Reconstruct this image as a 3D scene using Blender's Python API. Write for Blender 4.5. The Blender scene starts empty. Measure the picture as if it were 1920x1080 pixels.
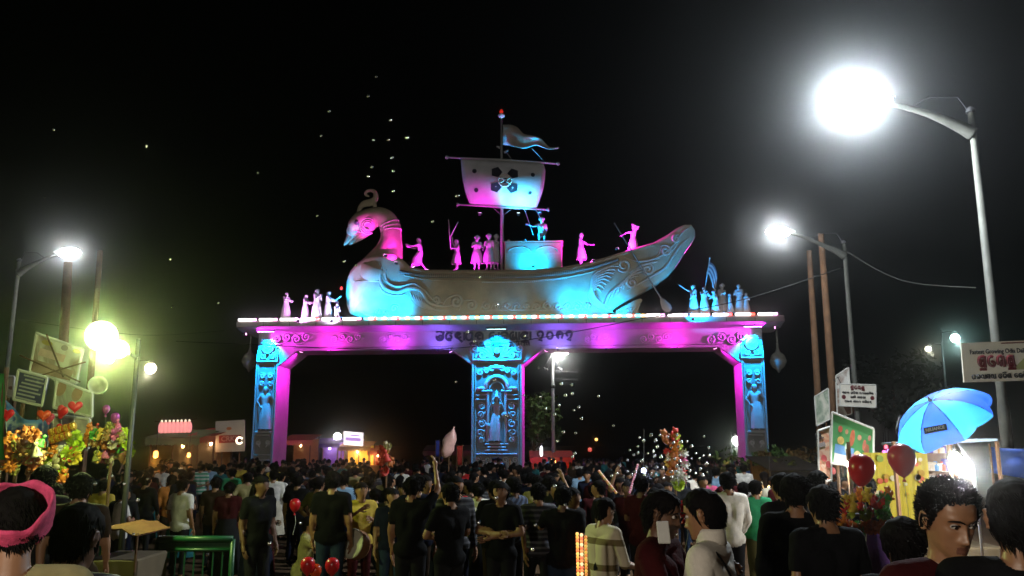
import bpy, math, random
import numpy as np
from mathutils import Vector, Matrix, Quaternion, noise

random.seed(11)
PI = math.pi
R = math.radians
scene = bpy.context.scene
col = scene.collection

# ------------------------------------------------------------------ camera, night sky, exposure
F_PX = 1552.0                                   # focal length for a 1920 px wide frame
PITCH = math.atan(295 / F_PX)
EYE = 1.85
cam_d = bpy.data.cameras.new('camera')
cam_d.sensor_width = 36
cam_d.lens = 36 * F_PX / 1920
cam_d.clip_start = 0.05
cam_d.clip_end = 3000
cam = bpy.data.objects.new('camera', cam_d)
col.objects.link(cam)
cam.location = (0, 0, EYE)
cam.rotation_euler = (PI / 2 + PITCH, 0, 0)
scene.camera = cam

world = bpy.data.worlds.new('World')
scene.world = world
world.use_nodes = True
wn = world.node_tree.nodes
bg = wn['Background']
sky = wn.new('ShaderNodeTexSky')
sky.sky_type = 'NISHITA'
sky.sun_disc = False
sky.sun_elevation = R(-6)
sky.sun_rotation = R(200)
world.node_tree.links.new(sky.outputs[0], bg.inputs[0])
bg.inputs[1].default_value = 0.01                # deep night
scene.view_settings.view_transform = 'Standard'
scene.view_settings.look = 'None'
scene.view_settings.exposure = 0.0
scene.view_settings.gamma = 1.0
cy = scene.cycles
cy.use_denoising = True
cy.max_bounces = 4
cy.diffuse_bounces = 2
cy.glossy_bounces = 2
cy.transmission_bounces = 4
cy.volume_bounces = 0
cy.transparent_max_bounces = 12
cy.sample_clamp_indirect = 4.0
cy.caustics_reflective = False
cy.caustics_refractive = False

# ------------------------------------------------------------------ helpers
def ray(px, py):
    u = (px - 960) / F_PX
    v = (540 - py) / F_PX
    return u, math.cos(PITCH) - v * math.sin(PITCH), math.sin(PITCH) + v * math.cos(PITCH)

def at(px, py, Y):
    """world point Y metres in front of the camera that is seen at this pixel of the 1920 wide frame"""
    x, y, z = ray(px, py)
    t = Y / y
    return Vector((x * t, Y, EYE + z * t))

def ground_z(y):
    """the street falls a little away from the camera"""
    t = min(max((y - 5.0) / 10.0, 0.0), 1.0)
    return -0.38 * t * t * (3 - 2 * t)

def srgb(h):
    c = [int(h[i:i + 2], 16) / 255 for i in (0, 2, 4)]
    return tuple(x / 12.92 if x <= 0.04045 else ((x + 0.055) / 1.055) ** 2.4 for x in c)

MATS = {}
def mat(name, base=(.5, .5, .5), rough=.6, metal=0.0, var=0.12, scale=8.0, bump=0.0, emit=None, estr=0.0,
        spec=0.5, alpha=1.0, detail=4.0):
    """procedural material: a base colour broken up by two noises, with optional fine relief"""
    if name in MATS:
        return MATS[name]
    m = bpy.data.materials.new(name)
    m.use_nodes = True
    nt = m.node_tree
    b = nt.nodes['Principled BSDF']
    b.inputs['Roughness'].default_value = rough
    b.inputs['Metallic'].default_value = metal
    b.inputs['Specular IOR Level'].default_value = spec
    b.inputs['Alpha'].default_value = alpha
    if var > 0:
        tc = nt.nodes.new('ShaderNodeTexCoord')
        n1 = nt.nodes.new('ShaderNodeTexNoise')
        n1.inputs['Scale'].default_value = scale
        n1.inputs['Detail'].default_value = detail
        nt.links.new(tc.outputs['Object'], n1.inputs['Vector'])
        mp = nt.nodes.new('ShaderNodeMapRange')
        mp.inputs['From Min'].default_value = .25
        mp.inputs['From Max'].default_value = .75
        mp.inputs['To Min'].default_value = 1 - var
        mp.inputs['To Max'].default_value = 1 + var
        nt.links.new(n1.outputs['Fac'], mp.inputs['Value'])
        mx = nt.nodes.new('ShaderNodeVectorMath')
        mx.operation = 'SCALE'
        mx.inputs[0].default_value = base
        nt.links.new(mp.outputs[0], mx.inputs['Scale'])
        nt.links.new(mx.outputs[0], b.inputs['Base Color'])
        if bump > 0:
            n2 = nt.nodes.new('ShaderNodeTexNoise')
            n2.inputs['Scale'].default_value = scale * 6
            n2.inputs['Detail'].default_value = 5
            nt.links.new(tc.outputs['Object'], n2.inputs['Vector'])
            bp = nt.nodes.new('ShaderNodeBump')
            bp.inputs['Strength'].default_value = bump
            bp.inputs['Distance'].default_value = .02
            nt.links.new(n2.outputs['Fac'], bp.inputs['Height'])
            nt.links.new(bp.outputs[0], b.inputs['Normal'])
    else:
        b.inputs['Base Color'].default_value = (*base, 1)
    if emit:
        b.inputs['Emission Color'].default_value = (*emit, 1)
        b.inputs['Emission Strength'].default_value = estr
    MATS[name] = m
    return m

def stripes(name, c1, c2, freq, axis='Z', thresh=.5, rough=.85, coord='Object'):
    """two-colour woven stripes"""
    if name in MATS:
        return MATS[name]
    m = bpy.data.materials.new(name)
    m.use_nodes = True
    nt = m.node_tree
    b = nt.nodes['Principled BSDF']
    b.inputs['Roughness'].default_value = rough
    tc = nt.nodes.new('ShaderNodeTexCoord')
    w = nt.nodes.new('ShaderNodeTexWave')
    w.wave_type = 'BANDS'
    w.bands_direction = axis
    w.inputs['Scale'].default_value = freq
    w.inputs['Distortion'].default_value = .6
    w.inputs['Detail'].default_value = 1
    nt.links.new(tc.outputs[coord], w.inputs['Vector'])
    cr = nt.nodes.new('ShaderNodeValToRGB')
    cr.color_ramp.interpolation = 'CONSTANT'
    cr.color_ramp.elements[0].color = (*c1, 1)
    cr.color_ramp.elements[1].color = (*c2, 1)
    cr.color_ramp.elements[1].position = thresh
    nt.links.new(w.outputs['Fac'], cr.inputs[0])
    nt.links.new(cr.outputs[0], b.inputs['Base Color'])
    MATS[name] = m
    return m

def patches(name, colours, scale=3.0, rough=.6, base_first=0.0, stretch=(1, 1, 1)):
    """printed picture: irregular patches in the given colours"""
    if name in MATS:
        return MATS[name]
    m = bpy.data.materials.new(name)
    m.use_nodes = True
    nt = m.node_tree
    b = nt.nodes['Principled BSDF']
    b.inputs['Roughness'].default_value = rough
    tc = nt.nodes.new('ShaderNodeTexCoord')
    mp = nt.nodes.new('ShaderNodeMapping')
    mp.inputs['Scale'].default_value = stretch
    n = nt.nodes.new('ShaderNodeTexNoise')
    n.inputs['Scale'].default_value = scale
    n.inputs['Detail'].default_value = 3.5
    n.inputs['Distortion'].default_value = 1.2
    nt.links.new(tc.outputs['Object'], mp.inputs[0])
    nt.links.new(mp.outputs[0], n.inputs['Vector'])
    cr = nt.nodes.new('ShaderNodeValToRGB')
    el = cr.color_ramp.elements
    k = len(colours)
    for i in range(k - 2):
        el.new(.5)
    for i, c in enumerate(colours):
        el[i].position = .34 + .32 * (i / (k - 1)) + (base_first if i else 0)
        el[i].color = (*c, 1)
    nt.links.new(n.outputs['Fac'], cr.inputs[0])
    nt.links.new(cr.outputs[0], b.inputs['Base Color'])
    MATS[name] = m
    return m

class MB:
    """collects shapes for ONE mesh object"""
    def __init__(s):
        s.v = []; s.f = []
    def add(s, verts, faces, M=None):
        o = len(s.v)
        if M is not None:
            verts = [M @ Vector(p) for p in verts]
        s.v.extend([tuple(p) for p in verts])
        s.f.extend([tuple(i + o for i in f) for f in faces])
        return s
    def box(s, c, size, M=None, bev=0.0):
        cx, cy_, cz = c; a, b, d = size[0] / 2, size[1] / 2, size[2] / 2
        if bev <= 0:
            vs = [(cx + i * a, cy_ + j * b, cz + k * d) for i in (-1, 1) for j in (-1, 1) for k in (-1, 1)]
            fs = [(0, 1, 3, 2), (4, 6, 7, 5), (0, 4, 5, 1), (2, 3, 7, 6), (0, 2, 6, 4), (1, 5, 7, 3)]
            return s.add(vs, fs, M)
        # bevelled along all vertical and horizontal edges (chamfered box)
        vs = []; idx = {}
        for i in (-1, 1):
            for j in (-1, 1):
                for k in (-1, 1):
                    for ax in range(3):
                        p = [i * a, j * b, k * d]
                        for q in range(3):
                            if q != ax:
                                p[q] -= (i, j, k)[q] * bev
                        idx[(i, j, k, ax)] = len(vs)
                        vs.append((cx + p[0], cy_ + p[1], cz + p[2]))
        fs = []
        for ax in range(3):
            u, w = (ax + 1) % 3, (ax + 2) % 3
            for sg in (-1, 1):
                q = []
                for (su, sw) in ((-1, -1), (1, -1), (1, 1), (-1, 1)):
                    t = [0, 0, 0]; t[ax] = sg; t[u] = su; t[w] = sw
                    q.append(idx[(*t, ax)])
                fs.append(tuple(q if sg > 0 else q[::-1]))
            for su in (-1, 1):
                for sw in (-1, 1):
                    q = []
                    for sa in (-1, 1):
                        t = [0, 0, 0]; t[ax] = sa; t[u] = su; t[w] = sw
                        q.append((idx[(*t, u)], idx[(*t, w)]))
                    fs.append((q[0][0], q[1][0], q[1][1], q[0][1]))
        for i in (-1, 1):
            for j in (-1, 1):
                for k in (-1, 1):
                    fs.append((idx[(i, j, k, 0)], idx[(i, j, k, 1)], idx[(i, j, k, 2)]))
        return s.add(vs, fs, M)
    def tube(s, path, rad, n=8, M=None, cap=True, flat=1.0, up=None, round_cap=False):
        """swept tube; rad is a number or one per point; flat < 1 squashes it along the frame's second axis"""
        P_ = [Vector(p) for p in path]
        m = len(P_)
        rr = [rad] * m if isinstance(rad, (int, float)) else list(rad)
        if round_cap:
            d0 = (P_[0] - P_[1]).normalized(); d1 = (P_[-1] - P_[-2]).normalized()
            pre = [(P_[0] + d0 * rr[0] * math.sin(a), rr[0] * math.cos(a)) for a in (1.45, 1.0, .5)]
            post = [(P_[-1] + d1 * rr[-1] * math.sin(a), rr[-1] * math.cos(a)) for a in (.5, 1.0, 1.45)]
            P_ = [q[0] for q in pre] + P_ + [q[0] for q in post]
            rr = [q[1] for q in pre] + rr + [q[1] for q in post]
            m = len(P_)
        T = []
        for i in range(m):
            d = P_[min(i + 1, m - 1)] - P_[max(i - 1, 0)]
            T.append(d.normalized() if d.length > 1e-9 else Vector((0, 0, 1)))
        u = Vector(up) if up else Vector((0, 0, 1))
        if abs(T[0].dot(u)) > .95:
            u = Vector((1, 0, 0)) if abs(T[0].x) < .9 else Vector((0, 1, 0))
        A = (u - T[0] * u.dot(T[0])).normalized()
        vs = []
        for i in range(m):
            if up:
                w_ = Vector(up)
                A2 = w_ - T[i] * w_.dot(T[i])
                A = A2.normalized() if A2.length > .05 else A
            else:
                A = (A - T[i] * A.dot(T[i])).normalized()
            B = T[i].cross(A)
            for k in range(n):
                a = 2 * PI * k / n
                vs.append(P_[i] + A * (math.cos(a) * rr[i] * flat) + B * (math.sin(a) * rr[i]))
        fs = []
        for i in range(m - 1):
            for k in range(n):
                a, b = i * n + k, i * n + (k + 1) % n
                fs.append((a, b, b + n, a + n))
        if cap:
            fs.append(tuple(range(n))[::-1])
            fs.append(tuple((m - 1) * n + k for k in range(n)))
        return s.add(vs, fs, M)
    def lathe(s, prof, n=16, c=(0, 0, 0), M=None, sx=1.0, sy=1.0):
        """prof = [(r, z)...] turned round z"""
        vs = []; fs = []
        for r, z in prof:
            for k in range(n):
                a = 2 * PI * k / n
                vs.append((c[0] + r * sx * math.cos(a), c[1] + r * sy * math.sin(a), c[2] + z))
        for i in range(len(prof) - 1):
            for k in range(n):
                a, b = i * n + k, i * n + (k + 1) % n
                fs.append((a, b, b + n, a + n))
        fs.append(tuple(range(n))[::-1])
        fs.append(tuple((len(prof) - 1) * n + k for k in range(n)))
        return s.add(vs, fs, M)
    def ball(s, c, r, n=10, m=7, M=None):
        if isinstance(r, (int, float)):
            r = (r, r, r)
        vs = []; fs = []
        for i in range(m + 1):
            t = PI * min(max(i / m, .015), .985)
            for k in range(n):
                a = 2 * PI * k / n
                vs.append((c[0] + r[0] * math.sin(t) * math.cos(a), c[1] + r[1] * math.sin(t) * math.sin(a), c[2] - r[2] * math.cos(t)))
        for i in range(m):
            for k in range(n):
                a, b = i * n + k, i * n + (k + 1) % n
                fs.append((a, b, b + n, a + n))
        fs.append(tuple(range(n))[::-1]); fs.append(tuple(m * n + k for k in range(n)))
        return s.add(vs, fs, M)
    def prism(s, poly, y0, y1, M=None):
        """polygon in the x-z plane given thickness along y"""
        n = len(poly)
        vs = [(p[0], y0, p[1]) for p in poly] + [(p[0], y1, p[1]) for p in poly]
        fs = [tuple(range(n)), tuple(range(2 * n - 1, n - 1, -1))]
        for k in range(n):
            fs.append((k, k + n, (k + 1) % n + n, (k + 1) % n))
        return s.add(vs, fs, M)
    def quad(s, a, b, c, d, M=None):
        return s.add([a, b, c, d], [(0, 1, 2, 3)], M)
    def mesh(s, name):
        me = bpy.data.meshes.new(name)
        me.from_pydata(s.v, [], s.f)
        me.validate()
        return me

class Pieces:
    """carved pieces that each become an object of their own"""
    def __init__(s):
        s.items = []
    def new(s):
        b = MB(); s.items.append(b); return b
    def box(s, *a, **k): s.new().box(*a, **k)
    def ball(s, *a, **k): s.new().ball(*a, **k)
    def lathe(s, *a, **k): s.new().lathe(*a, **k)

def fix_normals(me):
    import bmesh
    bm = bmesh.new(); bm.from_mesh(me)
    bmesh.ops.recalc_face_normals(bm, faces=bm.faces)
    bm.to_mesh(me); bm.free()

def obj(name, shape, m, parent=None, smooth=False, loc=None, rot=None):
    me = shape.mesh(name) if isinstance(shape, MB) else shape
    if isinstance(shape, MB):
        fix_normals(me)
        if m is not None:
            me.materials.append(m)
        if smooth:
            me.polygons.foreach_set('use_smooth', [True] * len(me.polygons))
    o = bpy.data.objects.new(name, me)
    col.objects.link(o)
    if parent is not None:
        o.parent = parent
    if loc is not None:
        o.location = loc
    if rot is not None:
        o.rotation_euler = rot
    return o

def obj_pieces(name, pieces, m, parent, smooth=False):
    for b in pieces.items:
        obj(name, b, m, parent, smooth)

def inst(name, me, m, parent=None, loc=(0, 0, 0), rot=(0, 0, 0), scale=1.0):
    """an object sharing mesh data, with its own material"""
    o = bpy.data.objects.new(name, me)
    col.objects.link(o)
    if m is not None:
        if not me.materials:
            me.materials.append(None)
        o.material_slots[0].link = 'OBJECT'
        o.material_slots[0].material = m
    if parent is not None:
        o.parent = parent
    o.location = loc; o.rotation_euler = rot
    o.scale = (scale, scale, scale) if isinstance(scale, (int, float)) else scale
    return o

def tag(o, label, cat, group=None, kind=None):
    if label: o['label'] = label
    if cat: o['category'] = cat
    if group: o['group'] = group
    if kind: o['kind'] = kind
    return o

def thing(name, label, cat, loc=(0, 0, 0), rotz=0.0, group=None):
    o = bpy.data.objects.new(name, None)
    o.empty_display_size = .2
    col.objects.link(o)
    o.location = loc
    o.rotation_euler = (0, 0, rotz)
    return tag(o, label, cat, group)

def lamp(kind, loc, colour, power, parent=None, radius=.1, target=None, angle=90, blend=.5, name='bulb'):
    d = bpy.data.lights.new(name, kind)
    d.color = colour
    d.energy = power
    d.shadow_soft_size = radius
    if kind == 'SPOT':
        d.spot_size = R(angle)
        d.spot_blend = blend
    o = bpy.data.objects.new(name, d)
    col.objects.link(o)
    if parent is not None:
        o.parent = parent
    o.location = loc
    if target is not None:
        v = Vector(target) - Vector(loc)
        o.rotation_euler = v.to_track_quat('-Z', 'Y').to_euler()
    return o

def smooth_path(pts, n=8):
    """Catmull-Rom through the points"""
    Q = [Vector(p) for p in pts]
    out = []
    for i in range(len(Q) - 1):
        p0 = Q[max(i - 1, 0)]; p1 = Q[i]; p2 = Q[i + 1]; p3 = Q[min(i + 2, len(Q) - 1)]
        for k in range(n):
            t = k / n
            out.append(.5 * ((2 * p1) + (p2 - p0) * t + (2 * p0 - 5 * p1 + 4 * p2 - p3) * t * t + (3 * p1 - p0 - 3 * p2 + p3) * t ** 3))
    out.append(Q[-1])
    return out

def lerp_list(vals, m):
    """resample a list of numbers to m entries"""
    k = len(vals)
    out = []
    for i in range(m):
        t = i / (m - 1) * (k - 1)
        j = min(int(t), k - 2)
        out.append(vals[j] + (vals[j + 1] - vals[j]) * (t - j))
    return out
# ------------------------------------------------------------------ materials
M_STEEL = mat('galvanised_steel', (.06, .06, .05), .75, .2, .25, 6)
M_LAMPBODY = mat('lamp_housing_grey', (.3, .31, .32), .5, .4, .1, 8)
M_WOODPOLE = mat('weathered_timber', (.13, .065, .03), .85, 0, .3, 5, .3)
M_BLACK = mat('black_rubber', (.012, .012, .012), .6, 0, .1, 8)
M_DARKMETAL = mat('dark_metal', (.05, .05, .055), .5, .5, .1, 8)
M_WHITE = mat('white_paint', (.75, .75, .72), .6, 0, .08, 5)

# ------------------------------------------------------------------ ground
def build_ground():
    ys = [-60, -20, -5, 0, 3, 5] + [5 + i * .5 for i in range(1, 21)] + [18, 22, 28, 36, 50, 80, 140, 300, 900, 2500]
    xs = [-2500, -900, -300, -120, -60, -30, -15, -8, 0, 8, 15, 30, 60, 120, 300, 900, 2500]
    b = MB()
    vs = [(x, y, ground_z(y)) for y in ys for x in xs]
    n = len(xs)
    fs = [(j * n + i, j * n + i + 1, (j + 1) * n + i + 1, (j + 1) * n + i) for j in range(len(ys) - 1) for i in range(n - 1)]
    b.add(vs, fs)
    m = mat('dusty_asphalt', (.075, .045, .024), .95, 0, .45, .6, .5, detail=8, spec=.1)
    o = obj('street', b, m)
    o['kind'] = 'structure'
build_ground()

# ------------------------------------------------------------------ street lamps
def street_lamp(base, h, arm, label, glass_rad=.16, colour=(.92, .97, 1), power=900, tint=(1, 1, 1), arm_len=None, group='street lamps on curved arms', rise=.25, head=1.0):
    """tapered steel pole, a wide flat arm sweeping up to the luminaire; arm = (dx, dy) of the lamp head from the pole"""
    t = thing('street_lamp', label, 'street lamp', (base[0], base[1], ground_z(base[1])), 0, group)
    z0 = ground_z(base[1])
    hh = h - z0
    b = MB(); b.tube([(0, 0, 0), (0, 0, hh * .35), (0, 0, hh * .36), (0, 0, hh)], [.1, .092, .078, .055], 12)
    obj('pole', b, M_STEEL, t, True)
    b = MB(); b.lathe([(.19, 0), (.19, .05), (.14, .07), (.14, .3), (.115, .34)], 12)
    obj('base_flange', b, M_STEEL, t, True)
    b = MB(); b.lathe([(.078, hh - .02), (.085, hh), (.07, hh + .06), (.02, hh + .1)], 10)
    obj('pole_cap', b, M_DARKMETAL, t, True)
    dx, dy = arm
    pts = smooth_path([(0, 0, hh - .42), (dx * .15, dy * .15, hh - .24), (dx * .4, dy * .4, hh - .02), (dx * .7, dy * .7, hh + rise * .72), (dx * .93, dy * .93, hh + rise)], 6)
    b = MB(); b.tube(pts, lerp_list([.13, .10, .065, .045, .035], len(pts)), 8, flat=1.0)
    obj('arm', b, M_STEEL, t, True)
    b = MB(); b.tube([(0, 0, hh - .06), (dx * .1, dy * .1, hh + .28), (dx * .35, dy * .35, hh + .28), (dx * .5, dy * .5, hh + .12)], .012, 5)
    obj('stay_rod', b, M_DARKMETAL, t)
    # luminaire: flattened shell with a glowing lens underneath
    L = math.hypot(dx, dy); ux, uy = dx / L, dy / L
    hc = Vector((dx, dy, hh + rise + .03))
    Mx = Matrix.Translation(hc) @ Matrix.Rotation(math.atan2(uy, ux), 4, 'Z') @ Matrix.Scale(head, 4)
    b = MB()
    prof = [(-.46, .05, .05), (-.38, .09, .08), (-.28, .12, .11), (-.2, .14, .13)]
    vs = []; n = 12
    for x, w, hgt in prof:
        for k in range(n):
            a = PI * k / (n - 1)
            vs.append((x, -w * math.cos(a), hgt * math.sin(a)))
    fs = [(i * n + k, i * n + k + 1, (i + 1) * n + k + 1, (i + 1) * n + k) for i in range(len(prof) - 1) for k in range(n - 1)]
    b.add(vs, fs, Mx)
    obj('lamp_housing', b, M_LAMPBODY, t, True)
    b = MB()
    vs = []
    gl_ = [(-.3, .06, .05), (-.24, .12, .11), (-.12, .16, .16), (.04, .18, .19), (.2, .165, .165), (.32, .12, .11), (.38, .05, .05)]
    for x, w, hgt in gl_:                           # refractor bowl, a little flatter on top
        for k in range(n):
            a = 2 * PI * k / n
            vs.append((x, -w * math.cos(a), -hgt * math.sin(a) * (1 if math.sin(a) > 0 else .85)))
    fs = [(i * n + k, i * n + (k + 1) % n, (i + 1) * n + (k + 1) % n, (i + 1) * n + k) for i in range(len(gl_) - 1) for k in range(n)]
    fs += [tuple(range(n)), tuple((len(gl_) - 1) * n + k for k in range(n))]
    b.add(vs, fs, Mx)
    obj('lamp_lens', b, mat('lit_lens_glass', (1, 1, 1), .3, 0, 0, emit=(.95, .98, 1), estr=500, alpha=.12), t, True)
    lamp('POINT', hc + Vector((ux * .05 * head, uy * .05 * head, -.03)), colour, power, t, glass_rad)
    return t

street_lamp((8.23, 14.0), 7.73, (-2.04, 0), 'tall steel street lamp with the largest blinding white light, at right', .1, (.84, .93, 1), 4300, head=1.5, rise=.2)
street_lamp((9.9, 24.0), 7.79, (-1.9, 0), 'steel street lamp behind the right signboard pole, white light', .14, (.88, .95, 1), 260, rise=.3)
street_lamp((-15.85, 26.0), 7.67, (1.54, 0), 'steel street lamp at far left with small white light above the tilted hoarding', .12, (1, .98, .9), 70)
# ------------------------------------------------------------------ human figures (people and statues)
# local frame: feet on z = 0, facing -y, 1.66 m tall
BASE_J = dict(
    pel=(0, .01, .90), waist=(0, .005, 1.03), chest=(0, .0, 1.24), neck=(0, .015, 1.40), nape=(0, 0.0, 1.46), head=(0, -.02, 1.545),
    hipL=(.085, 0, .88), hipR=(-.085, 0, .88), kneeL=(.095, -.015, .48), kneeR=(-.095, -.015, .48),
    ankL=(.10, .02, .085), ankR=(-.10, .02, .085), toeL=(.115, -.14, .035), toeR=(-.115, -.14, .035),
    shL=(.175, .005, 1.355), shR=(-.175, .005, 1.355), elL=(.225, .03, 1.09), elR=(-.225, .03, 1.09),
    wrL=(.235, -.05, .855), wrR=(-.235, -.05, .855), haL=(.232, -.075, .775), haR=(-.232, -.075, .775))

def pose(**kw):
    J = dict(BASE_J)
    J.update(kw)
    for s in 'LR':                        # the hand follows the forearm unless it is given
        if 'ha' + s not in kw and ('wr' + s in kw or 'el' + s in kw):
            w, e = Vector(J['wr' + s]), Vector(J['el' + s])
            J['ha' + s] = tuple(w + (w - e).normalized() * .085)
    return {k: Vector(v) for k, v in J.items()}

def shift_upper(J, dx, dy, dz=0.0):
    """lean: everything above the waist moves, more the higher it is"""
    for k in J:
        if J[k].z > 1.0:
            t = (J[k].z - 1.0) / .5
            J[k] = J[k] + Vector((dx * t, dy * t, dz * t))
    return J

def prims(J, female=False, girth=1.0):
    g = girth
    L = []
    def c(tag_, a, b, ra, rb):
        L.append((tag_, J[a] if isinstance(a, str) else a, J[b] if isinstance(b, str) else b, ra, rb))
    c('pelvis', 'hipL', 'hipR', .098 * g, .098 * g)
    c('pelvis', 'pel', 'waist', .122 * g, .112 * g)
    for s, sx in (('L', 1), ('R', -1)):
        off = Vector((sx * .062, 0, 0))
        c('torso', J['waist'] + off * .75, J['chest'] + off, .098 * g, .108 * g)
        c('torso', J['chest'] + off, J['sh' + s] + Vector((-sx * .02, 0, -.03)), .105 * g, .07)
        c('torso', J['neck'] + Vector((0, .005, -.035)), 'sh' + s, .062, .058)
        c('uarm', 'sh' + s, 'el' + s, .055 if not female else .048, .042)
        c('farm', 'el' + s, 'wr' + s, .041, .027)
        c('hand', 'wr' + s, 'ha' + s, .027, .034)
        c('thigh', 'hip' + s, 'knee' + s, .090 * g, .058)
        c('shin', 'knee' + s, 'ank' + s, .056, .037)
        c('foot', 'ank' + s, 'toe' + s, .043, .033)
    c('neck', 'neck', 'nape', .058, .052)
    c('neck', 'nape', J['head'] + Vector((0, .02, -.03)), .052, .06)
    up = (J['head'] - J['nape']).normalized()
    h = J['head']
    fwd = J.get('face', Vector((0, -1, 0)))
    fwd = (fwd - up * fwd.dot(up)).normalized()
    c('head', h + up * .028 - fwd * .018, h + up * .022 + fwd * .018, .092, .086)
    c('head', h - up * .005 + fwd * .02, h - up * .072 + fwd * .052, .075, .046)
    c('face', h + up * .012 + fwd * .095, h - up * .022 + fwd * .108, .012, .017)
    side = up.cross(fwd)
    for q in (-1, 1):
        c('ear', h + side * (q * .083) + up * .012, h + side * (q * .080) - up * .022, .016, .012)
    return L

def caps_mesh(L, n=12):
    b = MB()
    for (t, a, c_, ra, rb) in L:
        if (a - c_).length < 1e-4:
            c_ = a + Vector((0, 0, .001))
        b.tube([a, a.lerp(c_, .5), c_], [ra, (ra + rb) / 2, rb], n, round_cap=True)
    return b

def remesh(b, voxel, smooth=3):
    me = b.mesh('tmp'); fix_normals(me)
    o = bpy.data.objects.new('tmp', me); col.objects.link(o)
    md = o.modifiers.new('r', 'REMESH'); md.mode = 'VOXEL'; md.voxel_size = voxel
    if smooth:
        s = o.modifiers.new('s', 'SMOOTH'); s.factor = .5; s.iterations = smooth
    dg = bpy.context.evaluated_depsgraph_get(); dg.update()
    ev = o.evaluated_get(dg)
    m2 = bpy.data.meshes.new_from_object(ev)
    bpy.data.objects.remove(o); bpy.data.meshes.remove(me)
    return m2

def nearest_tags(me, L):
    nf = len(me.polygons)
    C = np.empty(nf * 3, np.float32); me.polygons.foreach_get('center', C); C = C.reshape(-1, 3)
    best = np.full(nf, 1e9); idx = np.zeros(nf, int)
    for i, (t, a, b, ra, rb) in enumerate(L):
        a_, b_ = np.array(a), np.array(b)
        ab = b_ - a_; q = max(float(ab @ ab), 1e-8)
        h = np.clip(((C - a_) @ ab) / q, 0, 1)
        d = np.linalg.norm(C - (a_ + h[:, None] * ab), axis=1) - (ra + (rb - ra) * h)
        k = d < best
        best[k] = d[k]; idx[k] = i
    return np.array([L[i][0] for i in idx]), C

def shell(me, mask, off, name, wob=0.0, freq=14.0):
    """a garment: the masked faces of the body, lifted off it"""
    nv = len(me.vertices)
    V = np.empty(nv * 3, np.float32); me.vertices.foreach_get('co', V); V = V.reshape(-1, 3)
    N = np.empty(nv * 3, np.float32); me.vertices.foreach_get('normal', N); N = N.reshape(-1, 3)
    faces = [tuple(p.vertices) for p, k in zip(me.polygons, mask) if k]
    used = sorted({i for f in faces for i in f})
    if not used:
        return None
    mp = {v: i for i, v in enumerate(used)}
    vs = []
    for v in used:
        d = off
        if wob:
            d += wob * noise.noise(Vector(V[v]) * freq)
        vs.append(tuple(V[v] + N[v] * d))
    m = bpy.data.meshes.new(name)
    m.from_pydata(vs, [], [tuple(mp[i] for i in f) for f in faces])
    m.polygons.foreach_set('use_smooth', [True] * len(m.polygons))
    return m

def fingers(b, J, s):
    """four fingers of unequal length and a thumb, rooted in the palm, a little curled"""
    w, h = J['wr' + s], J['ha' + s]
    d = (h - w).normalized()
    side = Vector((1, 0, 0)) if abs(d.x) < .7 else Vector((0, 1, 0))
    a = (side - d * side.dot(d)).normalized()      # curl direction
    bn = d.cross(a)
    sx = 1 if s == 'L' else -1
    for i, (o, ln) in enumerate(((-.027, .072), (-.009, .082), (.009, .076), (.026, .06))):
        p0 = h + bn * o + d * .008
        p1 = p0 + d * ln * .5 + bn * o * .15 - a * sx * .006
        p2 = p0 + d * ln * .95 + bn * o * .1 - a * sx * .026
        b.tube([p0, p1, p2], [.0095, .0088, .0068], 5, round_cap=True)
    p0 = w.lerp(h, .45) + bn * -.026
    b.tube([p0, p0 + d * .03 - bn * .022 - a * sx * .012, p0 + d * .058 - bn * .026 - a * sx * .024], [.0115, .0105, .008], 5, round_cap=True)

def locks(points, normals, comb, length, width, n, seed, curl=.3, m=4):
    """tapered hair locks rooted on the scalp"""
    rnd = random.Random(seed); b = MB()
    for _ in range(n):
        i = rnd.randrange(len(points))
        p, nn = Vector(points[i]), Vector(normals[i])
        c = comb(p, nn)
        L = length * rnd.uniform(.6, 1.25)
        d = (nn * .55 + c).normalized()
        side = d.cross(nn).normalized() if d.cross(nn).length > .01 else Vector((1, 0, 0))
        ph = rnd.uniform(0, 6)
        path = []
        for k in range(m + 1):
            t = k / m
            path.append(p - nn * .004 + d * L * t + c * (L * .45 * t * t) - nn * (L * .35 * t * t) + side * (L * curl * .5 * math.sin(ph + t * 3)))
        b.tube(path, [width * q for q in lerp_list([1, 1, .8, .15], m + 1)], 4, cap=False)
    return b


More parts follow.
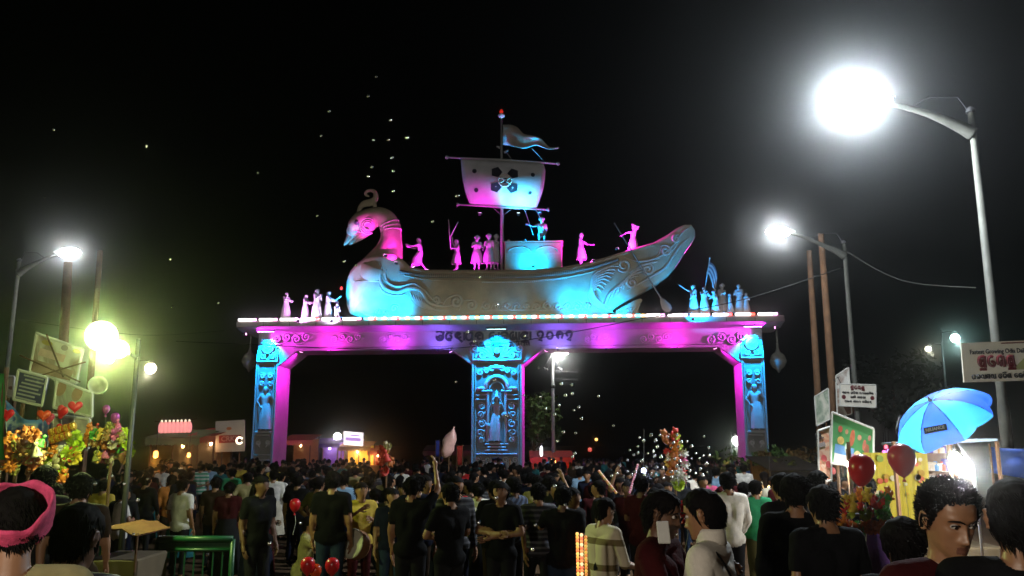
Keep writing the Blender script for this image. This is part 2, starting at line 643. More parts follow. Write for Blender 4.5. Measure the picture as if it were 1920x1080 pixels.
FIG = {}
def figure(key, J, female=False, girth=1.0, voxel=.024, sleeves='short', legs='trousers', hair='short', hands=True, extra=None):
    """builds (once) the body, shirt, lower garment and hair meshes of a pose"""
    if key in FIG:
        return FIG[key]
    L = prims(J, female, girth)
    if extra: L = L + extra(J)
    me = remesh(caps_mesh(L), voxel, 2)
    tags, C = nearest_tags(me, L)
    up = (J['head'] - J['nape']).normalized()
    h = J['head']
    fwd = J.get('face', Vector((0, -1, 0)))
    fwd = (fwd - up * fwd.dot(up)).normalized()
    rel = C - np.array(h)
    fu, ff = rel @ np.array(up), rel @ np.array(fwd)
    d = {}
    top = np.isin(tags, ['torso', 'uarm'] + (['farm'] if sleeves == 'long' else []))
    if sleeves == 'short':
        # the sleeve ends above the elbow
        for s in 'LR':
            a, b_ = np.array(J['sh' + s]), np.array(J['el' + s]); ab = b_ - a
            t = ((C - a) @ ab) / float(ab @ ab)
            top &= ~((tags == 'uarm') & (t > .72) & (np.linalg.norm(C - b_, axis=1) < .13))
    top |= (tags == 'pelvis') & (C[:, 2] > J['pel'].z - .09)
    d['shirt'] = shell(me, top, .013, 'shirt', .006)
    low = np.isin(tags, ['pelvis', 'thigh'] + ['shin'])
    if legs == 'trousers':
        d['trousers'] = shell(me, low, .009, 'trousers', .005)
    else:
        b = MB()                                     # long skirt, sari or dhoti with folds
        n = 26
        vs = []
        rings = 9
        for i in range(rings):
            t = i / (rings - 1)
            z = J['waist'].z + .0 - t * (J['waist'].z - (.07 if legs == 'sari' else .34))
            kx = (J['kneeL'] + J['kneeR']) / 2; px_ = J['pel']
            cx = px_.lerp(kx, min(t * 1.6, 1))
            for k in range(n):
                a = 2 * PI * k / n
                fold = 1 + .07 * t * math.sin(a * 9 + 1.3) + .04 * t * math.sin(a * 5)
                rx = (.15 + .06 * math.sin(min(t * 3, 1.57)) + .07 * t) * fold * girth
                ry = (.125 + .05 * math.sin(min(t * 3, 1.57)) + .08 * t) * fold * girth
                vs.append((cx.x + rx * math.cos(a), cx.y + ry * math.sin(a), z))
        fs = [(i * n + k, i * n + (k + 1) % n, (i + 1) * n + (k + 1) % n, (i + 1) * n + k) for i in range(rings - 1) for k in range(n)]
        b.add(vs, fs)
        m = b.mesh('skirt'); fix_normals(m)
        m.polygons.foreach_set('use_smooth', [True] * len(m.polygons))
        d['skirt'] = m
    hd = np.isin(tags, ['head', 'neck', 'ear', 'face'])
    hm = hd & (tags != 'ear') & (tags != 'face') & ((fu > .055 + .35 * (ff - .05)) | ((ff < -.012) & (fu > -.085 + .0 * ff)))
    hm &= (fu > -.09)
    d['hair'] = shell(me, hm, .010, 'hair', .010, 38)
    if d['hair'] is not None:                        # rough it up with short locks
        NN = np.empty(len(me.polygons) * 3, np.float32); me.polygons.foreach_get('normal', NN); NN = NN.reshape(-1, 3)
        hs_ = sum(ord(c_) for c_ in key)
        cv = Vector((.3 * math.sin(hs_), .2, -.35))
        lb = locks(C[hm] + NN[hm] * .008, NN[hm], lambda p_, n_: (n_ * .25 + cv).normalized(), .034, .0045, 260, hs_, .6, 3)
        hv = [tuple(v.co) for v in d['hair'].vertices]; hf = [tuple(p_.vertices) for p_ in d['hair'].polygons]; k0 = len(hv)
        m3 = bpy.data.meshes.new('hair'); m3.from_pydata(hv + lb.v, [], hf + [tuple(i + k0 for i in f_) for f_ in lb.f])
        m3.polygons.foreach_set('use_smooth', [True] * len(m3.polygons)); d['hair'] = m3
    if hair == 'long':
        b = MB()
        p = h - fwd * .075
        b.tube(smooth_path([p + up * .03, p - up * .08 - fwd * .02, Vector((p.x, p.y + .02, J['neck'].z - .06)) - fwd * .045, Vector((p.x, p.y + .03, J['chest'].z)) - fwd * .06], 4),
               lerp_list([.055, .062, .055, .02], 13), 10, flat=.6)
        m = b.mesh('hair_length'); fix_normals(m)
        d['hair_length'] = m
    elif hair == 'bun':
        b = MB(); b.ball(tuple(h - fwd * .115 - up * .01), (.05, .045, .045), 10, 7)
        m = b.mesh('hair_bun'); fix_normals(m)
        d['hair_bun'] = m
    ft = np.isin(tags, ['foot'])
    d['shoe'] = shell(me, ft & (C[:, 2] < .1), .008, 'shoe', 0)
    if hands:
        b = MB()
        for s in 'LR':
            fingers(b, J, s)
        fm = b.mesh('f')
        nv = len(me.vertices)
        V = [tuple(v.co) for v in me.vertices] + [tuple(v.co) for v in fm.vertices]
        Fc = [tuple(p.vertices) for p in me.polygons] + [tuple(i + nv for i in p.vertices) for p in fm.polygons]
        m2 = bpy.data.meshes.new('body'); m2.from_pydata(V, [], Fc)
        fix_normals(m2)
        bpy.data.meshes.remove(fm); bpy.data.meshes.remove(me)
        me = m2
    me.name = 'body'
    me.polygons.foreach_set('use_smooth', [True] * len(me.polygons))
    d['body'] = me
    FIG[key] = d
    return d
# ------------------------------------------------------------------ the gateway
PSI = R(4.3)
GX, GY = -.68, 42.0
GZ = ground_z(GY)
def gl(px, py, c=0.0):
    """gateway-local point on its plane y = c seen at this pixel"""
    x, y, z = ray(px, py)
    ax, ay, bx, by = math.cos(PSI), -math.sin(PSI), math.sin(PSI), math.cos(PSI)
    t = (c + GX * bx + GY * by) / (x * bx + y * by)
    return Vector(((x * t - GX) * ax + (y * t - GY) * ay, c, EYE + z * t - GZ))
def gw(p):
    """gateway-local to world"""
    c, s = math.cos(-PSI), math.sin(-PSI)
    return Vector((GX + p[0] * c - p[1] * s, GY + p[0] * s + p[1] * c, GZ + p[2]))

M_STONE = mat('cast_cement', (.30, .275, .235), .8, 0, .16, 1.6, .25, detail=7)
M_STONE2 = mat('cast_cement_panel', (.2, .18, .15), .85, 0, .2, 2.2, .3, detail=7)
M_RELIEF = mat('relief_plaster', (.4, .37, .33), .75, 0, .12, 4, .15)
M_LETTER = mat('black_letter_enamel', (.015, .012, .015), .45, 0, .1, 6)

gate = thing('festival_gateway', 'carved cement festival gateway on three pillars carrying the swan boat', 'gateway', (GX, GY, GZ), -PSI)
Z_BEAM0, Z_BEAM1, Z_TOP = 7.16, 8.0, 8.5        # local heights (ground = 0)
X0, X1 = -12.6, 13.2
DEP = 1.9

def scroll(b, x, z, s, c, flip=1, turns=1.6, rot=0.0, w=.055, proud=.04, tail=1.0):
    """one carved volute lying on the plane y = c"""
    if isinstance(b, Pieces): b = b.new()
    pts = []
    n = 22
    for i in range(n + 1):
        t = i / n
        a = rot + flip * (t * turns * 2 * PI)
        r = s * (1 - t) ** .9 + s * .08
        pts.append((x + r * math.cos(a), c - proud * .4, z + r * math.sin(a)))
    p0 = Vector(pts[0]); d = (Vector(pts[0]) - Vector(pts[1])).normalized()
    nrm = Vector((-d.z * flip, 0, d.x * flip))
    pre = [tuple(p0 + d * s * q * tail + nrm * (-s * .5 * q * q * tail)) for q in (1.5, 1.0, .5)]
    path = pre + pts
    b.tube(path, [w * q for q in lerp_list([.15, .7, 1, 1, .8, .6], len(path))], 6, flat=max(proud / w, .4), up=(0, 1, 0))

def leaf(b, x, z, ang, L, c, w=.3, proud=.05):
    """carved acanthus leaf: a ridged lobe"""
    if isinstance(b, Pieces): b = b.new()
    d = Vector((math.cos(ang), 0, math.sin(ang))); q = Vector((-math.sin(ang), 0, math.cos(ang)))
    o = Vector((x, c, z))
    vs = [o, o + d * L * .35 + q * L * w * .5, o + d * L * .7 + q * L * w * .35, o + d * L + q * L * .08,
          o + d * L * .7 - q * L * w * .35, o + d * L * .35 - q * L * w * .5,
          o + d * L * .4 + Vector((0, -proud, 0)), o + d * L * .72 + Vector((0, -proud * .8, 0))]
    b.add(vs, [(0, 6, 1), (1, 6, 7, 2), (2, 7, 3), (3, 7, 4), (4, 7, 6, 5), (5, 6, 0)])

def build_pillar(xa, xb, wide=False):
    xm, w = (xa + xb) / 2, xb - xa
    b = MB()
    b.box((xm, DEP / 2, Z_BEAM0 / 2 + .1), (w, DEP, Z_BEAM0 - .2), bev=.03)
    p = obj('pillar', b, M_STONE, gate)
    b = MB(); b.box((xm, DEP / 2, .35), (w + .3, DEP + .3, .7), bev=.04)
    b.box((xm, DEP / 2, .78), (w + .16, DEP + .16, .14), bev=.03)
    obj('plinth', b, M_STONE, p)
    e = .07 if not wide else .1
    zt = 6.35
    b = MB()
    b.box((xm, -.012, (zt + .95) / 2), (w - 4 * e, .022, zt - .95))
    obj('sunk_panel', b, M_STONE2, p)
    for (x, ww) in ((xa + e * .6, e), (xb - e * .6, e), (xa + e * 2.0, e * .5), (xb - e * 2.0, e * .5)):
        b = MB(); b.box((x, -.035, (Z_BEAM0 + .9) / 2 - .15), (ww, .07 if ww == e else .045, Z_BEAM0 - .9 - .3), bev=.01)
        obj('moulding', b, M_STONE, p)
    return p, xm, w

PL = build_pillar(-12.62, -11.46)
PC = build_pillar(-1.37, 1.2, True)
PR = build_pillar(12.08, 13.22)

def slim_relief(p, xm, w):
    hw = w / 2 - .2
    b = Pieces()                                           # capital: round medallion with volutes
    c = -.02
    b.lathe([(.34, 0), (.34, .05), (.27, .08), (.2, .05), (.12, .09), (.03, .11)], 18, M=Matrix.Translation((xm, c, 7.2)) @ Matrix.Rotation(PI / 2, 4, 'X'))
    for q in (-1, 1):
        scroll(b, xm + q * .27, 6.78, .16, c, q, 1.5, PI / 2)
        scroll(b, xm + q * .3, 7.62, .13, c, -q, 1.4, -PI / 2)
        leaf(b, xm + q * .05, 6.62, PI / 2 - q * .9, .32, c)
    b.box((xm, -.05, 6.5), (w - .06, .1, .09), bev=.02)
    obj_pieces('capital_relief', b, M_RELIEF, p, True)
    b = Pieces()
    for q in (-1, 1):
        scroll(b, xm + q * hw * .55, 5.75, .13, c, q, 1.5, PI / 2)
        scroll(b, xm + q * hw * .6, 5.35, .12, c, -q, 1.5, 0)
        leaf(b, xm, 5.8, PI / 2 - q * 1.1, .3, c)
        scroll(b, xm + q * hw * .65, 2.35, .1, c, q, 1.5, 0)
        leaf(b, xm + q * .12, 2.1, PI / 2 - q * .7, .28, c)
    obj_pieces('scroll_relief', b, M_RELIEF, p, True)
    # standing dancer carved in relief
    J = pose(elL=(.36, 0, 1.18), wrL=(.28, -.06, 1.42), elR=(-.34, 0, 1.12), wrR=(-.2, -.08, .95), pel=(.05, .01, .9), kneeL=(.2, -.03, .5), ankL=(.1, 0, .09))
    d = figure('relief_dancer', J, True, legs='sari', hair='bun')
    for k in ('body', 'skirt', 'hair', 'hair_bun'):
        inst('relief_figure', d[k], M_RELIEF, p, (xm, -.06, 2.95), (0, 0, 0), (1.25, .5, 1.35))
    b = Pieces()
    b.box((xm, -.06, 2.88), (w - .34, .12, .12), bev=.02)
    b.box((xm, -.05, 2.72), (w - .5, .1, .1), bev=.02)
    b.box((xm, -.05, 1.75), (w - .3, .08, .06), bev=.02); b.box((xm, -.05, 1.5), (w - .3, .08, .06), bev=.02)
    obj_pieces('ledge', b, M_STONE, p)
slim_relief(*PL)
slim_relief(*PR)

def wide_relief(p, xm, w):
    c = -.03
    b = Pieces()                                           # fan of leaves under the lettering
    for q in (-1, 1):
        scroll(b, xm + q * .75, 6.75, .2, c, q, 1.6, PI / 2, .07)
        scroll(b, xm + q * .5, 7.25, .16, c, -q, 1.6, -PI / 2, .06)
        scroll(b, xm + q * 1.15, 7.05, .2, c, q, 1.4, PI, .06)
        for k in range(4):
            leaf(b, xm + q * .2, 6.62, PI / 2 - q * (.35 + .35 * k), .75 - .08 * k, c, .28, .07)
    b.ball((xm, c, 6.95), (.22, .09, .2))
    b.box((xm, -.06, 6.48), (w - .06, .12, .12), bev=.02)
    obj_pieces('capital_relief', b, M_RELIEF, p, True)
    # niche: pilasters, arch, base
    b = Pieces()
    for q in (-1, 1):
        b.box((xm + q * .44, -.07, 3.62), (.13, .14, 2.5), bev=.02)
        b.box((xm + q * .5, -.08, 4.92), (.55, .16, .09), bev=.02)
        b.box((xm + q * .72, -.06, 4.72), (.7, .1, .07), bev=.02)
        b.box((xm + q * .72, -.06, 4.5), (.7, .1, .07), bev=.02)
    obj_pieces('niche_pilaster', b, M_RELIEF, p)
    b = MB()
    pts = [(xm + .55 * math.cos(a), c - .05, 5.02 + .62 * math.sin(a)) for a in [PI * i / 18 for i in range(19)]]
    b.tube([(xm + 1.0, c - .03, 5.0), (xm + .78, c - .04, 5.05)] + pts + [(xm - .78, c - .04, 5.05), (xm - 1.0, c - .03, 5.0)], .11, 8, flat=.7, up=(0, 1, 0))
    pts = [(xm + .36 * math.cos(a), c - .03, 4.95 + .42 * math.sin(a)) for a in [PI * i / 14 for i in range(15)]]
    b.tube(pts, .05, 6, up=(0, 1, 0))
    obj('niche_arch', b, M_RELIEF, p, True)
    b = Pieces()
    for i, (ww, zz) in enumerate(((1.2, 2.28), (.95, 2.13), (1.15, 1.98), (2.05, 1.8))):
        b.box((xm, -.08 - .012 * i, zz), (ww, .16 + .02 * i, .09), bev=.02)
    obj_pieces('niche_base', b, M_RELIEF, p)
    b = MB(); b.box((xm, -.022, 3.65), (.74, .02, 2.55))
    obj('niche_back', b, mat('niche_dark_stone', (.2, .19, .17), .9, 0, .2, 3), p)  # back panel in a darker stone tone
    for q in (-1, 1):
        b = Pieces()
        for i, (zz, sz, fl, rt) in enumerate(((4.15, .17, q, PI / 2), (3.75, .16, -q, -PI / 2), (3.3, .2, q, PI / 2), (2.85, .19, -q, -PI / 2), (2.5, .13, q, 0))):
            scroll(b, xm + q * (.76 + .05 * (i % 2)), zz, sz, c, fl, 1.6, rt, .055)
            leaf(b, xm + q * .7, zz - .1, PI / 2 + q * (.5 if i % 2 else -.6), .34, c, .35, .06)
        obj_pieces('scroll_relief', b, M_RELIEF, p, True)
    b = Pieces()
    for q in (-1, 1):
        for i in range(3):
            scroll(b, xm + q * (.25 + .3 * i), 6.05 - .1 * i, .14, c, q if i % 2 else -q, 1.5, PI / 2, .05)
        for i in range(4):
            scroll(b, xm + q * (.2 + .24 * i), 1.35 + .16 * (i % 2), .14, c, q if i % 2 else -q, 1.5, 0, .045)
            leaf(b, xm + q * (.1 + .25 * i), 1.1, PI / 2 + q * .3, .4, c, .3, .05)
    b.ball((xm, c, 6.1), (.24, .1, .16))
    obj_pieces('crest_relief', b, M_RELIEF, p, True)
    J = pose(elL=(.33, -.02, 1.22), wrL=(.2, -.1, 1.46), elR=(-.33, -.02, 1.22), wrR=(-.2, -.1, 1.46), pel=(-.05, .01, .9), kneeR=(-.24, -.05, .52), ankR=(-.09, 0, .12))
    d = figure('relief_goddess', J, True, legs='sari', hair='bun')
    for k in ('body', 'skirt', 'hair', 'hair_bun'):
        inst('relief_figure', d[k], M_RELIEF, p, (xm, -.08, 2.36), (0, 0, 0), (1.1, .6, 1.4))
    b = MB(); b.lathe([(.14, 0), (.1, .12), (.06, .26), (.01, .42)], 10, (xm, -.1, 4.55))
    obj('crown', b, M_RELIEF, p, True)
    for q in (-1, 1):
        b = MB(); leaf(b, xm + q * .3, 3.0 + (.55 if q > 0 else 0), PI / 2 - q * .5, .45, -.1, .7, .1)
        obj('lotus', b, M_RELIEF, p, True)
wide_relief(*PC)

# beam with a soffit lip
b = MB()
b.box(((X0 + X1) / 2, DEP / 2, (Z_BEAM0 + Z_BEAM1) / 2 + .02), (X1 - X0, DEP - .02, Z_BEAM1 - Z_BEAM0), bev=.02)
beam = obj('beam', b, M_STONE, gate)
for (a, c_) in ((-10.7, -2.35), (2.15, 11.3)):
    b = MB(); b.box(((a + c_) / 2, DEP / 2, Z_BEAM0 - .06), (c_ - a, DEP + .1, .14), bev=.02)
    obj('soffit_lip', b, M_STONE, beam)
    b = MB(); b.box(((a + c_) / 2, -.03, Z_BEAM0 + .06), (c_ - a, .06, .05), bev=.01)
    obj('moulding', b, M_STONE, beam)
# corner brackets
for (xa, sgn, L) in ((-11.46, 1, .95), (-1.37, -1, 1.05), (1.2, 1, 1.05), (12.08, -1, 1.0)):
    b = MB()
    b.prism([(xa, 6.25), (xa, Z_BEAM0 + .05), (xa + sgn * L, Z_BEAM0 + .05), (xa + sgn * L, Z_BEAM0 - .12)], .004, DEP - .004)
    br = obj('bracket', b, M_STONE, gate)
    b = MB(); b.tube([(xa, -.0, 6.3), (xa + sgn * L, -.0, Z_BEAM0 - .1)], .06, 6)
    obj('moulding', b, M_STONE, br)
# cornice: coved underside, upright fascia
b = MB()
ya, yb = -.95, DEP + .95
prof = [(0, Z_BEAM1), (-.12, Z_BEAM1 + .02), (-.55, Z_BEAM1 + .1), (-.84, Z_BEAM1 + .16), (ya, Z_BEAM1 + .2), (ya, Z_TOP - .06), (ya + .05, Z_TOP), (yb - .05, Z_TOP), (yb, Z_TOP - .06), (yb, Z_BEAM1 + .2), (DEP, Z_BEAM1)]
xl, xr = -13.42, 14.1
vs = []
n = len(prof)
XS = [xl, xl + .04] + [xl + .04 + (xr - xl - .08) * i / 20 for i in range(1, 20)] + [xr - .04, xr]
for x in XS:
    sh = .5 if False else 0
    for (y, z) in prof:
        vs.append((x, y, z))
fs = [(i * n + k, i * n + (k + 1) % n, (i + 1) * n + (k + 1) % n, (i + 1) * n + k) for i in range(len(XS) - 1) for k in range(n)]
fs += [tuple(range(n)), tuple((len(XS) - 1) * n + k for k in range(n))[::-1]]
b.add(vs, fs)
cornice = obj('cornice', b, M_STONE, gate)
for i in range(1, 20):                                     # joints between the fascia slabs
    x = XS[i + 1]
    b = MB(); b.box((x, ya - .004, (Z_BEAM1 + Z_TOP) / 2 + .06), (.03, .012, .2))
    obj('slab_joint', b, M_LETTER, cornice)
# LED strip along the top edge of the fascia
def led(name, colour, s=6):
    return mat('led_' + name, (.8, .8, .8), .4, 0, 0, emit=colour, estr=s)
LEDS = {'white': led('white', (1, .9, .95), 5.0), 'red': led('red', (1, .05, .02), 5.0), 'cyan': led('cyan', (.1, .9, 1), 5.0),
        'amber': led('amber', (1, .55, .15), 5.0), 'green': led('green', (.1, .95, .3), 2.0), 'pink': led('pink', (1, .35, .8), 5.0)}
LED_ME = {}
def led_bar(x, L, c):
    key = round(L, 3)
    if key not in LED_ME:
        bb = MB(); bb.box((0, 0, 0), (L, .1, .13), bev=.03); me = bb.mesh('led_bar'); fix_normals(me); LED_ME[key] = me
    inst('led_bar', LED_ME[key], LEDS[c], cornice, (x, ya - .02, Z_TOP + .05))
x = xl + .1
while x < xr - .4:
    edge = x < -7.6 or x > 6.9
    if edge:
        led_bar(x + .37, .74, 'white'); led_bar(x + .85, .2, 'pink' if int(x * 7) % 2 else 'red'); x += 1.09
    else:
        for L, c in ((.26, 'cyan'), (.24, 'white'), (.16, 'red'), (.3, 'cyan'), (.2, 'amber')):
            led_bar(x + L / 2, L, c); x += L
        x += .02
# hanging bulb finials at the two ends
for (px, py) in ((468, 640), (1459, 630)):
    p = gl(px, 676, 1.1)
    zt = Z_BEAM1 + .1
    b = MB()
    b.tube([(p.x, 1.1, zt), (p.x, 1.1, p.z + .5)], .05, 8)
    obj('finial_rod', b, M_STONE, gate, True)
    b = MB()
    b.lathe([(.02, -.62), (.07, -.58), (.1, -.48), (.3, -.33), (.42, -.08), (.42, .02), (.36, .06), (.39, .1), (.3, .3), (.12, .44), (.07, .62), (.05, .9)], 18, (p.x, 1.1, p.z))
    obj('hanging_finial', b, M_STONE, gate, True)

# carved scroll clusters on the beam
for (px, s) in ((548, 1.35), (650, 1.1), (738, 1.0), (1118, .8), (1228, 1.0), (1362, 1.3)):
    q = gl(px, 634, 0)
    b = Pieces()
    for i in range(4):
        xx = q.x + (i - 1.5) * .38 * s
        scroll(b, xx, q.z + (.06 if i % 2 else -.06), .17 * s, -.01, 1 if i % 2 else -1, 1.6, PI / 2 if i % 2 else -PI / 2, .05 * s, .045)
        leaf(b, xx + .1, q.z - .12, .8 if i % 2 else 2.2, .3 * s, 0, .4, .05)
    obj_pieces('scroll_relief', b, M_RELIEF, beam, True)

# ------------------------------------------------------------------ Odia lettering drawn with strokes
def arc(cx, cy_, rx, ry, a0, a1, n=12):
    return [(cx + rx * math.cos(R(a0 + (a1 - a0) * i / n)), cy_ + ry * math.sin(R(a0 + (a1 - a0) * i / n))) for i in range(n + 1)]
BAR = [(1.08, .0), (1.08, 1.0)]
OD = {
    'ai': [arc(.45, .42, .42, .4, 150, 395), arc(.5, .45, .18, .18, 0, 360), arc(.35, .95, .35, .22, 0, 170), [(.8, .6), (.9, .95), (1.0, 1.1)]],
    'ta': [arc(.48, .5, .45, .48, 40, 300, 16), arc(.55, .42, .2, .2, 200, 470)],
    'ha': [arc(.42, .62, .36, .34, 20, 340), [(.76, .5), (.45, .2), (.8, -.05), (.95, -.2)], arc(.4, .6, .14, .14, 0, 300)],
    'sa': [arc(.4, .5, .38, .46, 60, 360), [(.78, .5), (.8, 1.0)], [(.42, .95), (.8, .95)], [(.8, .5), (.8, .02)]],
    'ka': [arc(.5, .55, .45, .42, -20, 200), arc(.5, .42, .2, .26, 30, 330), [(.95, .5), (.9, .05)]],
    'ba': [arc(.45, .5, .42, .48, 60, 390), arc(.45, .35, .18, .18, -90, 200), [(.82, .75), (.82, 0)]],
    'la': [arc(.5, .55, .46, .42, -30, 210), arc(.32, .4, .14, .16, 0, 360), arc(.68, .4, .14, .16, 180, 500)],
    'ya': [arc(.42, .52, .38, .44, 70, 360), [(.8, .52), (.8, 1.0)], arc(.5, .45, .15, .2, 90, 350), [(.8, .5), (.92, .0)]],
    'tra': [arc(.5, .55, .46, .4, 30, 330), arc(.52, .5, .2, .18, 0, 330), arc(.5, -.08, .42, .14, 170, 370)],
    'pa': [arc(.42, .55, .36, .42, 60, 340), [(.8, 1.0), (.8, .0)], arc(.4, .5, .14, .14, 0, 270), [(.42, .97), (.8, 1.0)]],
    'pra': [arc(.42, .55, .36, .42, 60, 340), [(.8, 1.0), (.8, .0)], arc(.4, .5, .14, .14, 0, 270), [(.42, .97), (.8, 1.0)], [(.1, -.14), (.88, -.14)]],
    'e': [arc(.5, .55, .42, .42, 60, 270), arc(.55, .3, .25, .2, 270, 470)],
    'ma': [arc(.4, .55, .36, .42, 20, 230), [(.75, 1.0), (.85, .0)], [(.4, .5), (.5, .25), (.35, .1)], [(.75, .62), (.5, .5)]],
    'ya2': [arc(.45, .5, .38, .46, 40, 330), arc(.45, .5, .16, .2, 0, 330), [(.8, 1.0), (.85, .2), (1.0, .0)], [(.1, -.16), (1.0, -.16)]],
    'ra': [arc(.48, .5, .44, .46, -40, 290), arc(.62, .3, .16, .16, 0, 360)],
    'na': [arc(.36, .55, .3, .38, 20, 300), [(.66, .9), (.7, .1), (.95, .0)]],
    'ga': [arc(.42, .52, .38, .44, -60, 230), [(.82, .9), (.82, .0)]],
    'd2': [arc(.45, .7, .34, .3, -60, 250), [(.78, .6), (.6, .2), (.2, .0), (.7, -.1)]],
    'd0': [arc(.45, .5, .34, .42, 0, 360, 20)],
    'd1': [arc(.48, .55, .36, .42, -20, 260), [(.8, .45), (.7, .1)], arc(.4, .55, .12, .16, 0, 270)],
    'bar': [[(.3, 0), (.3, 1.02)]],
    'i_': [arc(-.5, 1.12, .4, .2, 10, 170)],
}
def odia(keys, h, stroke=.1, gap=.16):
    """list of glyph keys -> (strokes in metres, total width); 'i' puts a vowel arch over the glyph before it, '|' the long-a bar"""
    out = []; x = 0.0
    for k in keys:
        if k == ' ':
            x += .55 * h; continue
        if k == 'i':
            for st in OD['i_']:
                out.append([(x + (p[0] * 1.0) * h - gap * h, p[1] * h) for p in st])
            continue
        if k == '|':
            out.append([(x + .02 * h, 0), (x + .02 * h, h)]); x += .2 * h; continue
        for st in OD[k]:
            out.append([(x + p[0] * h * .95, p[1] * h) for p in st])
        x += (.95 + gap) * h if k != 'bar' else .4 * h
    return out, x
def lettering(name, keys, h, M, m, parent, stroke=.1, centre=True, thick=.02, fit=None):
    st, w = odia(keys, h)
    k = 1.0 if fit is None else fit / w
    b = MB()
    x0 = -w * k / 2 if centre else 0
    for s in st:
        if len(s) > 1:
            b.tube([(x0 + p[0] * k, -thick * .5, p[1]) for p in s], h * stroke, 6, M=M, flat=thick / (h * stroke), up=(0, 1, 0))
    return obj(name, b, m, parent)

a = gl(818, 633, 0); e_ = gl(1078, 633, 0)
TITLE = ['ai', 'ta', 'i', 'ha', '|', 'sa', 'i', 'ka', ' ', 'ba', '|', 'la', 'i', 'ya', '|', 'tra', '|', ' ', 'd2', 'd0', 'd1', 'd2']
lettering('title_lettering', TITLE, .42, Matrix.Translation(((a.x + e_.x) / 2, -.012, 7.5)), M_LETTER, beam, .15, fit=e_.x - a.x)
a = gl(880, 648, 0); e_ = gl(996, 648, 0)
SUB = ['ka', 'ta', 'ka', ' ', 'ma', 'ha', '|', 'na', 'ga', 'ra', ' ', 'na', 'i', 'ga', 'ma']
lettering('subtitle_lettering', SUB, .2, Matrix.Translation(((a.x + e_.x) / 2, -.012, 7.2)), M_LETTER, beam, .13, fit=e_.x - a.x)

# ------------------------------------------------------------------ floodlights fixed on the gateway
CYAN = (0.0, .33, 1.0)
MAG = (.95, .015, .95)
VIO = (.25, .0, 1.0)
def floodlight(loc, target, colour, power, label, angle=100, glow=None, size=.16, group='coloured floodlights on the gateway', blend=1.0, bar=None):
    """small LED flood: housing, yoke and lit lens; loc and target are gateway-local"""
    L = gw(loc); T = gw(target)
    t = thing('floodlight', label, 'floodlight', L, 0, group)
    q = (T - L).to_track_quat('-Z', 'Y').to_matrix().to_4x4()
    w = bar or size
    b = MB(); b.box((0, 0, .07), (w, size * .7, .1), q, .012); obj('housing', b, M_DARKMETAL, t)
    b = MB(); b.box((0, 0, .012), (w * .9, size * .6, .016), q)
    obj('lens', b, mat('flood_lens_%s' % str(glow or colour), (.8, .8, .8), .3, 0, 0, emit=glow or colour, estr=7), t)
    b = MB(); b.tube([q @ Vector((-w / 2, 0, .07)), q @ Vector((-w / 2, 0, .2)), q @ Vector((w / 2, 0, .2)), q @ Vector((w / 2, 0, .07))], .008, 5); obj('yoke', b, M_DARKMETAL, t)
    d = T - L
    l = lamp('SPOT', d.normalized() * .03, colour, power * 5.6, t, .05, d, angle, blend)
    return t

# wall washers over the three pillars
floodlight((-12.02, -.5, 7.98), (-12.02, .1, 5.6), CYAN, 1400, 'cyan bar light above the left pillar', 92, (.5, .95, 1), .12, bar=.95)
floodlight((-.07, -.55, 7.98), (-.07, .1, 5.2), CYAN, 1800, 'cyan bar light above the middle pillar', 110, (.5, .95, 1), .12, bar=1.05)
floodlight((12.65, -.5, 7.98), (12.65, .1, 5.6), CYAN, 1400, 'cyan bar light above the right pillar', 92, (.5, .95, 1), .12, bar=.95)
# magenta washes along the beam
floodlight((-12.95, -.75, 7.85), (-6.5, -.05, 7.6), (.85, .02, .95), 600, 'magenta flood under the left end of the cornice', 70, (1, .3, .8))
floodlight((13.65, -.75, 7.9), (7.5, -.05, 7.6), (.85, .02, .95), 600, 'magenta flood under the right end of the cornice', 70, (1, .3, .8))
# magenta on the inner faces of the pillars
floodlight((-10.35, .2, 7.0), (-11.5, 1.0, 4.6), MAG, 300, 'magenta flood in the bracket of the left pillar', 110, (1, .3, .8))
floodlight((2.4, .3, 6.95), (1.15, 1.0, 4.6), MAG, 380, 'magenta flood in the right bracket of the middle pillar', 110, (1, .3, .8))
floodlight((-2.5, .3, 6.95), (-1.4, 1.0, 4.6), VIO, 260, 'violet flood in the left bracket of the middle pillar', 110, (.7, .3, 1))
floodlight((10.9, .2, 7.0), (12.1, 1.0, 4.6), MAG, 300, 'magenta flood in the bracket of the right pillar', 110, (1, .3, .8))
# upward washes on the cove of the cornice
for i, (x, cc, pw, lab) in enumerate(((-8.6, MAG, 46, 'magenta wash light on the beam lip near the left pillar'), (-5.2, (.6, .03, 1), 60, 'violet wash light on the beam lip left of the title'), (-3.0, (.2, .1, 1), 44, 'blue wash light on the beam lip under the start of the title'), (3.0, (.2, .1, 1), 44, 'blue wash light on the beam lip under the end of the title'), (5.4, (.6, .03, 1), 60, 'violet wash light on the beam lip right of the title'), (8.8, MAG, 46, 'magenta wash light on the beam lip near the right pillar'))):
    floodlight((x, -.8, 6.98), (x, -.2, 7.9), cc, pw, lab, 160, size=.1)
# ------------------------------------------------------------------ the swan boat on the gateway
BY = DEP / 2
boat = thing('swan_boat', 'cream swan-headed sailing boat sculpture on top of the gateway', 'boat sculpture', gw((0, BY, Z_TOP)), -PSI)
def bl(px, py, c=0.0):
    """boat-local point on the plane y = c (boat centre line = 0)"""
    p = gl(px, py, BY + c)
    return Vector((p.x, c, p.z - Z_TOP))
